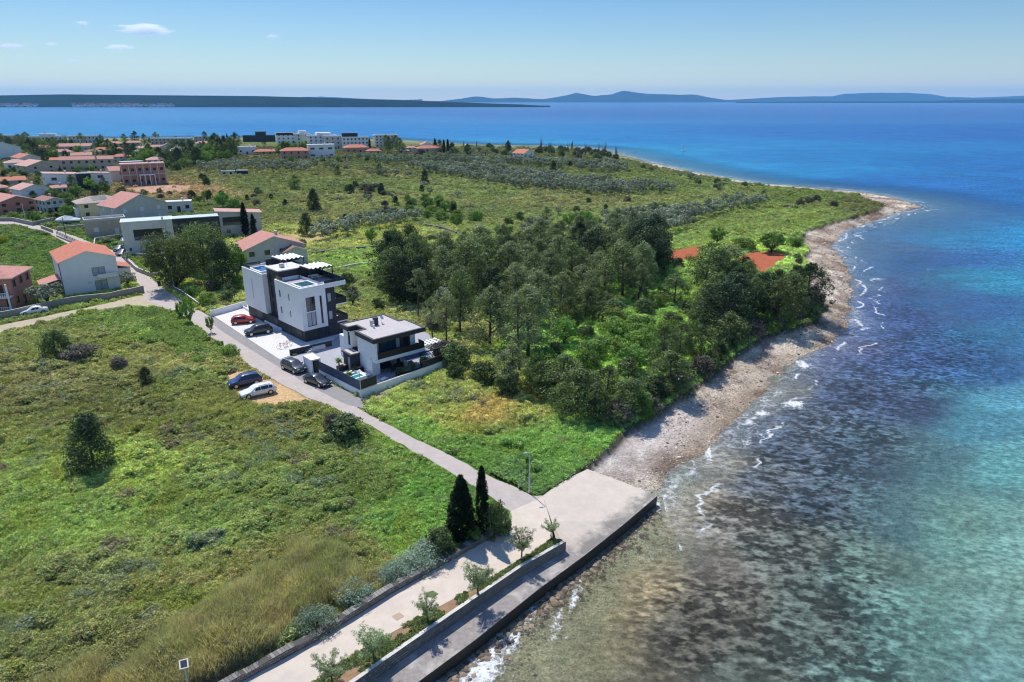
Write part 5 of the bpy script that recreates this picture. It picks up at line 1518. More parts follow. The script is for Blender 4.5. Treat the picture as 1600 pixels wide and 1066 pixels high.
# dark litter bin at the junction
c = P(254, 446); r_ = empty("litter_bin", (c[0] - .6, c[1] - .2, 0), .5, "dark litter bin at the end of the wall by the junction", "bin")
MB().box(-.3, .3, -.3, .3, .1, 1.1).build("bin_body", [M['black']], r_); MB().box(-.34, .34, -.34, .34, 1.1, 1.2).build("lid", [M['frame']], r_)
# ------------------------------------------------------------------ the apartment block
AA = math.radians(44)
c = P(477, 536.5)
ap = empty("apartment_block", (c[0], c[1], 0), AA, "white and anthracite three-storey apartment block with rooftop pools and pergolas", "building")
W, Lr0, Lr1, Ll0, Ll1, top = 4.5, 0, 9.0, 13.6, 22.0, 9.3


def block(y0, y1, ops_left, ops_front, nm):
    g = MB()
    g0 = [q for q in ops_left]
    face_wall(g, (0, y1), (0, -1), y1 - y0, 2.05, top, [q[:4] for q in ops_left], (-1, 0))
    face_wall(g, (0, y0), (1, 0), W, 2.05, top, [q[:4] for q in ops_front], (0, -1))
    face_wall(g, (W, y1), (-1, 0), W, 2.05, top, [], (0, 1))
    face_wall(g, (W, y0), (0, 1), y1 - y0, 2.05, top, [], (1, 0))
    g.poly([(0, y0, 2.05), (0, y1, 2.05), (W, y1, 2.05), (W, y0, 2.05)])
    # parapet thickness: an inner ring and the roof deck
    t_ = .22; zi = top - .55
    for (a, b_) in (((0, y0), (W, y0 + t_)), ((0, y1 - t_), (W, y1))):
        g.poly([(a[0], a[1], top), (b_[0], a[1], top), (b_[0], b_[1], top), (a[0], b_[1], top)])
    g.poly([(0, y0 + t_, top), (t_, y0 + t_, top), (t_, y1 - t_, top), (0, y1 - t_, top)])
    g.poly([(t_, y0 + t_, zi), (t_, y1 - t_, zi), (t_, y1 - t_, top), (t_, y0 + t_, top)][::-1])
    g.poly([(t_, y0 + t_, zi), (W, y0 + t_, zi), (W, y0 + t_, top), (t_, y0 + t_, top)])
    g.poly([(t_, y1 - t_, zi), (W, y1 - t_, zi), (W, y1 - t_, top), (t_, y1 - t_, top)][::-1])
    o = g.build("wall", [M['white']], ap)
    put_openings(ap, (0, y1), (0, -1), (-1, 0), ops_left, 'dark')
    put_openings(ap, (0, y0), (1, 0), (0, -1), ops_front, 'dark')
    MB().box(t_ + .003, 8.4, y0 + t_ + .003, y1 - t_ - .003, zi - .2, zi).build("roof", [M['terrace']], ap)
    return o


block(Lr0, Lr1, [(1.3, 1.85, 6.5, 7.7), (4.6, 5.0, 6.5, 7.6), (1.3, 1.85, 3.6, 4.8), (4.6, 5.0, 3.6, 4.7)],
      [(.85, 2.5, 5.2, 7.6, 'dark'), (.85, 2.5, 2.6, 5.0, 'curtain'), (3.35, 3.75, 2.7, 7.5, 'dark')], 'a')
block(Ll0, Ll1, [(3.6, 3.85, 4.0, 7.7)], [], 'b')
# dark ground floor, set back a little
g = MB(); g.box(.25, 8.2, .25, Ll1 - .05, 0, 2.05); gfo = g.build("ground_floor", [M['anthracite']], ap)
for (y0, y1) in ((1.2, 3.2), (5.0, 6.6), (10.0, 11.2), (15.5, 18.0)):
    MB().box(.20, .245, y0, y1, .1, 1.9).build("garage_door", [M['frame']], gfo)
for x0 in (2.6, 3.9): MB().box(x0, x0 + .9, .20, .245, .1, 1.85).build("window", [M['glass']], gfo)
# dark stair core between the two white blocks, with tall slit windows
g = MB(); core = [(2.2, 3.0, 2.2, 4.3), (2.2, 3.0, 5.0, 6.6), (2.2, 3.0, 7.2, 8.8)]
face_wall(g, (.9, Ll0 - .003), (0, -1), Ll0 - Lr1 - .006, 0, 10.4, [(1.0, 1.7, 2.4, 4.6), (1.0, 1.7, 5.2, 7.4), (1.0, 1.7, 8.0, 9.6)], (-1, 0))
g.box(.905, 5.6, Lr1 + .003, Ll0 - .003, 10.39, 10.4)
g.poly([(.9, Lr1 + .003, top), (5.6, Lr1 + .003, top), (5.6, Lr1 + .003, 10.4), (.9, Lr1 + .003, 10.4)]).poly([(.9, Lr1 + .003, 0), (5.6, Lr1 + .003, 0), (5.6, Lr1 + .003, top), (.9, Lr1 + .003, top)])
g.poly([(.9, Ll0 - .003, 0), (5.6, Ll0 - .003, 0), (5.6, Ll0 - .003, 10.4), (.9, Ll0 - .003, 10.4)][::-1])
g.poly([(5.6, Lr1 + .003, 0), (5.6, Ll0 - .003, 0), (5.6, Ll0 - .003, 10.4), (5.6, Lr1 + .003, 10.4)])
core_o = g.build("stair_core", [M['anthracite']], ap)
put_openings(core_o, (.9, Ll0 - .003), (0, -1), (-1, 0), [(1.0, 1.7, 2.4, 4.6), (1.0, 1.7, 5.2, 7.4), (1.0, 1.7, 8.0, 9.6)], 'blue')
MB().box(.7, 5.8, Lr1 - .2, Ll0 + .2, 10.405, 10.6, 0).build("core_roof", [M['paving']], core_o)
MB().box(2.2, 2.9, 10.6, 11.3, 10.6, 11.3).build("air_unit", [M['metal']], core_o)
g = MB(); g.tube([(3.8, 11.6, 10.6), (3.8, 11.6, 12.2)], .03, 5); g.tube([(3.6, 11.6, 11.9), (4.0, 11.6, 11.9)], .02, 5); g.build("antenna", [M['metal']], core_o)
# upper floors behind, dark, and the balconies towards the sea
g = MB(); g.box(W + .005, 6.4, .35, Lr1 - .01, 2.06, 8.54); g.box(W + .005, 6.4, Ll0 + .01, Ll1 - .35, 2.06, 8.54)
g.build("rear_wall", [M['anthracite']], ap)
MB().box(W + .01, 8.4, .003, .3, 8.56, 9.3).build("roof_fascia", [M['white']], ap)
for z in (2.3, 5.4):
    for (y0, y1) in ((.3, Lr1 - .2), (Ll0 + .2, Ll1)):
        bo = MB().box(6.41, 8.5, y0, y1, z - .2, z).build("balcony", [M['white']], ap)
        g = MB(); g.box(8.44, 8.5, y0, y1, z, z + 1.0); g.box(6.41, 8.44, y0, y0 + .05, z, z + 1.0); g.build("railing", [M['black']], bo)
MB().box(5.0, 5.6, .33, .345, 3.0, 4.4).build("door", [M['curtain']], ap); MB().box(5.0, 5.6, .33, .345, 6.1, 7.5).build("door", [M['curtain']], ap)
# roof terraces: plunge pools, pergolas with wavy white louvres, dark screens
for (y0, pm_, y1) in ((.9, 'pool_dark', 4.6), (16.0, 'pool', 20.6)):
    g = MB(); x0, x1, z0, z1 = .7, 3.9, 8.75, 9.22
    g.box(x0, x0 + .3, y0, y1, z0, z1); g.box(x1 - .3, x1, y0, y1, z0, z1); g.box(x0 + .3, x1 - .3, y0, y0 + .3, z0, z1); g.box(x0 + .3, x1 - .3, y1 - .3, y1, z0, z1)
    po = g.build("plunge_pool", [M['frame_w']], ap)
    MB().box(x0 + .3, x1 - .3, y0 + .3, y1 - .3, z0, z1 - .12).build("pool_water", [M[pm_]], po)


def pergola(x0, x1, y0, y1, z0, z1):
    o = empty("pergola", (0, 0, 0)); o.parent = ap
    for x in (x0, x1 - .12):
        for y in (y0, y1 - .12): MB().box(x, x + .12, y, y + .12, z0, z1).build("post", [M['black']], o)
    g = MB()
    for (a, b_, c_, d_) in ((x0, x1, y0, y0 + .12), (x0, x1, y1 - .12, y1), (x0, x0 + .12, y0 + .12, y1 - .12), (x1 - .12, x1, y0 + .12, y1 - .12)): g.box(a, b_, c_, d_, z1, z1 + .16)
    g.build("frame", [M['black']], o)
    g = MB(); n = 26
    for i in range(n):
        xa = x0 + .1 + (x1 - x0 - .2) * i / n; xb = x0 + .1 + (x1 - x0 - .2) * (i + 1) / n
        za = z1 + .28 + .13 * math.sin(i / n * math.pi * 10); zb = z1 + .28 + .13 * math.sin((i + 1) / n * math.pi * 10)
        g.poly([(xa, y0 - .1, za), (xb, y0 - .1, zb), (xb, y1 + .1, zb), (xa, y1 + .1, za)]); g.poly([(xa, y0 - .1, za - .03), (xa, y1 + .1, za - .03), (xb, y1 + .1, zb - .03), (xb, y0 - .1, zb - .03)])
    g.build("canopy", [M['canvas']], o)


pergola(4.6, 9.0, 5.0, 8.6, 8.75, 10.7)
pergola(4.2, 8.6, 14.4, 18.4, 8.75, 10.8)
g = MB(); g.box(4.4, 8.6, 8.62, 8.75, 8.75, 10.6); g.box(4.0, 8.4, Ll1 - 1.6, Ll1 - 1.45, 8.75, 10.2); g.build("screen_wall", [M['anthracite']], ap)
g = MB(); g.box(8.3, 8.36, .3, Lr1 - .3, 8.75, 9.75); g.box(W + .1, 8.3, .32, .36, 9.3, 9.75); g.box(8.3, 8.36, Ll0 + .3, Ll1 - .3, 8.75, 9.75); g.build("terrace_railing", [M['glass']], ap)
g = MB(); g.box(.25, .3, Lr1 - 2.5, Lr1 - .3, top, top + .6); g.box(.25, .3, Ll1 - 3, Ll1, top, top + .5); g.box(.3, 3.5, Ll1 - .3, Ll1 - .25, top, top + .5); g.build("glass_rail", [M['glass']], ap)
# a planter with greenery and terrace furniture
g = MB(); g.box(5.2, 6.8, 6.0, 6.9, 9.35, 9.45)
for x in (5.25, 6.7):
    for y in (6.05, 6.8): g.box(x, x + .06, y, y + .06, 8.75, 9.35)
t_ = g.build("terrace_table", [M['frame_w']])
t_.matrix_world = ap.matrix_basis.copy() if False else Matrix.Translation(ap.location) @ Matrix.Rotation(AA, 4, 'Z'); tag(t_, "white table under the nearer rooftop pergola of the apartment block", "table")

# forecourt wall, bin box, steps, bicycles/plants on the forecourt
def lw(pts_): return [(c[0] + x * math.cos(AA) - y * math.sin(AA), c[1] + x * math.sin(AA) + y * math.cos(AA)) for x, y in pts_]
wall_run("forecourt_wall", [P(x, y)[:2] for x, y in [(330, 495), (352, 489), (386, 479)]], .25, -.1, 1.15, M['white'], M['curb'], "white boundary wall on the far side of the apartment block's forecourt", side=1, wob=0)
wall_run("planter_wall", [P(x, y)[:2] for x, y in [(454, 556), (519, 541)]], .3, 0, 1.0, M['anthracite'], M['curb'], "dark boundary wall with pale coping between the block and the villa", side=1, wob=0)
wall_run("white_kerb_wall", [P(x, y)[:2] for x, y in [(372, 477), (420, 508), (440, 517)]], .15, 0, .5, M['white'], None, "low white wall between the parked cars and the apartment block", side=1, wob=0)
st = MB()
a_ = P(492, 547)
for i in range(4): st.box(-1.6 + i * .35, 1.6, -.6, .6, i * .17, i * .17 + .17)
so_ = st.build("entrance_steps", [M['paving']], None, (a_[0], a_[1], 0), (0, 0, AA)); tag(so_, "pale entrance steps at the corner of the apartment block", "steps")


# ------------------------------------------------------------------ the villa
VA = math.radians(41)
ro = P(583, 531.5, 6.1)
vx, vy = ro[0], ro[1]
vl = empty("villa", (vx, vy, 0), VA, "white flat-roofed villa with dark fascia, wide balcony and walled terrace", "house")
LX, LY = 8.9, 10.0
# flat roof with raised dark edge and two notches
g = MB()
outl = [(0, 0), (LX, 0), (LX, 5.6), (LX - 1.1, 5.6), (LX - 1.1, 7.0), (LX - 1.1, LY), (.0, LY), (0, 7.6), (1.5, 7.6), (1.5, 5.4), (0, 5.4)]
g.prism(outl, 5.45, 6.0, 0, 0)
g.build("roof_fascia", [M['anthracite']], vl)
def inset(poly, d):
    n = len(poly); out = []
    for i in range(n):
        p0, p1, p2 = [Vector(poly[k % n]) for k in (i - 1, i, i + 1)]
        e1 = (p1 - p0).normalized(); e2 = (p2 - p1).normalized()
        n1 = Vector((-e1.y, e1.x)); n2 = Vector((-e2.y, e2.x))
        out.append(tuple(p1 + (n1 + n2) * d / (1 + n1.dot(n2))))
    return out
ins = inset(outl, .35)
g = MB(); n = len(outl)
for i in range(n):
    j = (i + 1) % n
    g.poly([(*outl[i], 6.004), (*outl[j], 6.004), (*outl[j], 6.1), (*outl[i], 6.1)])
    g.poly([(*outl[i], 6.1), (*outl[j], 6.1), (*ins[j], 6.1), (*ins[i], 6.1)])
    g.poly([(*ins[j], 6.1), (*ins[i], 6.1), (*ins[i], 6.01), (*ins[j], 6.01)][::-1])
g.build("roof_edge", [M['darkslat']], vl)
g = MB(); bmp = [(*p, 6.012) for p in ins]; g.poly(bmp)
rf_ = g.build("roof", [M['roofgrey']], vl)
g = MB(); g.box(3.6, 4.3, 5.8, 6.3, 6.013, 7.2); g.build("chimney", [M['anthracite']], rf_)
g = MB(); g.box(3.1, 3.6, 5.8, 6.3, 6.013, 6.9); g.build("vent_box", [M['metal']], rf_)
g = MB(); g.tube([(3.0, 5.0, 6.013), (3.0, 5.0, 6.5)], .16, 10); g.tube([(4.8, 5.5, 6.013), (4.8, 5.5, 6.35)], .12, 8); g.build("vent_pipe", [M['frame_w']], rf_)
g = MB(); g.tube([(5.0, 6.2, 6.013), (5.0, 6.2, 6.9)], .03, 6); g.tube([(5.0, 6.1, 6.9), (5.05, 6.02, 6.98)], [.05, .38], 14); g.build("satellite_dish", [M['metal']], rf_)
# upper floor
g = MB()
face_wall(g, (.35, 5.4), (0, -1), 5.2, 2.9, 5.45, [], (-1, 0)); face_wall(g, (.35, LY - .3), (0, -1), 2.4, 2.9, 5.45, [(1.35, 2.1, 3.1, 5.2)], (-1, 0))
face_wall(g, (.35, .2), (1, 0), .3, 2.9, 5.45, [], (0, -1))
g.poly([(.65, .2, 2.9), (.65, 1.8, 2.9), (.65, 1.8, 5.45), (.65, .2, 5.45)])
face_wall(g, (8.1, 1.8), (0, 1), LY - 2.3, 2.9, 5.45, [], (1, 0)); face_wall(g, (8.1, LY - .3), (-1, 0), 7.75, 2.9, 5.45, [], (0, 1))
g.poly([(.35, 5.4, 2.9), (1.7, 5.4, 2.9), (1.7, 5.4, 5.45), (.35, 5.4, 5.45)][::-1]); g.poly([(.35, 7.3, 2.9), (1.7, 7.3, 2.9), (1.7, 7.3, 5.45), (.35, 7.3, 5.45)])
g.build("upper_wall", [M['white']], vl)
put_openings(vl, (.35, LY - .3), (0, -1), (-1, 0), [(1.35, 2.1, 3.1, 5.2)], 'dark')
g = MB(); face_wall(g, (1.7, 7.3), (0, -1), 1.9, 0, 5.45, [(.5, 1.4, 3.1, 5.0)], (-1, 0))
g.build("entrance_recess", [M['anthracite']], vl)
# front of the upper floor: dark with big panes
fo = [(1.2, 2.0, 3.2, 5.0, 'curtain'), (2.35, 4.5, 3.2, 5.1, 'blue'), (4.75, 5.5, 3.2, 5.0, 'curtain'), (6.0, 6.9, 3.2, 5.0, 'dark')]
g = MB(); face_wall(g, (.65, 1.8), (1, 0), 6.55, 2.9, 5.45, [(a - .65 + .65 - .65, b_ - .65, c_, d_) for a, b_, c_, d_, s_ in fo], (0, -1))
g.build("front_wall", [M['anthracite']], vl)
put_openings(vl, (.65, 1.8), (1, 0), (0, -1), [(a - .65, b_ - .65, c_, d_, s_) for a, b_, c_, d_, s_ in fo], 'dark')
g = MB(); face_wall(g, (7.2, 1.8), (1, 0), .9, 2.9, 5.45, [], (0, -1)); g.build("pier", [M['white']], vl)
# balcony slab and black glass rail
bo = MB().box(.35, LX - .2, .15, 1.79, 2.35, 2.88).build("balcony", [M['white']], vl)
g = MB(); g.box(.68, LX - .25, .16, .20, 2.885, 3.85); g.box(LX - .26, LX - .21, .2, 1.78, 2.885, 3.85); g.build("railing", [M['black']], bo)
# ground floor
g = MB()
face_wall(g, (.35, 5.4), (0, -1), 3.9, 0, 2.9, [], (-1, 0)); face_wall(g, (.35, 1.5), (1, 0), 1.3, 0, 2.34, [], (0, -1))
g.poly([(1.65, 1.5, 0), (1.65, 2.9, 0), (1.65, 2.9, 2.34), (1.65, 1.5, 2.34)])
face_wall(g, (.35, LY - .3), (0, -1), 2.4, 0, 2.9, [], (-1, 0)); face_wall(g, (8.1, 2.9), (0, 1), LY - 3.2, 0, 2.9, [], (1, 0)); face_wall(g, (8.1, LY - .3), (-1, 0), 7.75, 0, 2.9, [], (0, 1))
g.build("ground_wall", [M['white']], vl)
g = MB(); gf = [(.5, 2.2, .1, 2.2, 'dark'), (2.6, 3.9, .1, 2.2, 'curtain'), (4.3, 5.4, .1, 2.2, 'dark')]
face_wall(g, (1.65, 2.9), (1, 0), 6.45, 0, 2.9, [q[:4] for q in gf], (0, -1)); g.build("terrace_wall", [M['darkslat']], vl)
put_openings(vl, (1.65, 2.9), (1, 0), (0, -1), gf, 'dark')
MB().box(5.9, 6.5, 1.7, 2.89, 0, 2.34).build("pillar", [M['white']], vl)
# dark entrance porch on the street side
g = MB(); g.box(-1.1, .34, 5.0, 7.4, 0, 2.55); g.box(-1.25, .345, 4.8, 7.6, 2.553, 2.75); po = g.build("porch", [M['anthracite']], vl)
MB().box(-1.13, -1.105, 5.4, 5.9, .1, 2.2).build("door", [M['curtain']], po)
MB().box(-1.0, .3, 5.0, 7.4, 2.755, 2.80).build("porch_roof", [M['roofgrey']], po)
# white annexe behind
MB().box(1.0, 5.0, LY - .29, LY + 2.4, 0, 3.6).build("annex", [M['white']], vl)
# terrace, yard walls, panels
sheet("terrace", VILLA_YARD, .07, M['terrace'])
wall_run("yard_wall", [P(x, y)[:2] for x, y in [(499, 588), (564, 621)]], .22, -.1, 1.0, M['white'], M['curb'], "white street wall of the villa yard carrying navy privacy panels", side=1, wob=0)
wall_run("yard_wall", [P(x, y)[:2] for x, y in [(564.5, 621.5), (702, 572)]], .22, -.1, 1.1, M['white'], M['curb'], "long white garden wall of the villa facing the grassy plot", side=1, wob=0)
def panels(name, pts2, z0, z1, lab, m='navypanel', off=.12):
    a_, b_ = [Vector(p).to_2d() for p in pts2]
    d = b_ - a_; n = max(1, round(d.length / 1.9)); nn = Vector((-d.y, d.x)).normalized() * off
    r_ = empty(name, (a_.x + nn.x, a_.y + nn.y, 0), math.atan2(d.y, d.x), lab, "fence")
    for i in range(n): MB().box(d.length * i / n + .03, d.length * (i + 1) / n - .03, -.02, .02, z0 + .02, z1).build("panel", [M[m]], r_)
    for i in range(n + 1): MB().box(d.length * i / n - .03, d.length * i / n + .03, -.035, .035, z0, z1 + .02).build("post", [M['black']], r_)
    return r_
panels("privacy_fence", [P(499, 588)[:2], P(563.5, 620.6)[:2]], 1.0, 2.35, "navy privacy panels on the villa's street wall", off=.11)
panels("privacy_fence", [P(565, 621)[:2], P(590, 612)[:2]], 1.1, 2.4, "short run of dark privacy panels at the villa's corner by the lamp", 'darkslat', off=.11)
panels("privacy_fence", [P(662, 586)[:2], P(701, 572)[:2]], 1.1, 2.1, "dark slatted screen beside the villa's pergola", 'darkslat', off=.11)
# gate box and gate
a_ = P(488, 586)
gb = empty("gate_shelter", (a_[0], a_[1], 0), VA, "white gate shelter with open doorway between the kerb and the villa yard", "gate")
g = MB(); g.box(0, .25, 0, 2.6, 0, 2.1); g.box(0, 1.5, 0, 2.6, 2.1, 2.3); g.box(1.3, 1.5, 0, 2.6, 0, 2.09); g.box(.25, 1.3, 2.4, 2.6, 0, 2.09); g.build("shell", [M['white']], gb)
MB().box(.5, 1.25, .05, .1, 0, 1.9).build("door", [M['black']], gb)
# terrace pergola with awning
pr = empty("terrace_pergola", (vx, vy, 0), VA, "black framed terrace pergola with striped shade panels at the seaward side of the villa", "pergola")
px0, px1, py0, py1 = 7.2, 12.6, -.9, 3.2
for x in (px0, 10.2, px1):
    for y in (py0, py1): MB().box(x, x + .14, y, y + .14, .07, 2.5).build("post", [M['black']], pr)
g = MB()
for y in (py0, py1): g.box(px0 - .1, px1 + .2, y, y + .14, 2.505, 2.68)
for i in range(9): x = 9.3 + i * .42; g.box(x, x + .08, py0 + .15, py1 - .01, 2.52, 2.66)
g.build("frame", [M['black']], pr)
g = MB()
for i in range(5): g.box(9.4 + i * .7, 9.4 + i * .7 + .5, 1.2, py1 + .1, 2.69, 2.72)
g.build("shade_panels", [M['canvas']], pr)
g = MB(); g.poly([(4.6, 1.3, 2.5), (4.6, -1.2, 2.15), (9.1, -1.2, 2.15), (9.1, 1.3, 2.5)]).poly([(4.6, 1.3, 2.46), (9.1, 1.3, 2.46), (9.1, -1.2, 2.11), (4.6, -1.2, 2.11)]).box(4.6, 9.1, -1.27, -1.2, 2.05, 2.2, 1)
aw = g.build("awning", [M['navypanel'], M['frame_w']]); aw.matrix_world = Matrix.Translation((vx, vy, 0)) @ Matrix.Rotation(VA, 4, 'Z'); tag(aw, "navy fabric awning with white front rail over the villa terrace", "awning")


def at_villa(o, x, y, z=.07, rz=0):
    o.matrix_world = Matrix.Translation((vx, vy, 0)) @ Matrix.Rotation(VA, 4, 'Z') @ Matrix.Translation((x, y, z)) @ Matrix.Rotation(rz, 4, 'Z')
    return o


def sofa(lab, x, y, rz, cu='canvas'):
    o = empty("outdoor_sofa", (0, 0, 0), 0, lab, "sofa")
    MB().box(-1, 1, -.42, .42, .08, .3).build("frame", [M['black']], o); MB().box(-.95, .95, -.36, .3, .3, .46).build("seat", [M[cu]], o)
    MB().box(-.95, .95, .3, .44, .3, .85).build("backrest", [M[cu]], o)
    for s_ in (-1, 1): MB().box(s_ * 1.02 - .06, s_ * 1.02 + .06, -.4, .4, .3, .6).build("armrest", [M[cu]], o)
    for sx in (-.9, .9):
        for sy in (-.35, .35): MB().box(sx - .03, sx + .03, sy - .03, sy + .03, 0, .08).build("leg", [M['black']], o)
    return at_villa(o, x, y, rz=rz)


sofa("white cushioned outdoor sofa under the villa's pergola", 9.2, .6, 0)
sofa("white outdoor sofa nearest the garden wall under the pergola", 10.6, -.2, 1.2)
red = mat('red_fabric', (.4, .02, .015), .8, .1, 3)
M['redf'] = red
o = sofa("red cushioned outdoor chair at the sea end of the pergola", 12.0, 1.0, -1.0, 'redf'); o.scale = (.5, .8, 1)
# dining set on the covered terrace
o = empty("dining_table", (0, 0, 0), 0, "round dark table on the covered terrace of the villa", "table")
MB().tube([(0, 0, .7), (0, 0, .75)], .65, 20).build("tabletop", [M['black']], o); MB().tube([(0, 0, 0), (0, 0, .7)], .07, 8).build("leg", [M['black']], o)
at_villa(o, 4.3, 1.2)
def chair(x, y, rz, lab):
    o = empty("terrace_chair", (0, 0, 0), 0, lab, "chair", "dark chairs round the terrace table")
    MB().box(-.24, .24, -.24, .24, .42, .47).build("seat", [M['black']], o); MB().box(-.24, .24, .2, .25, .47, .9).build("backrest", [M['black']], o)
    for sx in (-.2, .2):
        for sy in (-.2, .2): MB().box(sx - .02, sx + .02, sy - .02, sy + .02, 0, .42).build("leg", [M['black']], o)
    return at_villa(o, x, y, rz=rz)
for k in range(4): chair(4.3 + math.cos(k * 1.57 + .4) * .95, 1.2 + math.sin(k * 1.57 + .4) * .95, k * 1.57 + .4 - 1.57, "dark chair at the round table on the covered terrace")
# spa pool with steps and sun loungers
o = empty("spa_pool", (0, 0, 0), 0, "small turquoise pool behind the navy panels, with white curved steps", "pool")
g = MB(); g.box(0, 2.2, 0, .25, 0, .5); g.box(0, 2.2, 3.0, 3.25, 0, .5); g.box(0, .25, .25, 3.0, 0, .5); g.box(1.95, 2.2, .25, 3.0, 0, .5); g.build("rim", [M['white']], o)
MB().box(.25, 1.95, .25, 3.0, 0, .36).build("water", [M['pool_teal']], o)
g = MB(); g.box(.3, 1.9, 2.2, 2.5, .3, .5); g.box(.3, 1.9, 1.3, 1.5, .3, .46); g.build("steps", [M['frame_w']], o)
at_villa(o, -3.0, 1.0, rz=.1)
def lounger(x, y, rz, lab):
    o = empty("sun_lounger", (0, 0, 0), 0, lab, "sun lounger")
    MB().box(-.32, .32, -.95, .95, .22, .3).build("frame", [M['frame_w']], o)
    g = MB(); g.box(-.3, .3, -.9, .35, .3, .38); g.poly([(-.3, .35, .38), (.3, .35, .38), (.3, .95, .75), (-.3, .95, .75)]).poly([(-.3, .35, .3), (-.3, .95, .67), (.3, .95, .67), (.3, .35, .3)]); g.build("mattress", [M['canvas']], o)
    for sx in (-.26, .26):
        for sy in (-.8, .8): MB().box(sx - .03, sx + .03, sy - .03, sy + .03, 0, .22).build("leg", [M['frame_w']], o)
    return at_villa(o, x, y, rz=rz)
lounger(-.6, 2.4, .4, "white sun lounger between the spa pool and the villa wall"); lounger(.3, -1.2, 1.9, "white sun lounger behind the dark corner panels")
# planters
for (x, y, lx, ly, lab) in ((-1.4, 4.0, 2.0, .7, "black planter box beside the spa pool"), (-2.6, 6.2, 2.4, .8, "black planter box beside the villa's entrance path"), (2.6, -1.75, 4.0, .6, "long black planter along the garden wall")):
    o = empty("planter_box", (0, 0, 0), 0, lab, "planter"); MB().box(0, lx, 0, ly, 0, .7).build("box", [M['black']], o); MB().box(.06, lx - .06, .06, ly - .06, .7, .72).build("soil", [M['soil']], o); at_villa(o, x, y)
# ------------------------------------------------------------------ plants
FOL = {
    'pine': leafmat('pine_needles', (0.140, 0.185, 0.068), .5, .22),
    'pine_dark': leafmat('dark_pine_needles', (0.053, 0.081, 0.040), .5, .18),
    'pine_grey': leafmat('grey_green_needles', (0.195, 0.235, 0.115), .5, .25),
    'leaf': leafmat('broad_leaves', (0.175, 0.280, 0.069), .5, .35),
    'bush': leafmat('bush_leaves', (0.133, 0.182, 0.077), .5, .3),
    'olive': leafmat('olive_leaves', (0.266, 0.294, 0.231), .5, .22),
    'olive_far': leafmat('dusty_olive_leaves', (0.168, 0.203, 0.146), .5, .22),
    'cypress': leafmat('cypress_scales', (.018, .034, .013), .5, .15),
    'tamarisk': leafmat('tamarisk_twigs', (0.266, 0.336, 0.185), .5, .3),
    'wormwood': leafmat('grey_wormwood', (0.224, 0.294, 0.231), .45, .25),
    'brown': leafmat('dry_brown_foliage', (0.210, 0.105, 0.069), .5, .2),
    'greytwig': leafmat('grey_bare_twigs', (0.154, 0.140, 0.116), .5, .2),
    'yellow': leafmat('yellow_broom', (0.308, 0.350, 0.031), .5, .3),
    'palm': leafmat('palm_fronds', (0.182, 0.266, 0.062), .4, .3),
}


def leaves(cent, rad, per, size, asp=1.0, rng=None, up=.35, squash=.8, out=1.1):
    """leaf-sized quads gathered in clumps"""
    rng = rng or NR
    cent = np.asarray(cent, float); rad = np.asarray(rad, float)
    n = len(cent) * per
    c = np.repeat(cent, per, 0); r = np.repeat(rad, per)
    d = rng.normal(size=(n, 3)); d /= np.linalg.norm(d, axis=1)[:, None] + 1e-9
    rr = r * rng.uniform(.35, 1.0, n) ** .6
    p = c + d * rr[:, None] * np.array([1, 1, squash])
    nr = d * out + rng.normal(size=(n, 3)) * .55 + np.array([0, 0, up])
    nr /= np.linalg.norm(nr, axis=1)[:, None]
    a = np.cross(nr, rng.normal(size=(n, 3))); a /= np.linalg.norm(a, axis=1)[:, None] + 1e-9
    b_ = np.cross(nr, a)
    s = size * rng.uniform(.6, 1.35, n)
    a = a * s[:, None] * .5 * asp; b_ = b_ * s[:, None] * .5
    v = np.stack([p - a - b_, p + a - b_ * .8, p + a * .7 + b_, p - a * .8 + b_ * 1.0], 1).reshape(-1, 3)
    q = np.arange(n * 4).reshape(n, 4)
    clump = np.repeat(rng.uniform(0, 1, len(cent)), per)
    lv = np.clip(.55 * clump + .45 * rng.uniform(0, 1, n), 0, 1)
    return v, q, np.repeat(lv, 4)


def leaf_mesh(name, parts, m):
    vs, qs, ls = [], [], []; k = 0
    for v, q, l in parts:
        vs.append(v); qs.append(q + k); ls.append(l); k += len(v)
    me = npmesh(name, np.concatenate(vs), np.concatenate(qs), m)
    vattr(me, "lv", np.concatenate(ls))
    return me


def trunk_mb(pts_, rads, limbs=()):
    g = MB(); g.tube(pts_, rads, 7)
    for l in limbs: g.tube(l[0], l[1], 5)
    return g


def proto_pine(seed, h=9.0, bare=.45, spread=2.6, fol='pine', lean=.0, n=78, dens=62, flat=.85, size=.19):
    rng = np.random.default_rng(seed); r_ = random.Random(seed)
    tx, ty = r_.uniform(-.6, .6) + lean, r_.uniform(-.6, .6)
    tp = [(0, 0, -.3), (tx * .3, ty * .3, h * .3), (tx * .8 + r_.uniform(-.2, .2), ty * .8, h * .6), (tx, ty, h * .92)]
    cs, rs, limbs = [], [], []
    for i in range(n):
        t_ = r_.random() ** .8
        z = h * (bare + (1 - bare) * t_)
        prof = math.sin(min(1, (t_ * .9 + .12)) * math.pi) ** .6
        rad = spread * prof * math.sqrt(r_.uniform(.15, 1))
        an = r_.uniform(0, 2 * math.pi)
        k = z / h
        cx, cy = tx * k + math.cos(an) * rad, ty * k + math.sin(an) * rad
        cs.append((cx, cy, z - .3 * rad / spread)); rs.append(r_.uniform(.42, .85) * spread / 2.6)
        if i % 4 == 0:
            limbs.append(([(tx * k * .8, ty * k * .8, max(h * bare * .6, z - rad * .6)), ((tx * k + cx) / 2, (ty * k + cy) / 2, z - rad * .2), (cx, cy, z - .3)], [.07, .05, .02]))
    crown = leaf_mesh("crown", [leaves(cs, rs, dens, size, .55, rng, .3, flat)], FOL[fol])
    tr_ = trunk_mb(tp, [.19, .15, .11, .04], limbs).mesh("trunk", [M['bark']])
    return crown, tr_


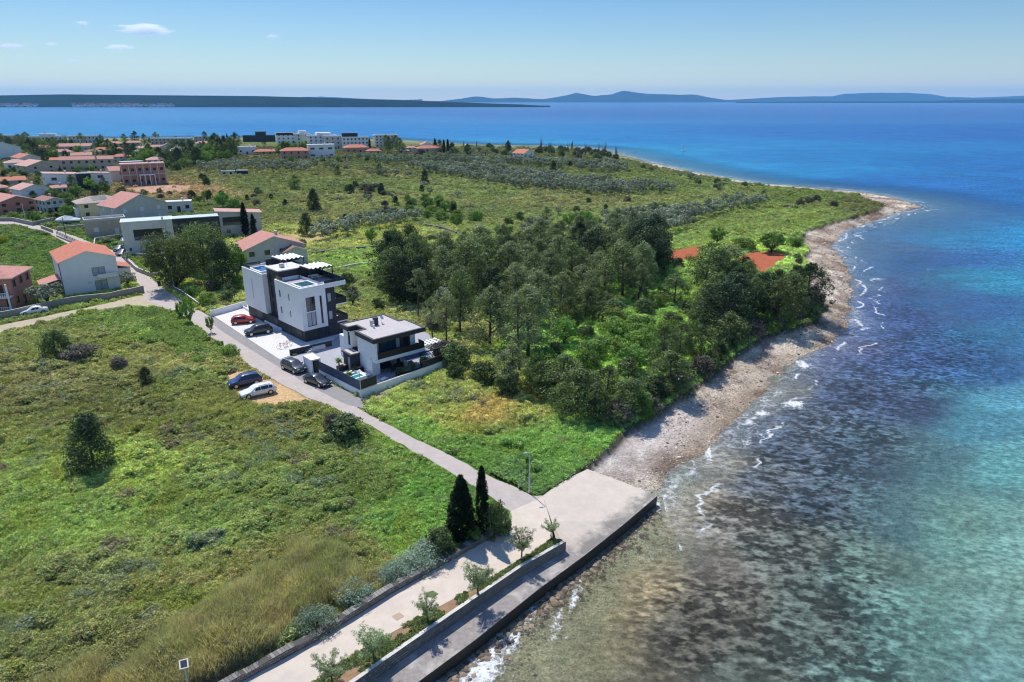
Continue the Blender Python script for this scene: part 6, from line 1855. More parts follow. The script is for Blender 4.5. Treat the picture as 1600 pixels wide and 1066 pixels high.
def proto_bush(seed, h=3.0, spread=1.8, fol='bush', n=60, dens=52, size=.14, asp=.8, top=1.0):
    rng = np.random.default_rng(seed); r_ = random.Random(seed)
    cs, rs = [], []
    for i in range(n):
        u = r_.random(); z = h * (.08 + .84 * u)
        w_ = spread * math.sqrt(max(.05, 1 - (max(0, u - .35) / .68) ** 2)) * (1 - (1 - top) * u)
        an = r_.uniform(0, 2 * math.pi); q = math.sqrt(r_.uniform(.1, 1)) * w_ * .85
        cs.append((math.cos(an) * q, math.sin(an) * q, z)); rs.append(r_.uniform(.3, .55) * spread / 1.8 + .05)
    crown = leaf_mesh("foliage", [leaves(cs, rs, dens, size, asp, rng, .3, .85)], FOL[fol])
    tr_ = trunk_mb([(0, 0, -.2), (.05, 0, h * .3), (0, .08, h * .7)], [.1, .07, .03]).mesh("stem", [M['bark']])
    return crown, tr_


def proto_tree(seed, h=5.0, spread=2.2, fol='leaf', bare=.28, n=60, dens=54, size=.18, asp=.8):
    rng = np.random.default_rng(seed); r_ = random.Random(seed)
    cs, rs, limbs = [], [], []
    for i in range(n):
        d = Vector((r_.gauss(0, 1), r_.gauss(0, 1), r_.gauss(0, .9))).normalized() * (r_.uniform(.3, 1) ** .5)
        c_ = (d.x * spread * .85, d.y * spread * .85, h * (bare + (1 - bare) * (.5 + d.z * .43)))
        cs.append(c_); rs.append(r_.uniform(.35, .62) * spread / 2.2)
        if i % 5 == 0: limbs.append(([(0, 0, h * bare * .8), (c_[0] * .5, c_[1] * .5, (c_[2] + h * bare) / 2), c_], [.08, .05, .02]))
    crown = leaf_mesh("crown", [leaves(cs, rs, dens, size, asp, rng, .3, .85)], FOL[fol])
    tr_ = trunk_mb([(0, 0, -.2), (.08, .05, h * bare), (.1, 0, h * .6)], [.15, .12, .06], limbs).mesh("trunk", [M['bark']])
    return crown, tr_


def proto_cypress(seed, h=7.5, spread=.62, fat=1.0):
    cone = 1.25 if fat > 1 else 2.6
    rng = np.random.default_rng(seed); r_ = random.Random(seed)
    cs, rs = [], []
    n = int(300 * (1 + (fat - 1) * .9))
    for i in range(n):
        u = r_.random(); z = h * (.04 + .94 * u)
        w_ = spread * fat * (min(1, u * 5 + .35)) * (1 - u ** cone) ** .7
        an = r_.uniform(0, 2 * math.pi); q = math.sqrt(r_.uniform(.2, 1)) * w_
        cs.append((math.cos(an) * q, math.sin(an) * q, z)); rs.append(r_.uniform(.18, .32) * (1 - .5 * u) * (1 + (fat - 1) * .3))
    crown = leaf_mesh("foliage", [leaves(cs, rs, 46, .10, .6, rng, .1, 1.5, .9)], FOL['cypress'])
    tr_ = trunk_mb([(0, 0, -.2), (0, 0, h * .9)], [.16, .03]).mesh("trunk", [M['bark']])
    return crown, tr_


def proto_tamarisk(seed, h=2.9, spread=1.15):
    rng = np.random.default_rng(seed); r_ = random.Random(seed)
    limbs, cs, rs = [], [], []
    for i in range(20):
        an = i * 2.4 + r_.uniform(-.4, .4); rr = spread * r_.uniform(.35, 1); zt = h * r_.uniform(.48, 1.0)
        p0 = (0, 0, h * .28); p1 = (math.cos(an) * rr * .45, math.sin(an) * rr * .45, h * .28 + (zt - h * .28) * .55); p2 = (math.cos(an) * rr, math.sin(an) * rr, zt)
        limbs.append(([p0, p1, p2], [.035, .022, .008]))
        for t_ in (.3, .5, .65, .8, .92, 1.0, 1.08):
            a = Vector(p1).lerp(Vector(p2), (t_ - .5) * 2) if t_ > .5 else Vector(p0).lerp(Vector(p1), t_ * 2)
            for _ in range(2):
                cs.append(tuple(a + Vector((r_.uniform(-.18, .18), r_.uniform(-.14, .14), r_.uniform(-.06, .14))))); rs.append(r_.uniform(.08, .17))
    crown = leaf_mesh("crown", [leaves(cs, rs, 24, .075, .35, rng, .2, 1.2)], FOL['tamarisk'])
    tr_ = trunk_mb([(0, 0, -.2), (.02, .02, h * .3)], [.07, .05], limbs).mesh("trunk", [M['bark']])
    return crown, tr_


def proto_palm(seed, h=1.6):
    r_ = random.Random(seed); vs, fs, ls = [], [], []
    for i in range(26):
        an = i * 2.399; el = r_.uniform(-.2, 1.2); Lf = r_.uniform(.8, 1.15)
        prev = None
        for k in range(6):
            t_ = k / 5; x = Lf * t_ * math.cos(el * (1 - .3 * t_)); z = h + Lf * t_ * math.sin(el) - .45 * t_ * t_
            w_ = .17 * math.sin(min(1, t_ * 1.1 + .15) * math.pi) + .01
            c_ = Vector((x * math.cos(an), x * math.sin(an), z)); sd = Vector((-math.sin(an), math.cos(an), 0)) * w_
            cur = len(vs); vs += [tuple(c_ - sd - Vector((0, 0, w_ * .5))), tuple(c_), tuple(c_ + sd - Vector((0, 0, w_ * .5)))]
            lv_ = r_.uniform(.2, .9); ls += [lv_] * 3
            if prev is not None:
                fs += [[prev, cur, cur + 1, prev + 1], [prev + 1, cur + 1, cur + 2, prev + 2]]
            prev = cur
    me = npmesh("fronds", vs, fs, FOL['palm']); vattr(me, "lv", np.array(ls))
    tr_ = trunk_mb([(0, 0, 0), (0, 0, h)], [.14, .11]).mesh("trunk", [M['bark']])
    return me, tr_


def proto_poles(seed, h=7, n=5):
    """slender, nearly leafless tree"""
    rng = np.random.default_rng(seed); r_ = random.Random(seed); limbs, cs, rs = [], [], []
    for i in range(n * 3):
        x, y = r_.uniform(-.8, .8), r_.uniform(-.8, .8); t_ = h * r_.uniform(.6, 1)
        limbs.append(([(x * .2, y * .2, h * .15), (x * .7, y * .7, t_ * .6), (x, y, t_)], [.07, .05, .02]))
        cs.append((x, y, t_ * r_.uniform(.1, .6))); rs.append(.35)
    crown = leaf_mesh("crown", [leaves(cs, rs, 14, .2, .5, rng)], FOL['greytwig'])
    return crown, trunk_mb([(0, 0, -.2), (0, 0, h * .5)], [.12, .06], limbs).mesh("trunk", [M['barkpale']])


PROTO = {
    'round_pine': [proto_tree(s, 8, 4.0, 'pine', bare=.04, n=170, dens=54, size=.2, asp=.6) for s in (121, 122)],
    'cone_pine': [proto_bush(s, 5, 2.0, 'pine_dark', n=150, dens=50, size=.13, asp=.5, top=.5) for s in (123, 124)],
    'pine': [proto_pine(s, 9, .26, 3.0, 'pine') for s in (1, 2, 3, 4)],
    'pine_grey': [proto_pine(s, 8, .12, 2.9, 'pine_grey') for s in (11, 12, 13)],
    'pine_low': [proto_pine(s, 6.5, .04, 2.9, 'pine', n=90) for s in (21, 22, 23, 24)],
    'pine_dark': [proto_pine(s, 8, .06, 3.0, 'pine_dark', n=90) for s in (31, 32, 33)],
    'pine_bare': [proto_pine(s, 9, .42, 2.6, 'pine_grey', lean=.8, n=46, dens=50) for s in (41, 42, 43)],
    'leaf': [proto_tree(s, 5, 2.3, 'leaf', bare=.15) for s in (51, 52, 53)],
    'olive': [proto_tree(s, 3.6, 1.9, 'olive', bare=.25, n=26, dens=30, size=.26, asp=.6) for s in (61, 62, 63, 64)],
    'bush': [proto_bush(s, 2.6, 1.7, 'bush') for s in (71, 72, 73)],
    'bush_dark': [proto_bush(s, 3.4, 1.7, 'pine_dark', top=.6) for s in (74, 75)],
    'bush_bright': [proto_bush(s, 2.4, 1.9, 'leaf') for s in (76, 77, 78)],
    'bush_grey': [proto_bush(s, 2.2, 1.7, 'greytwig') for s in (79, 80)],
    'cypress': [proto_cypress(91)], 'cypress_fat': [proto_cypress(92, 6.6, .62, 2.0)],
    'tamarisk': [proto_tamarisk(s) for s in (95, 96, 97)],
    'wormwood': [proto_bush(s, 1.1, 1.2, 'wormwood', n=60, dens=60, size=.07, asp=.5) for s in (101, 102)],
    'yellow': [proto_bush(103, 2, 2.2, 'yellow')],
    'brown': [proto_tree(104, 5, 1.6, 'brown')],
    'palm': [proto_palm(105), proto_palm(106)],
    'poles': [proto_poles(s) for s in (107, 108, 109)],
}
PH = {'round_pine': 8, 'cone_pine': 5, 'pine': 9, 'pine_grey': 8, 'pine_low': 6.5, 'pine_dark': 8, 'pine_bare': 9, 'leaf': 5, 'olive': 3.6, 'bush': 2.6, 'bush_dark': 3.4, 'bush_bright': 2.4, 'bush_grey': 2.2, 'cypress': 7.5, 'cypress_fat': 6.6, 'tamarisk': 2.9, 'wormwood': 1.1, 'yellow': 2, 'brown': 5, 'palm': 2.3, 'poles': 7}
NAMES = {'round_pine': 'pine_tree', 'cone_pine': 'shrub', 'pine': 'pine_tree', 'pine_grey': 'pine_tree', 'pine_low': 'pine_tree', 'pine_dark': 'pine_tree', 'pine_bare': 'pine_tree', 'leaf': 'broadleaf_tree', 'olive': 'olive_tree', 'bush': 'shrub', 'bush_dark': 'shrub', 'bush_bright': 'shrub', 'bush_grey': 'shrub', 'cypress': 'cypress_tree', 'cypress_fat': 'cypress_tree', 'tamarisk': 'tamarisk_tree', 'wormwood': 'wormwood_bush', 'yellow': 'shrub', 'brown': 'broadleaf_tree', 'palm': 'palm', 'poles': 'bare_tree'}
CATS = {'pine_tree': 'tree', 'broadleaf_tree': 'tree', 'olive_tree': 'olive tree', 'shrub': 'bush', 'cypress_tree': 'cypress', 'tamarisk_tree': 'tree', 'wormwood_bush': 'bush', 'palm': 'palm', 'bare_tree': 'tree'}


def plant(kind, x, y, h, label, group=None, wide=1.0, z=None, var=None, parts=True, rz=None):
    v = PROTO[kind][var if var is not None else R.randrange(len(PROTO[kind]))]
    if z is None: z = float(ground_z(np.array([[x, y]]))[0])
    s = h / PH[kind]
    nm = NAMES[kind]
    rz = R.uniform(0, 6.28) if rz is None else rz
    if parts:
        o = empty(nm, (x, y, z), rz, label, CATS[nm], group)
        link(v[0].name.split('.')[0], v[0], o); link(v[1].name.split('.')[0], v[1], o)
    else:
        o = link(nm, v[0], None, (x, y, z), (0, 0, rz)); tag(o, label, CATS[nm], group)
    o.scale = (s * wide, s * wide, s)
    return o


def plant_px(kind, px, py, ytop, label, group=None, wide=1.0, **k):
    c_ = P(px, py); h = max(.5, height_at(c_, ytop))
    return plant(kind, c_[0], c_[1], h, label, group, wide, **k)


def scatter_pts(poly, sp, seed, jitter=.5, tries=30):
    """spots at least sp apart inside a polygon"""
    poly = np.asarray(poly); rng = np.random.default_rng(seed)
    lo, hi = poly.min(0), poly.max(0)
    n = int((hi[0] - lo[0]) * (hi[1] - lo[1]) / sp ** 2 * 3)
    c_ = rng.uniform(lo, hi, (n, 2)); c_ = c_[inside(c_, poly)]
    grid = {}; out = []
    for p in c_:
        k = (int(p[0] // sp), int(p[1] // sp)); ok = True
        for i in (-1, 0, 1):
            for j in (-1, 0, 1):
                for q in grid.get((k[0] + i, k[1] + j), ()):
                    if (p[0] - q[0]) ** 2 + (p[1] - q[1]) ** 2 < sp * sp: ok = False; break
        if ok: grid.setdefault(k, []).append(p); out.append(p)
    return out


# --- plants one would point at --------------------------------------
plant_px('cypress_fat', 722, 842, 742, "broad dark cypress shrub beside the slim cypress at the stone wall", wide=1.2, var=0)
plant_px('cypress', 754, 838, 727, "slim dark cypress standing at the end of the dry stone wall", var=0)
TG = "young tamarisks in the planting strip"
for i, (x, y, yt, lab) in enumerate([(861, 841, 815, "small tamarisk at the tip of the planting strip beside the boat ramp"), (815, 872, 833, "tamarisk opposite the two dark cypresses, second from the ramp"), (747, 932, 884, "tamarisk over the cypress shadow edge, third from the ramp"),
                              (669, 973, 936, "tamarisk beside the grass patch in the promenade, fourth from the ramp"), (585, 1036, 985, "tamarisk with wide spreading crown, fifth from the ramp"), (520, 1072, 1028, "tamarisk nearest to the bottom edge of the photo")]):
    plant_px('tamarisk', x, y, yt, lab, TG, wide=1.25, z=.15, parts=True)
for (k, x, y, yt, lab, w_) in [
    ('cone_pine', 146, 728, 636, "large dark pine shrub alone in the middle of the near meadow", 1.1), ('cone_pine', 230, 603, 572, "small dark conical pine shrub in the meadow", 1.1), ('bush', 89, 556, 516, "dark green shrub at the meadow's left side below the dirt path", .85),
    ('bush_grey', 126, 561, 538, "brownish bramble shrub right of the dark green one", 1.5), ('bush_grey', 187, 575, 558, "small brown shrub between the bramble and the conical pine", 1.0), ('bush', 542, 682, 652, "leafy shrub at the meadow edge leaning over the road", 1.6),
    ('bush_grey', 522, 676, 648, "bare twiggy shrub beside the leafy one at the road edge", .7), ('bush', 686, 866, 826, "grey green shrub left of the broad cypress", .9), ('bush', 775, 836, 782, "bushy shrub right of the slim cypress at the wall end", .62), ('bush_bright', 738, 846, 822, "bright shrub at the feet of the two cypresses", .8),
    ('wormwood', 640, 890, 872, "silvery wormwood bush spreading along the stone wall", 1.5), ('wormwood', 668, 876, 852, "silvery wormwood bush nearer to the cypresses", 1.3), ('wormwood', 612, 905, 886, "silvery wormwood bush at the end of the dry reeds", 1.2), ('wormwood', 555, 938, 915, "bluish wormwood tuft by the reeds and wall", 1.2), ('wormwood', 495, 980, 955, "bluish wormwood tuft in the shade of the reeds", 1.1),
    ('leaf', 298, 508, 460, "thin weedy sapling at the fork of road and dirt path", .5), ('leaf', 284, 500, 468, "second weedy sapling left of the taller one at the fork", .5), ('leaf', 330, 520, 492, "light sapling on the verge before the forecourt wall", .5),
    ('leaf', 345, 545, 530, "low bright shrub on the meadow verge near the forecourt", .8), ('bush_bright', 362, 560, 540, "bright verge shrub above the sandy patch", 1.0),
    ('round_pine', 276, 450, 354, "large rounded pine at the road junction", 1.0), ('round_pine', 318, 425, 342, "broad dark tree before the long grey house", 1.05), ('cone_pine', 350, 452, 372, "dense dark pine between the junction and the apartment block", .95), ('leaf', 372, 436, 378, "bright tree between the dark pines", .7),
    ('cypress', 385, 368, 316, "cypress in front of the long grey house", 1.3), ('cypress', 398, 372, 334, "smaller cypress right beside the taller one by the long grey house", 1.5),
    ('olive', 76, 478, 440, "olive tree in the yard between the pink and the white house", 1.5), ('olive', 60, 474, 450, "second olive tree in the yard beside the pink house", .9), ('olive', 200, 448, 424, "olive tree at the corner of the white gabled house", 1.3), ('olive', 200, 410, 392, "clipped round tree behind the street lamp by the parked cars", .9),
    ('bush_dark', 242, 428, 414, "round dark shrub on the small lawn", .8), ('bush', 232, 418, 408, "small round shrub behind the darker one on the small lawn", .9), ('yellow', 4, 380, 370, "yellow flowering broom at the left edge", 1.0),
    ('bush', 2, 468, 450, "dark shrub at the foot of the pink house", 1.3), ('bush', 190, 377, 366, "hedge bush before the stone clad building", 1.6), ('bush', 168, 381, 371, "low dark hedge before the stone wall", 2.0),
    ('cone_pine', 480, 368, 332, "dark pine standing alone in the mown field", 1.1), ('bush_dark', 540, 353, 334, "small dark conifer in the field right of the lone pine", .8), ('cone_pine', 491, 330, 294, "large dark shrub in the open field", .95), ('pine_low', 461, 296, 274, "dark round tree above the large field shrub", 1.1),
    ('pine_low', 592, 274, 256, "round dark bush in the upper field near the olives", .85), ('pine_low', 527, 275, 259, "dark bush below the navy glass house", .9), ('cone_pine', 664, 288, 265, "dark conifer at the left end of the olive grove", .95), ('cone_pine', 864, 273, 250, "large dark conifer before the lone white house", 1.0),
    ('leaf', 1120, 383, 352, "bright green tree between the olive rows and the red soil", 1.0), ('leaf', 1205, 395, 362, "bright green tree beside the right red soil plot", 1.5), ('bush_bright', 1160, 390, 372, "low bright shrub row left of the bright tree", 1.6), ('bush_bright', 1240, 385, 370, "bright shrub near the shingle bank", 1.3),
    ('brown', 905, 366, 344, "rusty brown dead tree in the wood", .9), ('bush_dark', 1060, 418, 402, "round dark shrub below the left red soil plot", 1.2),
]:
    plant_px(k, x, y, yt, lab, wide=w_)
# palms of the villa
for (x, y, s_, lab) in ((-3.4, 1.4, .85, "palm leaning over the turquoise pool behind the street lamp"), (-2.1, 7.0, .9, "palm in the planter beside the gate shelter"), (7.4, -1.5, 1.1, "taller palm before the awning of the villa"), (3.6, -1.55, .7, "low palm plant in the long black planter")):
    o = plant('palm', 0, 0, 2.3 * s_, lab, "palms around the villa terrace", z=0)
    m_ = Matrix.Translation((vx, vy, 0)) @ Matrix.Rotation(VA, 4, 'Z'); p = m_ @ Vector((x, y, .07)); o.location = p
    o.scale = (s_, s_, s_)
for (x, y, h_, lab) in ((2.9, -1.45, .9, "dark shrub in the long black planter, left of the low palm"), (5.4, -1.45, .9, "dark shrub in the long black planter, right of the low palm"), (-1.0, 4.3, .6, "low green plants in the planter beside the spa pool")):
    m_ = Matrix.Translation((vx, vy, 0)) @ Matrix.Rotation(VA, 4, 'Z'); p = m_ @ Vector((x, y, .7)); plant('bush', p.x, p.y, h_, lab, wide=.9, z=.75)

# --- the wood ---------------------------------------------------------
VIEW_OK = lambda p: True
def wood(poly_px, sp, kinds, hr, label, group, seed, wide=(0.85, 1.2), skip=0.0, parts=True):
    r_ = random.Random(seed)
    if seed in (11, 12, 13, 15, 16, 17, 18, 19, 20, 21, 22): sp *= .80; wide = (wide[0] * 1.1, wide[1] * 1.2)
    sp_ = np.array(scatter_pts(Pn(poly_px), sp, seed)).reshape(-1, 2)
    for p in sp_[sdist(sp_, BANK) > (1.5 if seed in (16, 17, 18, 19) else .3)]:
        if r_.random() < skip: continue
        k = r_.choices([q[0] for q in kinds], [q[1] for q in kinds])[0]
        h = r_.uniform(*hr) * {'leaf': .7, 'bush': .45, 'bush_bright': .42, 'bush_dark': .5, 'bush_grey': .4, 'olive': .6, 'pine_low': .8, 'brown': .7}.get(k, 1)
        lb = label
        nm = NAMES[k]
        word = {'pine_tree': 'pine', 'broadleaf_tree': 'broadleaf tree', 'shrub': 'shrub', 'olive_tree': 'olive tree', 'bare_tree': 'bare slender tree', 'cypress_tree': 'cypress'}[nm]
        col = {'pine': 'green', 'pine_grey': 'grey-green', 'pine_low': 'bushy green', 'pine_dark': 'dark', 'pine_bare': 'sparse long-trunked', 'leaf': 'bright green', 'bush': 'dull green', 'bush_bright': 'bright green', 'bush_dark': 'dark', 'bush_grey': 'greyish', 'olive': 'silvery', 'poles': 'pale', 'cypress': 'dark', 'brown': 'rusty'}[k]
        plant(k, p[0], p[1], h, f"{col} {word} {label}", f"{col} {word}s {group}", r_.uniform(*wide), parts=parts)


wood([(592, 470), (640, 478), (672, 470), (665, 430), (640, 425), (600, 440)], 4.2, [('pine_dark', 3), ('pine', 1)], (9, 12), "in the tall dark clump behind the villa", "in the tall dark clump", 11, (.8, 1.0))
wood([(690, 430), (760, 415), (840, 400), (930, 402), (1010, 408), (1022, 440), (990, 470), (930, 485), (880, 505), (800, 500), (740, 490), (690, 470)], 5.2, [('pine_grey', 5), ('pine', 2), ('pine_dark', 1), ('leaf', .5)], (7, 10.5), "in the grey-green heart of the wood", "in the heart of the wood", 12)
wood([(1000, 440), (1030, 450), (1020, 405), (985, 400)], 4.5, [('pine_dark', 1)], (9, 12), "at the wood's edge left of the red soil plots", "left of the red soil", 13)
wood([(690, 550), (735, 575), (790, 590), (850, 575), (850, 530), (800, 515), (730, 510), (695, 520)], 5.8, [('pine_bare', 2.5), ('pine_grey', 2.5), ('pine', 1), ('leaf', 1)], (9, 12), "with visible trunk beside the villa's garden", "beside the villa's garden", 14)
wood([(700, 590), (760, 610), (830, 622), (860, 600), (800, 590), (730, 575)], 4.0, [('bush', 3), ('bush_bright', 2), ('bush_dark', 1)], (4, 7), "under the trees along the grassy plot", "along the grassy plot", 15)
wood([(790, 610), (840, 638), (900, 655), (930, 664), (960, 652), (1000, 645), (1050, 618), (1050, 606), (980, 612), (900, 618), (840, 612), (800, 598)], 4.0, [('pine_low', 5), ('pine_grey', 2), ('bush', 1.5), ('leaf', .6)], (5.5, 7.8), "at the near edge of the wood above the shingle", "at the near edge of the wood", 16)
wood([(1050, 615), (1095, 590), (1130, 565), (1130, 545), (1090, 552), (1050, 575), (1010, 602)], 4.0, [('pine_low', 4), ('pine', 2), ('pine_dark', 1)], (5.5, 7.5), "along the beach in the middle of the wood", "along the middle of the beach", 17)
wood([(1130, 562), (1180, 525), (1200, 518), (1190, 490), (1130, 480), (1090, 500), (1110, 535)], 4.6, [('pine_low', 2), ('pine', 2), ('pine_dark', 1.5), ('pine_bare', .7)], (7, 10), "above the inner bend of the shore", "above the inner bend", 18)
wood([(1195, 515), (1240, 508), (1276, 502), (1272, 480), (1235, 470), (1190, 465), (1150, 455), (1140, 480)], 4.8, [('pine_dark', 4), ('pine', 2)], (7, 9.5), "on the dark point of the wood over the beach", "on the dark point", 19)
wood([(1085, 475), (1140, 478), (1150, 455), (1115, 446), (1085, 452)], 6.0, [('pine_bare', 2), ('pine', 2), ('pine_dark', 1)], (9, 11), "in the group of tall pines below the red soil plots", "below the red soil plots", 20)
wood([(850, 560), (850, 590), (900, 610), (980, 602), (1040, 580), (1080, 545), (1100, 505), (1080, 485), (1040, 470), (960, 490), (890, 515), (850, 540)], 5.0, [('bush_bright', 4), ('bush', 2), ('leaf', 1), ('bush_dark', .6), ('pine_low', .4)], (5, 7.5), "in the bright clearing inside the wood", "in the clearing", 21)
wood([(720, 400), (800, 370), (830, 355), (930, 350), (1000, 362), (1010, 398), (900, 396), (800, 396), (740, 412)], 6.4, [('pine_grey', 3), ('olive', 3), ('leaf', 1), ('bush', 2)], (5, 7.5), "on the upper side of the wood", "on the upper side of the wood", 22)
wood([(540, 440), (590, 470), (600, 500), (560, 490), (530, 465)], 4.5, [('bush', 2), ('bush_grey', 1), ('olive', 1)], (4, 6.5), "on the slope behind the villa", "behind the villa", 23)
wood([(560, 400), (640, 410), (700, 400), (690, 375), (600, 372), (570, 385)], 8, [('olive', 3), ('bush', 1), ('leaf', 1)], (4.5, 6.5), "in the small orchard above the villa", "in the small orchard", 24)
wood([(300, 470), (318, 482), (380, 470), (383, 450), (340, 448), (300, 455)], 3.6, [('bush', 3), ('bush_bright', 2), ('bush_grey', 1)], (5, 7), "beside the forecourt wall of the apartment block", "beside the forecourt wall", 25)
wood([(605, 325), (640, 312), (690, 316), (720, 330), (752, 345), (745, 352), (690, 350), (630, 335)], 6.0, [('bush_bright', 3), ('bush_dark', 1), ('leaf', 1)], (6, 8), "in the bright thicket of the middle field", "in the bright thicket", 26)
wood([(528, 303), (560, 303), (598, 305), (596, 296), (560, 293), (530, 294)], 5.0, [('bush_dark', 2), ('bush_grey', 2), ('bush', 1)], (6, 8.5), "in the dark bush row of the middle field", "in the dark bush row", 27)
wood([(560, 318), (620, 310), (640, 296), (700, 296), (720, 312), (600, 300), (575, 305)], 9.0, [('bush_grey', 2), ('bush_dark', 1), ('olive', 2)], (5, 8), "scattered over the middle field", "scattered over the middle field", 28)
wood([(440, 385), (500, 376), (510, 384), (460, 392)], 7.0, [('bush', 1), ('bush_bright', 1)], (4, 6), "behind the salmon-roofed house", "behind the salmon-roofed house", 29)
wood([(560, 345), (640, 330), (600, 320), (540, 335)], 9, [('bush_grey', 2), ('bush', 1), ('bush_dark', .5)], (3.5, 5.5), "in the rough grass above the hedge-like olive row", "above the hedge-like row", 52)
wood([(860, 345), (940, 350), (1000, 338), (960, 330), (880, 330)], 6.5, [('olive', 3), ('bush_grey', 1), ('bush', 1)], (4, 5.5), "in the scrub between the wood and the open headland", "in the scrub behind the wood", 53)
wood([(1100, 300), (1180, 306), (1240, 306), (1200, 298), (1120, 292)], 11, [('bush', 1), ('bush_grey', 1)], (3, 4.5), "on the low grass near the tip of the headland", "near the tip of the headland", 54)
wood([(400, 300), (440, 310), (460, 320), (430, 326), (380, 318), (370, 304)], 8, [('bush', 2), ('bush_dark', 1), ('bush_grey', 1)], (4, 6.5), "in the field right of the garden pavilion", "right of the garden pavilion", 55)
wood([(640, 480), (690, 500), (740, 500), (700, 470), (670, 440), (650, 450)], 5.0, [('pine_grey', 3), ('bush', 2), ('pine', 1), ('olive', 1)], (6, 9), "between the dark clump and the trees by the villa", "between clump and villa", 56)
wood([(600, 440), (650, 430), (690, 420), (700, 400), (640, 400), (590, 420)], 5.0, [('pine_grey', 3), ('olive', 2), ('bush', 1)], (6, 9), "above the dark clump", "above the dark clump", 57)
wood([(860, 530), (940, 505), (1000, 478), (1040, 465), (1000, 470), (920, 490), (860, 510)], 4.2, [('pine_low', 2), ('bush', 2), ('bush_bright', 2), ('pine_grey', 1)], (6, 8), "along the upper side of the clearing", "along the clearing's upper side", 58)
r_ = random.Random(99)
shore = [P(x, y)[:2] for x, y in [(968, 672), (1010, 655), (1060, 618), (1100, 592), (1140, 560), (1190, 524), (1235, 512), (1276, 499), (1278, 472)]]
for i in range(len(shore) - 1):
    a_, b_ = Vector(shore[i]), Vector(shore[i + 1]); n_ = int((b_ - a_).length / 1.5)
    for j in range(n_):
        q = a_.lerp(b_, (j + r_.random()) / n_); nn = Vector((-(b_ - a_).y, (b_ - a_).x)).normalized() * r_.uniform(.6, 2.6); q = q + nn
        k_ = r_.choice(['bush', 'bush', 'bush_dark', 'bush_bright', 'bush_grey'])
        c_ = {'bush': 'dull green', 'bush_dark': 'dark', 'bush_bright': 'bright green', 'bush_grey': 'greyish'}[k_]
        plant(k_, q.x, q.y, r_.uniform(1.6, 3.2), c_ + " low shrub fringing the bank between the wood and the shingle", c_ + " shrubs fringing the bank", r_.uniform(.9, 1.2))
wood([(655, 490), (700, 520), (712, 560), (735, 585), (700, 575), (672, 530), (640, 500)], 4.2, [('pine_grey', 2), ('bush', 2), ('bush_grey', 1), ('pine_bare', 1)], (6, 9), "on the rough slope just behind the villa's pergola", "behind the villa's pergola", 59)
# village greenery
wood([(270, 268), (320, 262), (350, 248), (340, 238), (300, 236), (260, 248), (240, 258)], 7.5, [('leaf', 2), ('bush', 1), ('pine_dark', 1), ('pine', 1)], (8, 12), "in the dark grove behind the unfinished building", "behind the unfinished building", 31)
wood([(346, 250), (372, 250), (372, 232), (330, 230), (320, 240)], 9, [('leaf', 2), ('pine', 2), ('cypress', 1), ('pine_dark', 1)], (9, 14), "among the village houses near the seafront", "near the seafront", 32)
wood([(302, 290), (340, 292), (342, 284), (306, 280)], 5.5, [('bush_dark', 3), ('bush', 1)], (6, 8), "in the dark clump right of the unfinished building's yard", "right of the building yard", 33)
wood([(290, 318), (330, 322), (372, 330), (380, 318), (330, 308), (290, 306)], 6.5, [('bush_bright', 2), ('bush_dark', 2), ('leaf', 1)], (6, 9), "behind the garden pavilion", "behind the garden pavilion", 34)
wood([(98, 345), (128, 340), (132, 322), (108, 312), (96, 325)], 5, [('bush', 2), ('leaf', 1), ('bush_bright', 1)], (5, 8), "in the garden left of the yellow house", "left of the yellow house", 35)
wood([(16, 345), (60, 348), (96, 346), (88, 336), (50, 338), (16, 340)], 4.5, [('bush', 2), ('bush_dark', 1), ('bush_bright', 1)], (4, 6), "in the hedge behind the roadside wall", "in the roadside hedge", 36)
wood([(40, 262), (90, 250), (86, 232), (60, 228), (30, 232), (46, 246)], 9, [('leaf', 2), ('pine', 1), ('bush', 1), ('pine_dark', .5)], (8, 12), "in the leafy part of the upper village", "in the upper village", 37)
wood([(0, 296), (60, 296), (76, 284), (40, 276), (0, 280)], 8, [('bush', 2), ('bush_dark', 1)], (5, 8), "on the slope between the left village houses", "between the left village houses", 38)
wood([(128, 300), (178, 304), (188, 296), (150, 292)], 6, [('bush', 1), ('bush_dark', 1), ('leaf', .5)], (5, 8), "beside the second white modern house", "beside the white modern houses", 39)
wood([(430, 244), (440, 231), (486, 231), (470, 236)], 9, [('leaf', 2), ('pine_dark', 1)], (7, 11), "before the tall white apartment blocks", "before the tall white blocks", 40)
wood([(440, 262), (530, 258), (640, 252), (640, 246), (560, 246), (500, 252), (440, 254)], 9, [('bush', 2), ('olive', 3), ('leaf', 1)], (5, 8), "in the thicket below the pink houses", "below the pink houses", 41)
wood([(596, 240), (620, 244), (640, 242), (622, 232), (600, 234)], 9, [('olive', 2), ('pine', 1), ('leaf', 1)], (8, 13), "before the rightmost apartment block", "before the rightmost block", 42)
wood([(640, 246), (800, 246), (800, 236), (700, 238), (640, 240)], 11, [('bush', 2), ('olive', 2), ('pine_dark', .6), ('bush_grey', 1)], (7, 10), "in the green belt left of the lone white house", "in the green belt", 43)
wood([(690, 232), (800, 234), (800, 231), (690, 229)], 12, [('bush_grey', 2), ('bush', 2), ('poles', 1)], (6, 9), "on the skyline of the far shore", "on the skyline of the far shore", 44)
wood([(836, 240), (880, 246), (940, 252), (975, 250), (940, 240), (900, 235), (840, 233)], 8.5, [('poles', 3), ('bush_grey', 2), ('bush', 1.5)], (8, 11), "in the pale row beyond the lone white house", "in the pale row beyond the white house", 45)
wood([(880, 262), (960, 262), (1010, 268), (1040, 272), (1000, 262), (960, 254), (900, 254)], 9, [('bush', 2), ('olive', 2), ('bush_grey', 1)], (5, 7), "along the far bank near the little pier", "along the far bank", 46)
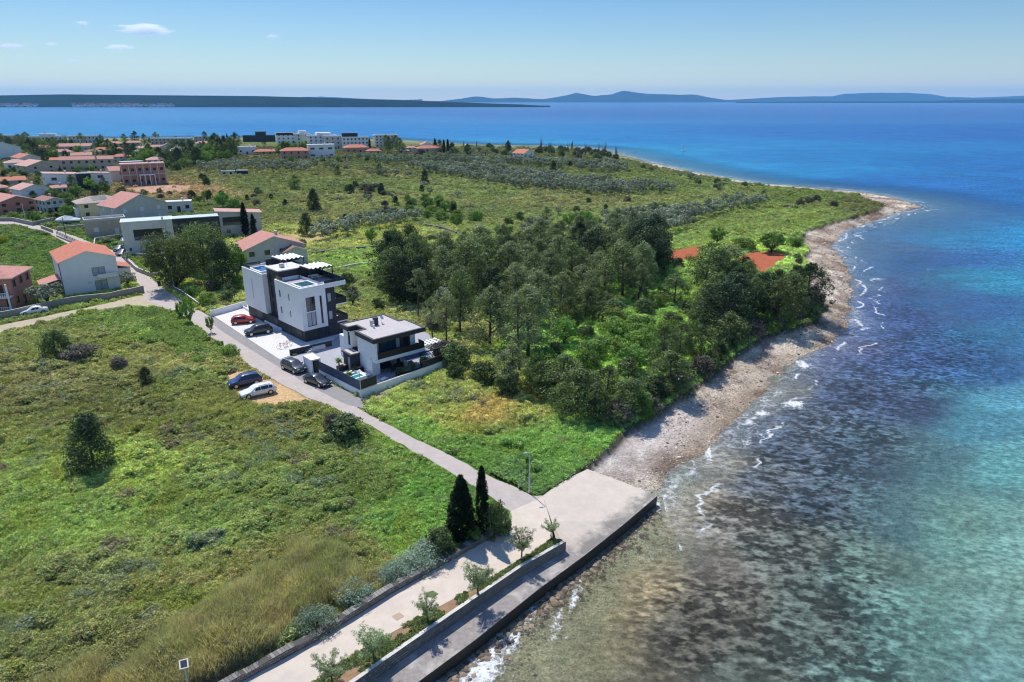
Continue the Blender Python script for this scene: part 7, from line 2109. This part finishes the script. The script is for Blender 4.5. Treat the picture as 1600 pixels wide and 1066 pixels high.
wood([(1050, 276), (1150, 288), (1180, 296), (1120, 298), (1060, 286)], 9, [('bush', 1), ('olive', 2), ('bush_grey', 1)], (5, 7), "near the open sea side of the headland", "near the open sea side", 47)
wood([(1240, 322), (1300, 326), (1318, 320), (1290, 314), (1240, 314)], 7, [('bush_grey', 1)], (5, 7), "on the grassy headland", "on the grassy headland", 48)
wood([(880, 320), (950, 330), (1000, 322), (980, 310), (900, 308)], 12, [('bush_dark', 1), ('bush', 1), ('bush_grey', 2)], (4, 6), "in the open middle of the headland", "in the open middle", 49)
wood([(1250, 378), (1262, 396), (1256, 420), (1246, 440), (1236, 440), (1244, 400), (1240, 378)], 4.5, [('bush', 2), ('bush_bright', 1), ('bush_grey', 1)], (3.5, 5), "along the top of the shingle bank", "along the top of the bank", 50)
wood([(820, 330), (870, 345), (840, 358), (790, 352), (770, 340)], 9, [('olive', 2), ('bush', 1), ('pine_grey', 1)], (5, 7), "between the bright thicket and the wood", "between thicket and wood", 51)
for (x, y, yt, lab) in [(578, 233, 216, "tall cypress beside the stepped orange roofs"), (680, 237, 216, "broad tall cypress, left of the group at the orange roofs"), (694, 239, 218, "slim cypress, middle of the group at the orange roofs"), (700, 239, 217, "slim cypress, right of the group at the orange roofs"), (354, 242, 218, "tall cypress in the grove before the seafront")]:
    plant_px('cypress', x, y, yt, lab, "tall cypresses near the seafront", wide=1.5)

wood([(96, 316), (180, 308), (200, 300), (130, 296), (60, 300)], 6.5, [('bush', 2), ('leaf', 1), ('bush_dark', 1), ('pine', .5)], (6, 9), "between the yellow house and the white modern houses", "between yellow and white houses", 71)
wood([(0, 312), (60, 318), (110, 310), (60, 304), (0, 304)], 6.5, [('bush', 2), ('bush_dark', 1), ('leaf', .6)], (5, 8), "round the lilac gabled house", "round the lilac gabled house", 72)
wood([(0, 276), (90, 278), (180, 270), (96, 266), (30, 262)], 7, [('bush', 2), ('leaf', 1), ('bush_dark', .7)], (5, 8), "in the gardens below the row house", "in the gardens below the row house", 73)
wood([(90, 248), (230, 246), (240, 236), (150, 232), (80, 234)], 9, [('bush', 2), ('leaf', 2), ('pine_dark', .6)], (7, 10), "in the gardens among the orange bungalows", "among the orange bungalows", 74)
wood([(200, 262), (250, 262), (262, 246), (230, 240), (206, 250)], 8, [('leaf', 2), ('bush', 1), ('pine_dark', .6)], (7, 11), "in the gardens before the white marquee", "before the white marquee", 75)
wood([(220, 312), (262, 312), (270, 302), (226, 302)], 6, [('bush', 1), ('bush_dark', 1), ('bush_grey', 1)], (4, 6), "on the rough ground below the building yard", "below the building yard", 76)
wood([(0, 230), (140, 226), (300, 226), (420, 226), (300, 222), (0, 223)], 13, [('bush', 2), ('leaf', 1), ('pine_dark', .7), ('pine', .6)], (7, 11), "in the hotel gardens along the far seafront", "in the hotel gardens", 77)
# --- olive groves, planted in rows -------------------------------------
def grove(poly_px, a_px, b_px, along, across, hr, label, group, seed, skip=.08, limit=999):
    poly = Pn(poly_px); r_ = random.Random(seed)
    u = Vector(P(*b_px)[:2]) - Vector(P(*a_px)[:2]); u.normalize(); v = Vector((-u.y, u.x)); o_ = Vector(P(*a_px)[:2])
    out = []
    for i in range(-60, 61):
        for j in range(-60, 61):
            p = o_ + u * (i * along + r_.uniform(-.5, .5)) + v * (j * across + r_.uniform(-.4, .4))
            out.append((p.x, p.y))
    a = np.array(out); a = a[inside(a, poly)]
    return [(p[0], p[1], r_.uniform(*hr), label, group) for p in a if r_.random() > skip]


OL = []
OL += grove([(640, 262), (700, 262), (800, 268), (900, 284), (1000, 292), (1060, 300), (1010, 306), (960, 308), (880, 304), (800, 296), (740, 284), (690, 276)], (700, 270), (960, 304), 4.8, 8.0, (4.6, 6), "silvery olive tree in the long slanting grove rows", "olive trees in the long slanting grove", 61)
OL += grove([(560, 250), (640, 252), (740, 250), (860, 254), (960, 262), (1000, 270), (940, 272), (840, 264), (700, 258), (600, 258)], (700, 250), (960, 268), 7.5, 9.5, (5, 7), "olive tree in the hazy far grove below the lone white house", "olive trees in the far grove", 62)
OL += grove([(940, 352), (1000, 340), (1100, 322), (1185, 314), (1200, 322), (1150, 338), (1080, 356), (1020, 374), (960, 372)], (1000, 362), (1190, 320), 4.8, 7.5, (4.4, 5.6), "silvery olive tree in the rows above the red soil", "olive trees above the red soil", 63)
OL += grove([(498, 378), (560, 366), (640, 350), (652, 344), (644, 338), (560, 354), (498, 368)], (500, 376), (648, 345), 4.2, 7, (4.4, 5.6), "silvery olive tree in the hedge-like row across the field", "olive trees in the hedge-like row", 64, .02)
OL += grove([(290, 262), (380, 258), (520, 262), (545, 266), (430, 272), (320, 272)], (300, 266), (540, 266), 7.5, 12, (4.6, 6), "grey olive tree in the orchard beside the field sheds", "olive trees beside the field sheds", 65)
OL += grove([(560, 272), (640, 274), (655, 280), (580, 280)], (560, 274), (650, 278), 7.5, 12, (4, 5), "olive tree in the short row before the grove", "olive trees in the short row", 66)
OL.sort(key=lambda q: q[1])
for q in OL[:290]:
    plant('olive', q[0], q[1], q[2], q[3], q[4], R.uniform(1.0, 1.3), parts=False, z=-.35)
REST_OL = OL[290:]


# ------------------------------------------------------------------ ground cover nobody could count (one object per kind)
def cover_mat(name, **k):
    return leafmat(name, (1, 1, 1), inst=True, **k)


MC = cover_mat('meadow_leaves', var=.5, trans=.3)
MR = cover_mat('reed_stalks', var=.5, trans=.45)


def src_clump(seed, n, per, spread, h, size, asp, m, up=.5, rad=.14):
    rng = np.random.default_rng(seed)
    an = rng.uniform(0, 6.28, n); q = np.sqrt(rng.uniform(0, 1, n)) * spread
    z = h * (1 - (q / spread) ** 2) * rng.uniform(.3, 1, n)
    v, f, l = leaves(np.column_stack([np.cos(an) * q, np.sin(an) * q, z]), np.full(n, rad), per, size, asp, rng, up, .8)
    me = npmesh("clump", v, f, m); vattr(me, "lv", l); return me


def src_blades(seed, n, spread, h, wd, m, bend=.5):
    rng = np.random.default_rng(seed); vs, fs, ls = [], [], []
    for i in range(n):
        x, y = rng.uniform(-spread, spread, 2); an = rng.uniform(0, 6.28); hh = h * rng.uniform(.5, 1); b_ = rng.normal(0, bend, 2) * hh * .5
        dx, dy = math.cos(an) * wd, math.sin(an) * wd; k = len(vs)
        vs += [(x - dx, y - dy, -.05), (x + dx, y + dy, -.05), (x + b_[0] * .4 + dx * .8, y + b_[1] * .4 + dy * .8, hh * .6), (x + b_[0] * .4 - dx * .8, y + b_[1] * .4 - dy * .8, hh * .6),
               (x + b_[0] + dx * .15, y + b_[1] + dy * .15, hh), (x + b_[0] - dx * .15, y + b_[1] - dy * .15, hh)]
        fs += [[k, k + 1, k + 2, k + 3], [k + 3, k + 2, k + 4, k + 5]]; ls += [rng.uniform(0, 1)] * 6
    me = npmesh("blades", vs, fs, m); vattr(me, "lv", np.array(ls)); return me


def src_rock(seed, m):
    r_ = random.Random(seed); bm = bmesh.new(); bmesh.ops.create_icosphere(bm, subdivisions=1, radius=.5)
    for v in bm.verts: v.co *= r_.uniform(.6, 1.25); v.co.z *= .6
    me = bpy.data.meshes.new("stone"); bm.to_mesh(me); bm.free(); me.materials.append(m); return me


def scatter(name, p, z, scale, tint, sources, label, seed=1, tilt=0.0):
    """one object whose points each carry a copy of one of the source meshes"""
    rng = np.random.default_rng(seed)
    n = len(p)
    me = bpy.data.meshes.new(name)
    me.vertices.add(n); me.vertices.foreach_set("co", np.column_stack([p, z]).astype(np.float32).ravel())
    vattr(me, "sc", scale); vattr(me, "rz", rng.uniform(0, 6.28, n)); vattr(me, "tint", tint)
    a = me.attributes.new("pick", 'INT', 'POINT'); a.data.foreach_set("value", rng.integers(0, len(sources), n).astype(np.int32))
    col = bpy.data.collections.new(name + "_sources")
    for s_ in sources: col.objects.link(bpy.data.objects.new("source", s_))
    o = link(name, me); tag(o, label, None, None, 'stuff')
    ng = bpy.data.node_groups.new(name, 'GeometryNodeTree')
    ng.interface.new_socket("Geometry", in_out='INPUT', socket_type='NodeSocketGeometry')
    ng.interface.new_socket("Geometry", in_out='OUTPUT', socket_type='NodeSocketGeometry')
    gi = ng.nodes.new("NodeGroupInput"); go = ng.nodes.new("NodeGroupOutput")
    mp = ng.nodes.new("GeometryNodeMeshToPoints")
    ip = ng.nodes.new("GeometryNodeInstanceOnPoints"); ci = ng.nodes.new("GeometryNodeCollectionInfo")
    ci.inputs["Collection"].default_value = col; ci.inputs["Separate Children"].default_value = True; ci.inputs["Reset Children"].default_value = True
    def na(nm, typ):
        x = ng.nodes.new("GeometryNodeInputNamedAttribute"); x.data_type = typ; x.inputs["Name"].default_value = nm; return x.outputs["Attribute"]
    cx = ng.nodes.new("ShaderNodeCombineXYZ")
    ng.links.new(na("rz", 'FLOAT'), cx.inputs[2])
    ng.links.new(gi.outputs[0], mp.inputs[0]); ng.links.new(mp.outputs[0], ip.inputs["Points"]); ng.links.new(ci.outputs[0], ip.inputs["Instance"])
    ip.inputs["Pick Instance"].default_value = True
    ng.links.new(na("pick", 'INT'), ip.inputs["Instance Index"]); ng.links.new(cx.outputs[0], ip.inputs["Rotation"]); ng.links.new(na("sc", 'FLOAT'), ip.inputs["Scale"])
    ng.links.new(ip.outputs[0], go.inputs[0])
    md = o.modifiers.new("cover", 'NODES'); md.node_group = ng
    return o


def sample(n, ymin, ymax, spread, seed):
    """points whose number falls off with distance"""
    rng = np.random.default_rng(seed)
    y = np.exp(rng.uniform(math.log(ymin), math.log(ymax), n))
    x = rng.uniform(-1, 1, n) * spread * (y + 14)
    return np.column_stack([x, y])


ALL = sample(520000, 30, 620, .98, 5)
# keep what lies on soft ground
k = sdist(ALL, BANK) > .15
for pv, mrg in ((ROAD, .35), (PROM, .1), (APT_YARD, .1), (VILLA_YARD, .1), (RAMPW, .0)):
    k &= sdist(ALL, pv) < -mrg
k &= sdist(ALL, STRIP) < 0
for q_ in ([(330, 493), (437, 561), (478, 588), (470, 592), (452, 584), (400, 552), (350, 520), (318, 496)], [(437, 561), (500, 590), (562, 622), (572, 640), (540, 632), (500, 612), (462, 590)]):
    k &= sdist(ALL, Pn(q_)) < -.05
k &= sdist(ALL, DRIVE) < -.05
k &= sdist(ALL, PATHW) < -.7
k &= sdist(ALL, SANDW) < .2
k &= (sdist(ALL, RED1) < 0) & (sdist(ALL, RED2) < 0)
for q_ in ([(200, 295), (250, 288), (300, 290), (290, 300), (220, 304)], [(440, 366), (490, 362), (520, 368), (500, 380), (450, 378)], [(705, 585), (760, 595), (745, 600), (700, 592)], [(560, 612), (640, 592), (650, 595), (575, 632), (562, 628)]):
    k &= (sdist(ALL, Pn(q_)) < 0) | (NR.uniform(0, 1, len(ALL)) < .12)
# no growth inside buildings
for o in list(bpy.data.objects):
    if o.get("_d"):
        w_, l_, hh_ = o["_d"]
        c_, s_ = math.cos(o.rotation_euler.z), math.sin(o.rotation_euler.z)
        dx = ALL[:, 0] - o.location.x; dy = ALL[:, 1] - o.location.y
        lx = dx * c_ + dy * s_; ly = -dx * s_ + dy * c_
        k &= ~((lx > -1) & (lx < w_ + 1) & (ly > -1) & (ly < l_ + 1))
        del o["_d"]
ALL = ALL[k]
u = NR.uniform(0, 1, len(ALL))
pc = land_c = field(ALL, LAND_CTRL, .09)
GZ = ground_z(ALL)
dcam = np.hypot(ALL[:, 0], ALL[:, 1])
sz = .46 * (dcam / 70.0) ** .62
bramble = fbm(ALL, 7, 200) + .6 * (fbm(ALL, 1.7, 203) - .5)
REED_PX = [(60, 1066), (130, 1020), (240, 990), (330, 950), (400, 890), (470, 850), (520, 862), (570, 880), (596, 900), (560, 938), (500, 972), (430, 1016), (350, 1062), (250, 1130), (0, 1150)]
REED = Pn(REED_PX)
inreed = sdist(ALL, REED) + (fbm(ALL, 4, 210) - .5) * 9 > 2.0
GF = Pn([(300, 490), (330, 530), (372, 575), (340, 580), (250, 540), (170, 520), (160, 500), (230, 482)])       # tall fresh weeds
fresh = sdist(ALL, GF) > 0
K_ = np.interp(dcam, [60, 120, 260, 500], [3.35, 3.1, 2.15, 1.7])[:, None]
mott = (.72 + .38 * fbm(ALL, 9, 40) + .3 * fbm(ALL, 2.2, 47))[:, None]
tint = pc * mott * K_ * NR.uniform(.75, 1.25, (len(ALL), 1))
shift = np.column_stack([NR.normal(1.28, .12, len(ALL)), np.ones(len(ALL)), NR.normal(1.35, .15, len(ALL))])
tint = tint * np.where((tint[:, 0] < tint[:, 1] * .85)[:, None], shift, 1.0)
lum = tint @ np.array([.3, .6, .1])
gk = np.interp(dcam, [80, 300], [.26, .36])[:, None]  # far plants greyed more: haze mixed into their colour
tint = tint * (1 - gk) + lum[:, None] * np.array([[.98, 1.0, .60]]) * gk
# yellow-green patches, brown dead patches, bluish herbs
yl = np.clip((fbm(ALL, 5, 220) - .62) * 9, 0, 1)[:, None]
tint = tint * (1 - yl * .5) + np.array([.38, .42, .08]) * yl * .5
br = np.clip((fbm(ALL, 4, 230) - .70) * 12, 0, 1)[:, None]
tint = tint * (1 - br * .7) + np.array([.36, .30, .22]) * br * .7
forest_ = 0
bl = np.clip((fbm(ALL, 3.5, 240) - .66) * 12, 0, 1)[:, None]
tint = tint * (1 - bl * .5) + np.array([.26, .32, .27]) * bl * .5
clump = [src_clump(s, 16, 10, .55, .55, .125, .8, MC, .6, .16) for s in (1, 2, 3, 4)]
grass = [src_blades(s, 26, .5, .45, .022, MC, .8) for s in (5, 6, 7)]
plot = sdist(ALL, Pn([(566, 628), (700, 580), (790, 610), (960, 668), (918, 728), (850, 765), (700, 700)])) > 0
farm = dcam > 150
isb = (bramble > np.where(plot, .74, np.where(farm, .70, .54))) & ~inreed
sel = isb & (u < .9)
mound = np.clip((bramble - .5) * 5, 0, 1)
scatter("brambles", ALL[sel], GZ[sel] + (mound[sel] * .55 - .18) * np.minimum(1, 90 / dcam[sel]), sz[sel] * NR.uniform(.6, 1.5, sel.sum()) * (1 + .5 * mound[sel]), tint[sel], clump, "tangled brambles and weeds covering the meadows")
thin = np.interp(dcam, [130, 240], [1.0, .45])
sel = (~isb) & ~inreed & (u < thin)
scatter("meadow_grass", ALL[sel], GZ[sel] - .03, sz[sel] * NR.uniform(.7, 1.5, sel.sum()) * 1.15, tint[sel] * 1.05, grass + clump[:2], "meadow grass and low weeds between the brambles")
# dry reeds beside the stone wall
rp = np.random.default_rng(9).uniform(REED.min(0) - 2, REED.max(0) + 2, (60000, 2))
e_ = sdist(rp, REED) + (fbm(rp, 4, 210) - .5) * 9
wallw = np.array(wl + [(-60, 40), (-60, 90)])
kk = (e_ > 0) & (sdist(rp, PROM) < -1.0)
rp = rp[kk]; e_ = e_[kk]
pick = NR.uniform(0, 1, len(rp)) < np.clip(e_ / 2 + .25, 0, 1)
rp = rp[pick][:16000]; e_ = e_[pick][:16000]
rh = (.25 + .8 * fbm(rp, 3.5, 250) + .25 * np.clip(e_ / 3, 0, 1)) * NR.uniform(.7, 1.25, len(rp))
g_ = fbm(rp, 3, 260)[:, None]
rt = np.array([.22, .175, .115]) * (1 - g_) + np.array([.15, .165, .08]) * g_
rt = rt * np.clip(.55 + .9 * fbm(rp, 1.2, 265), .5, 1.6)[:, None]
reeds = [src_blades(s, 18, .3, 2.0, .026, MR, .5) for s in (11, 12, 13)] + [src_clump(s, 26, 6, .45, 1.7, .11, .35, MR, .3, .25) for s in (14, 15)]
scatter("dry_reeds", rp, ground_z(rp) - .05, rh, rt * 2.4, reeds, "tall dry reeds and scrub beside the dry stone wall")
# fresh tall weeds near the fork
rng = np.random.default_rng(31)
fp = rng.uniform(GF.min(0), GF.max(0), (9000, 2)); fp = fp[(sdist(fp, GF) > -3 + fbm(fp, 4, 3) * 8) & (sdist(fp, ROAD) < -.5) & (sdist(fp, PATHW) < -.5)][:4200]
scatter("tall_weeds", fp, ground_z(fp), .8 + .9 * fbm(fp, 3, 270), np.array([[.25, .34, .09]]) * (.6 + .8 * fbm(fp, 2.5, 275))[:, None] * NR.uniform(.7, 1.3, (len(fp), 1)), [src_clump(s, 14, 7, .4, .8, .2, .7, MC, .5, .2) for s in (21, 22)], "fresh bright green weeds at the fork of the road")
# low plants in the strip
sp = rng.uniform(STRIP.min(0), STRIP.max(0), (30000, 2)); sp = sp[(sdist(sp, STRIP) > .12)]
sp = sp[fbm(sp, 1.6, 280) > .42][:1300]
scatter("strip_plants", sp, np.full(len(sp), .12), NR.uniform(.22, .5, len(sp)), np.tile([.20, .25, .09], (len(sp), 1)) * NR.uniform(.6, 1.4, (len(sp), 1)), clump, "low ground plants in the planting strip")
# hairy fringe spilling over the stone wall and verge
# beach stones
BE = sample(260000, 52, 330, .8, 8)
sb_ = sdist(BE, BANK); sw_ = sdist(BE, WATER)
kk = (sb_ < .2) & (sw_ > -5) & (BE[:, 0] > 4) & (sdist(BE, RAMPW) < -.2)
pz = Pn([(920, 735), (955, 690), (1010, 655), (1050, 660), (1020, 720), (990, 760)], -.8)
kk &= (sdist(BE, pz) < -.5 + 1.5 * fbm(BE, 3, 310)) & (NR.uniform(0, 1, len(BE)) < .25 + 1.0 * np.clip((fbm(BE, 5, 90) - .4) * 4, 0, 1))
BE = BE[kk]; sb_ = sb_[kk]; sw_ = sw_[kk]
BE = BE[:26000]; sb_ = sb_[:26000]; sw_ = sw_[:26000]
MS = mat('beach_stone', (1, 1, 1), .9)
t = MS.node_tree; bsd = t.nodes["Principled BSDF"]
ti = t.nodes.new("ShaderNodeAttribute"); ti.attribute_name = "tint"; ti.attribute_type = 'INSTANCER'
t.links.new(ti.outputs["Color"], bsd.inputs["Base Color"])
rocks = [src_rock(s, MS) for s in range(5)]
rn = fbm(BE, 5, 300)[:, None]
st_ = np.where(NR.uniform(0, 1, (len(BE), 1)) < .35 + .3 * (rn - .5), np.array([[.14, .11, .09]]), np.array([[.58, .52, .46]])) * NR.uniform(.6, 1.35, (len(BE), 1))
rs_ = NR.uniform(.06, .24, len(BE)) ** 1.0 * (np.hypot(BE[:, 0], BE[:, 1]) / 80) ** .7
rs_ *= np.where(NR.uniform(0, 1, len(BE)) < .03, 2.2, 1.0)
scatter("beach_stones", BE, ground_z(BE), rs_, st_, rocks, "stones and seaweed lumps strewn over the shingle beach")
# rubble at the foot of the meadow bank and under the quay wall
qb = []
for i in range(len(QUAY) - 1):
    a_, b_ = Vector(QUAY[i]), Vector(QUAY[i + 1]); nn = Vector(((b_ - a_).y, -(b_ - a_).x)).normalized()
    for _ in range(90):
        q = a_.lerp(b_, R.random()) + nn * (.2 + abs(R.gauss(0, .9))); qb.append((q.x, q.y))
qb = np.array(qb)
scatter("quay_rubble", qb, np.full(len(qb), WZ - .05), NR.uniform(.2, .7, len(qb)), np.array([.13, .10, .07]) * NR.uniform(.5, 2.2, (len(qb), 1)), rocks, "dark stones in the shallow water along the quay")
# stones of the shallow shelf
ss = np.random.default_rng(77).uniform((-30, 20), (45, 130), (60000, 2))
dq = np.minimum(dist(ss, QUAY, False), dist(ss, WATER[:12], False)); sw2 = sdist(ss, WATER)
kk = (sw2 < -.3) & (NR.uniform(0, 1, len(ss)) < .5 * np.exp(-dq / 5.0) * (fbm(ss, 4, 320) > .5)) & (sdist(ss, RAMPW) < -.3)
ss = ss[kk][:5000]
scatter("shelf_stones", ss, np.full(len(ss), WZ - .06), NR.uniform(.08, .34, len(ss)), np.array([.24, .19, .14]) * NR.uniform(.35, 1.7, (len(ss), 1)), rocks, "brown stones of the shallow rocky shelf beside the quay")
# the far ends of the olive groves
if REST_OL:
    a = np.array([(q[0], q[1]) for q in REST_OL])
    scatter("far_olive_trees", a, np.full(len(a), -.35), NR.uniform(1.3, 1.7, len(a)), np.tile([.12, .145, .095], (len(a), 1)), [v[0] for v in PROTO['olive']], "the remaining olive trees at the hazy far end of the groves")

# ------------------------------------------------------------------ far land, islands, clouds, haze
M['farwood'] = mat('far_woodland', (.012, .028, .034), .95, .35, .006, stain=.3, stain_col=(.03, .04, .034), spec=0.0)
M['farrock'] = mat('far_hills_ground', (.02, .04, .05), .95, .3, .002, spec=0.0)


def ridge(name, prof, dist_, depth, m, seed, base=WZ):
    """a far hill range: (photo x, photo y of the skyline), at a distance, with a real depth"""
    rng = random.Random(seed)
    xs = []; n = 160
    px_ = [p[0] for p in prof]; py_ = [p[1] for p in prof]
    vs, fs = [], []; J = 9
    for i in range(n + 1):
        x = px_[0] + (px_[-1] - px_[0]) * i / n
        y = float(np.interp(x, px_, py_))
        dx = (x - 800) / 1067.0; dy = -(y - 533) / 1067.0
        Yv = math.cos(PITCH) + dy * math.sin(PITCH); Zv = -math.sin(PITCH) + dy * math.cos(PITCH)
        t_ = dist_ / Yv
        X, Z = dx * t_, max(H + Zv * t_, base + 1)
        Z *= 1 + (fbm(np.array([[i * 1.0, seed]]), 9.0, seed)[0] - .5) * .30 * (1 if dist_ > 9000 else .12)
        for j in range(J):
            u_ = j / (J - 1) * 2 - 1
            w_ = (1 - abs(u_) ** 1.5)
            nz = fbm(np.array([[X * 1.0, u_ * 900.0]]), dist_ * .03, seed)[0]
            vs.append((X * (1 + u_ * depth / dist_ * .5), dist_ + u_ * depth * .5, base - .5 + (Z - base) * w_ * (.86 + .14 * nz if abs(u_) > .05 else 1)))
    for i in range(n):
        for j in range(J - 1):
            a = i * J + j; fs.append([a, a + 1, a + J + 1, a + J])
    o = link(name, npmesh(name, vs, fs, m, smooth=True)); return tag(o, kind='structure')


ridge("hills", [(-500, 148), (0, 149), (100, 147.5), (250, 149), (400, 150), (480, 152), (560, 154.5), (620, 156), (700, 159), (760, 161.5), (820, 163.5), (860, 166)], 5200, 1500, M['farwood'], 3)
ridge("hills", [(620, 160), (690, 158), (720, 154), (745, 150), (770, 154), (800, 153), (850, 155), (870, 152), (900, 145), (930, 150), (955, 147), (975, 141), (990, 144), (1010, 147), (1050, 148), (1085, 149), (1110, 153), (1140, 157), (1180, 159)], 17000, 3000, M['farrock'], 4)
ridge("hills", [(400, 156), (440, 153), (500, 151), (560, 154), (620, 157), (660, 155)], 20000, 2500, M['farrock'], 5)
ridge("hills", [(1100, 158), (1180, 154), (1230, 151), (1300, 151), (1320, 146), (1380, 144), (1420, 145), (1450, 147), (1480, 152), (1520, 153), (1600, 150), (1700, 152), (1900, 156)], 20000, 3000, M['farrock'], 6)
ridge("hills", [(1150, 159.5), (1300, 158.5), (1450, 158), (1500, 156.5), (1560, 155), (1640, 153), (1800, 152), (2000, 156)], 12500, 1800, M['farwood'], 7)
# white houses strung along the far shore, one mass at this distance
g = MB(); r_ = random.Random(5)
for i in range(420):
    x = r_.choice([r_.uniform(0, 100), r_.uniform(150, 300), r_.uniform(150, 300), r_.uniform(-200, 0)]); t_ = r_.random() ** 1.5
    dx = (x - 800) / 1067.0; D = 4460 + t_ * 160
    X = dx * D / math.cos(PITCH) * .945; z0 = WZ + 2 + t_ * 9
    s_ = r_.uniform(5, 11); hh = r_.uniform(7, 14)
    g.box(X - s_, X + s_, D, D + s_, z0, z0 + hh, 0); g.box(X - s_ - 1, X + s_ + 1, D - 1, D + s_ + 1, z0 + hh, z0 + hh + 2.5, 1)
tag(g.build("distant_village", [M['canvas'], M['tile_p']]), "strip of tiny white houses along the far wooded shore", None, None, 'stuff')

# thin fair-weather clouds
def cloud(px, py, wpx, hpx, lab, seed, dens=.012, D=14000):
    dx = (px - 800) / 1067.0; dy = -(py - 533) / 1067.0
    Yv = math.cos(PITCH) + dy * math.sin(PITCH); Zv = -math.sin(PITCH) + dy * math.cos(PITCH)
    t_ = D / Yv; sc_ = D / math.cos(0) / 1067.0 * 1.0
    bm = bmesh.new(); bmesh.ops.create_icosphere(bm, subdivisions=3, radius=1.0)
    for v in bm.verts: v.co = Vector((v.co.x * wpx * sc_ / 2, v.co.y * wpx * sc_ / 2.2, v.co.z * hpx * sc_ / 2))
    me = bpy.data.meshes.new("cloud"); bm.to_mesh(me); bm.free()
    m = bpy.data.materials.new("cloud_vapour"); m.use_nodes = True; t = m.node_tree; t.nodes.remove(t.nodes["Principled BSDF"]); L = t.links
    pv = nd(t, "ShaderNodeVolumePrincipled"); pv.inputs["Color"].default_value = (1, 1, 1, 1); pv.inputs["Anisotropy"].default_value = .2
    tc = nd(t, "ShaderNodeTexCoord"); mp = nd(t, "ShaderNodeMapping"); W_ = wpx * sc_ / 2
    mp.inputs["Scale"].default_value = (2.2 / W_, 2.2 / W_, 3.2 / (hpx * sc_ / 2)); mp.inputs["Location"].default_value = (seed * 3.1, seed, 0)
    L.new(tc.outputs["Object"], mp.inputs["Vector"])
    nz = nd(t, "ShaderNodeTexNoise"); setin(nz, "Scale", 1.0); setin(nz, "Detail", 6.0); setin(nz, "Roughness", .62); L.new(mp.outputs[0], nz.inputs["Vector"])
    m2 = nd(t, "ShaderNodeMapping"); m2.inputs["Scale"].default_value = (1 / W_, 2.2 / wpx / sc_, 1 / (hpx * sc_ / 2)); L.new(tc.outputs["Object"], m2.inputs["Vector"])
    ln = nd(t, "ShaderNodeVectorMath", operation='LENGTH'); L.new(m2.outputs[0], ln.inputs[0])
    r1 = nd(t, "ShaderNodeMapRange"); setin(r1, 1, .2); setin(r1, 2, 1.0); setin(r1, 3, .32); setin(r1, 4, -.35); L.new(ln.outputs["Value"], r1.inputs[0])
    ad = nd(t, "ShaderNodeMath", operation='ADD'); L.new(nz.outputs["Fac"], ad.inputs[0]); L.new(r1.outputs[0], ad.inputs[1])
    r2 = nd(t, "ShaderNodeMapRange"); setin(r2, 1, .55); setin(r2, 2, .85); setin(r2, 3, 0.0); setin(r2, 4, dens); L.new(ad.outputs[0], r2.inputs[0])
    L.new(r2.outputs[0], pv.inputs["Density"]); L.new(pv.outputs[0], t.nodes["Material Output"].inputs["Volume"])
    me.materials.append(m)
    o = link("cloud", me, None, (dx * t_, D, H + Zv * t_)); tag(o, lab, "cloud", "thin clouds in the blue sky")
    return o


cloud(228, 46, 130, 26, "long thin white cloud, largest of the wisps", 1)
cloud(186, 74, 74, 16, "small wispy cloud just below the largest one", 2, .01)
cloud(18, 72, 70, 15, "faint cloud wisp at the left edge of the sky", 3, .008)
cloud(80, 69, 38, 10, "tiny cloud wisp right of the one at the left edge", 4, .008)
cloud(130, 36, 36, 11, "tiny cloud puff above and left of the largest one", 5, .008)
cloud(426, 57, 34, 12, "single small cloud puff far right of the other wisps", 6, .008)
cloud(115, 95, 60, 10, "barely visible wisp low over the far shore", 7, .004)

hz = MB().box(-27000, 27000, -200, 27500, -60, 420).build("haze", [])
hm = bpy.data.materials.new("haze_air"); hm.use_nodes = True; t = hm.node_tree; t.nodes.remove(t.nodes["Principled BSDF"])
pv = nd(t, "ShaderNodeVolumePrincipled"); pv.inputs["Color"].default_value = (.24, .58, .90, 1); pv.inputs["Density"].default_value = 3.9e-5; pv.inputs["Anisotropy"].default_value = .0
t.links.new(pv.outputs[0], t.nodes["Material Output"].inputs["Volume"])
hz.data.materials.append(hm)
tag(hz, kind='stuff')

# two small boats out on the water
for (x, y, lab) in ((1068, 236, "small white sailing dinghy on the turquoise water off the headland"),):
    c_ = P(x, y, WZ)
    r_ = empty("sailing_boat", (c_[0], c_[1], WZ), .4, lab, "boat")
    g = MB(); g.prism([(-2.2, -.6), (1.2, -.7), (2.6, 0), (1.2, .7), (-2.2, .6)], -.2, .6); g.build("hull", [M['white']], r_)
    MB().tube([(.2, 0, .6), (.2, 0, 6)], .05, 5).build("mast", [M['metal']], r_)
    g = MB(); g.poly([(.15, 0, .9), (.15, 0, 5.8), (-2.0, .1, 1.0)]).poly([(.15, .02, .9), (-2.0, .12, 1.0), (.15, .02, 5.8)]); g.build("sail", [M['canvas']], r_)
# little pier on the far bank
c_ = P(1025, 263); c2 = P(1045, 266, WZ)
d = Vector(c2[:2]) - Vector(c_[:2])
r_ = empty("small_pier", (c_[0], c_[1], -.9), math.atan2(d.y, d.x), "small stone pier reaching into the water on the far bank", "pier")
MB().box(-3, d.length, -1.2, 1.2, -1.5, .3).build("deck", [M['stone']], r_)
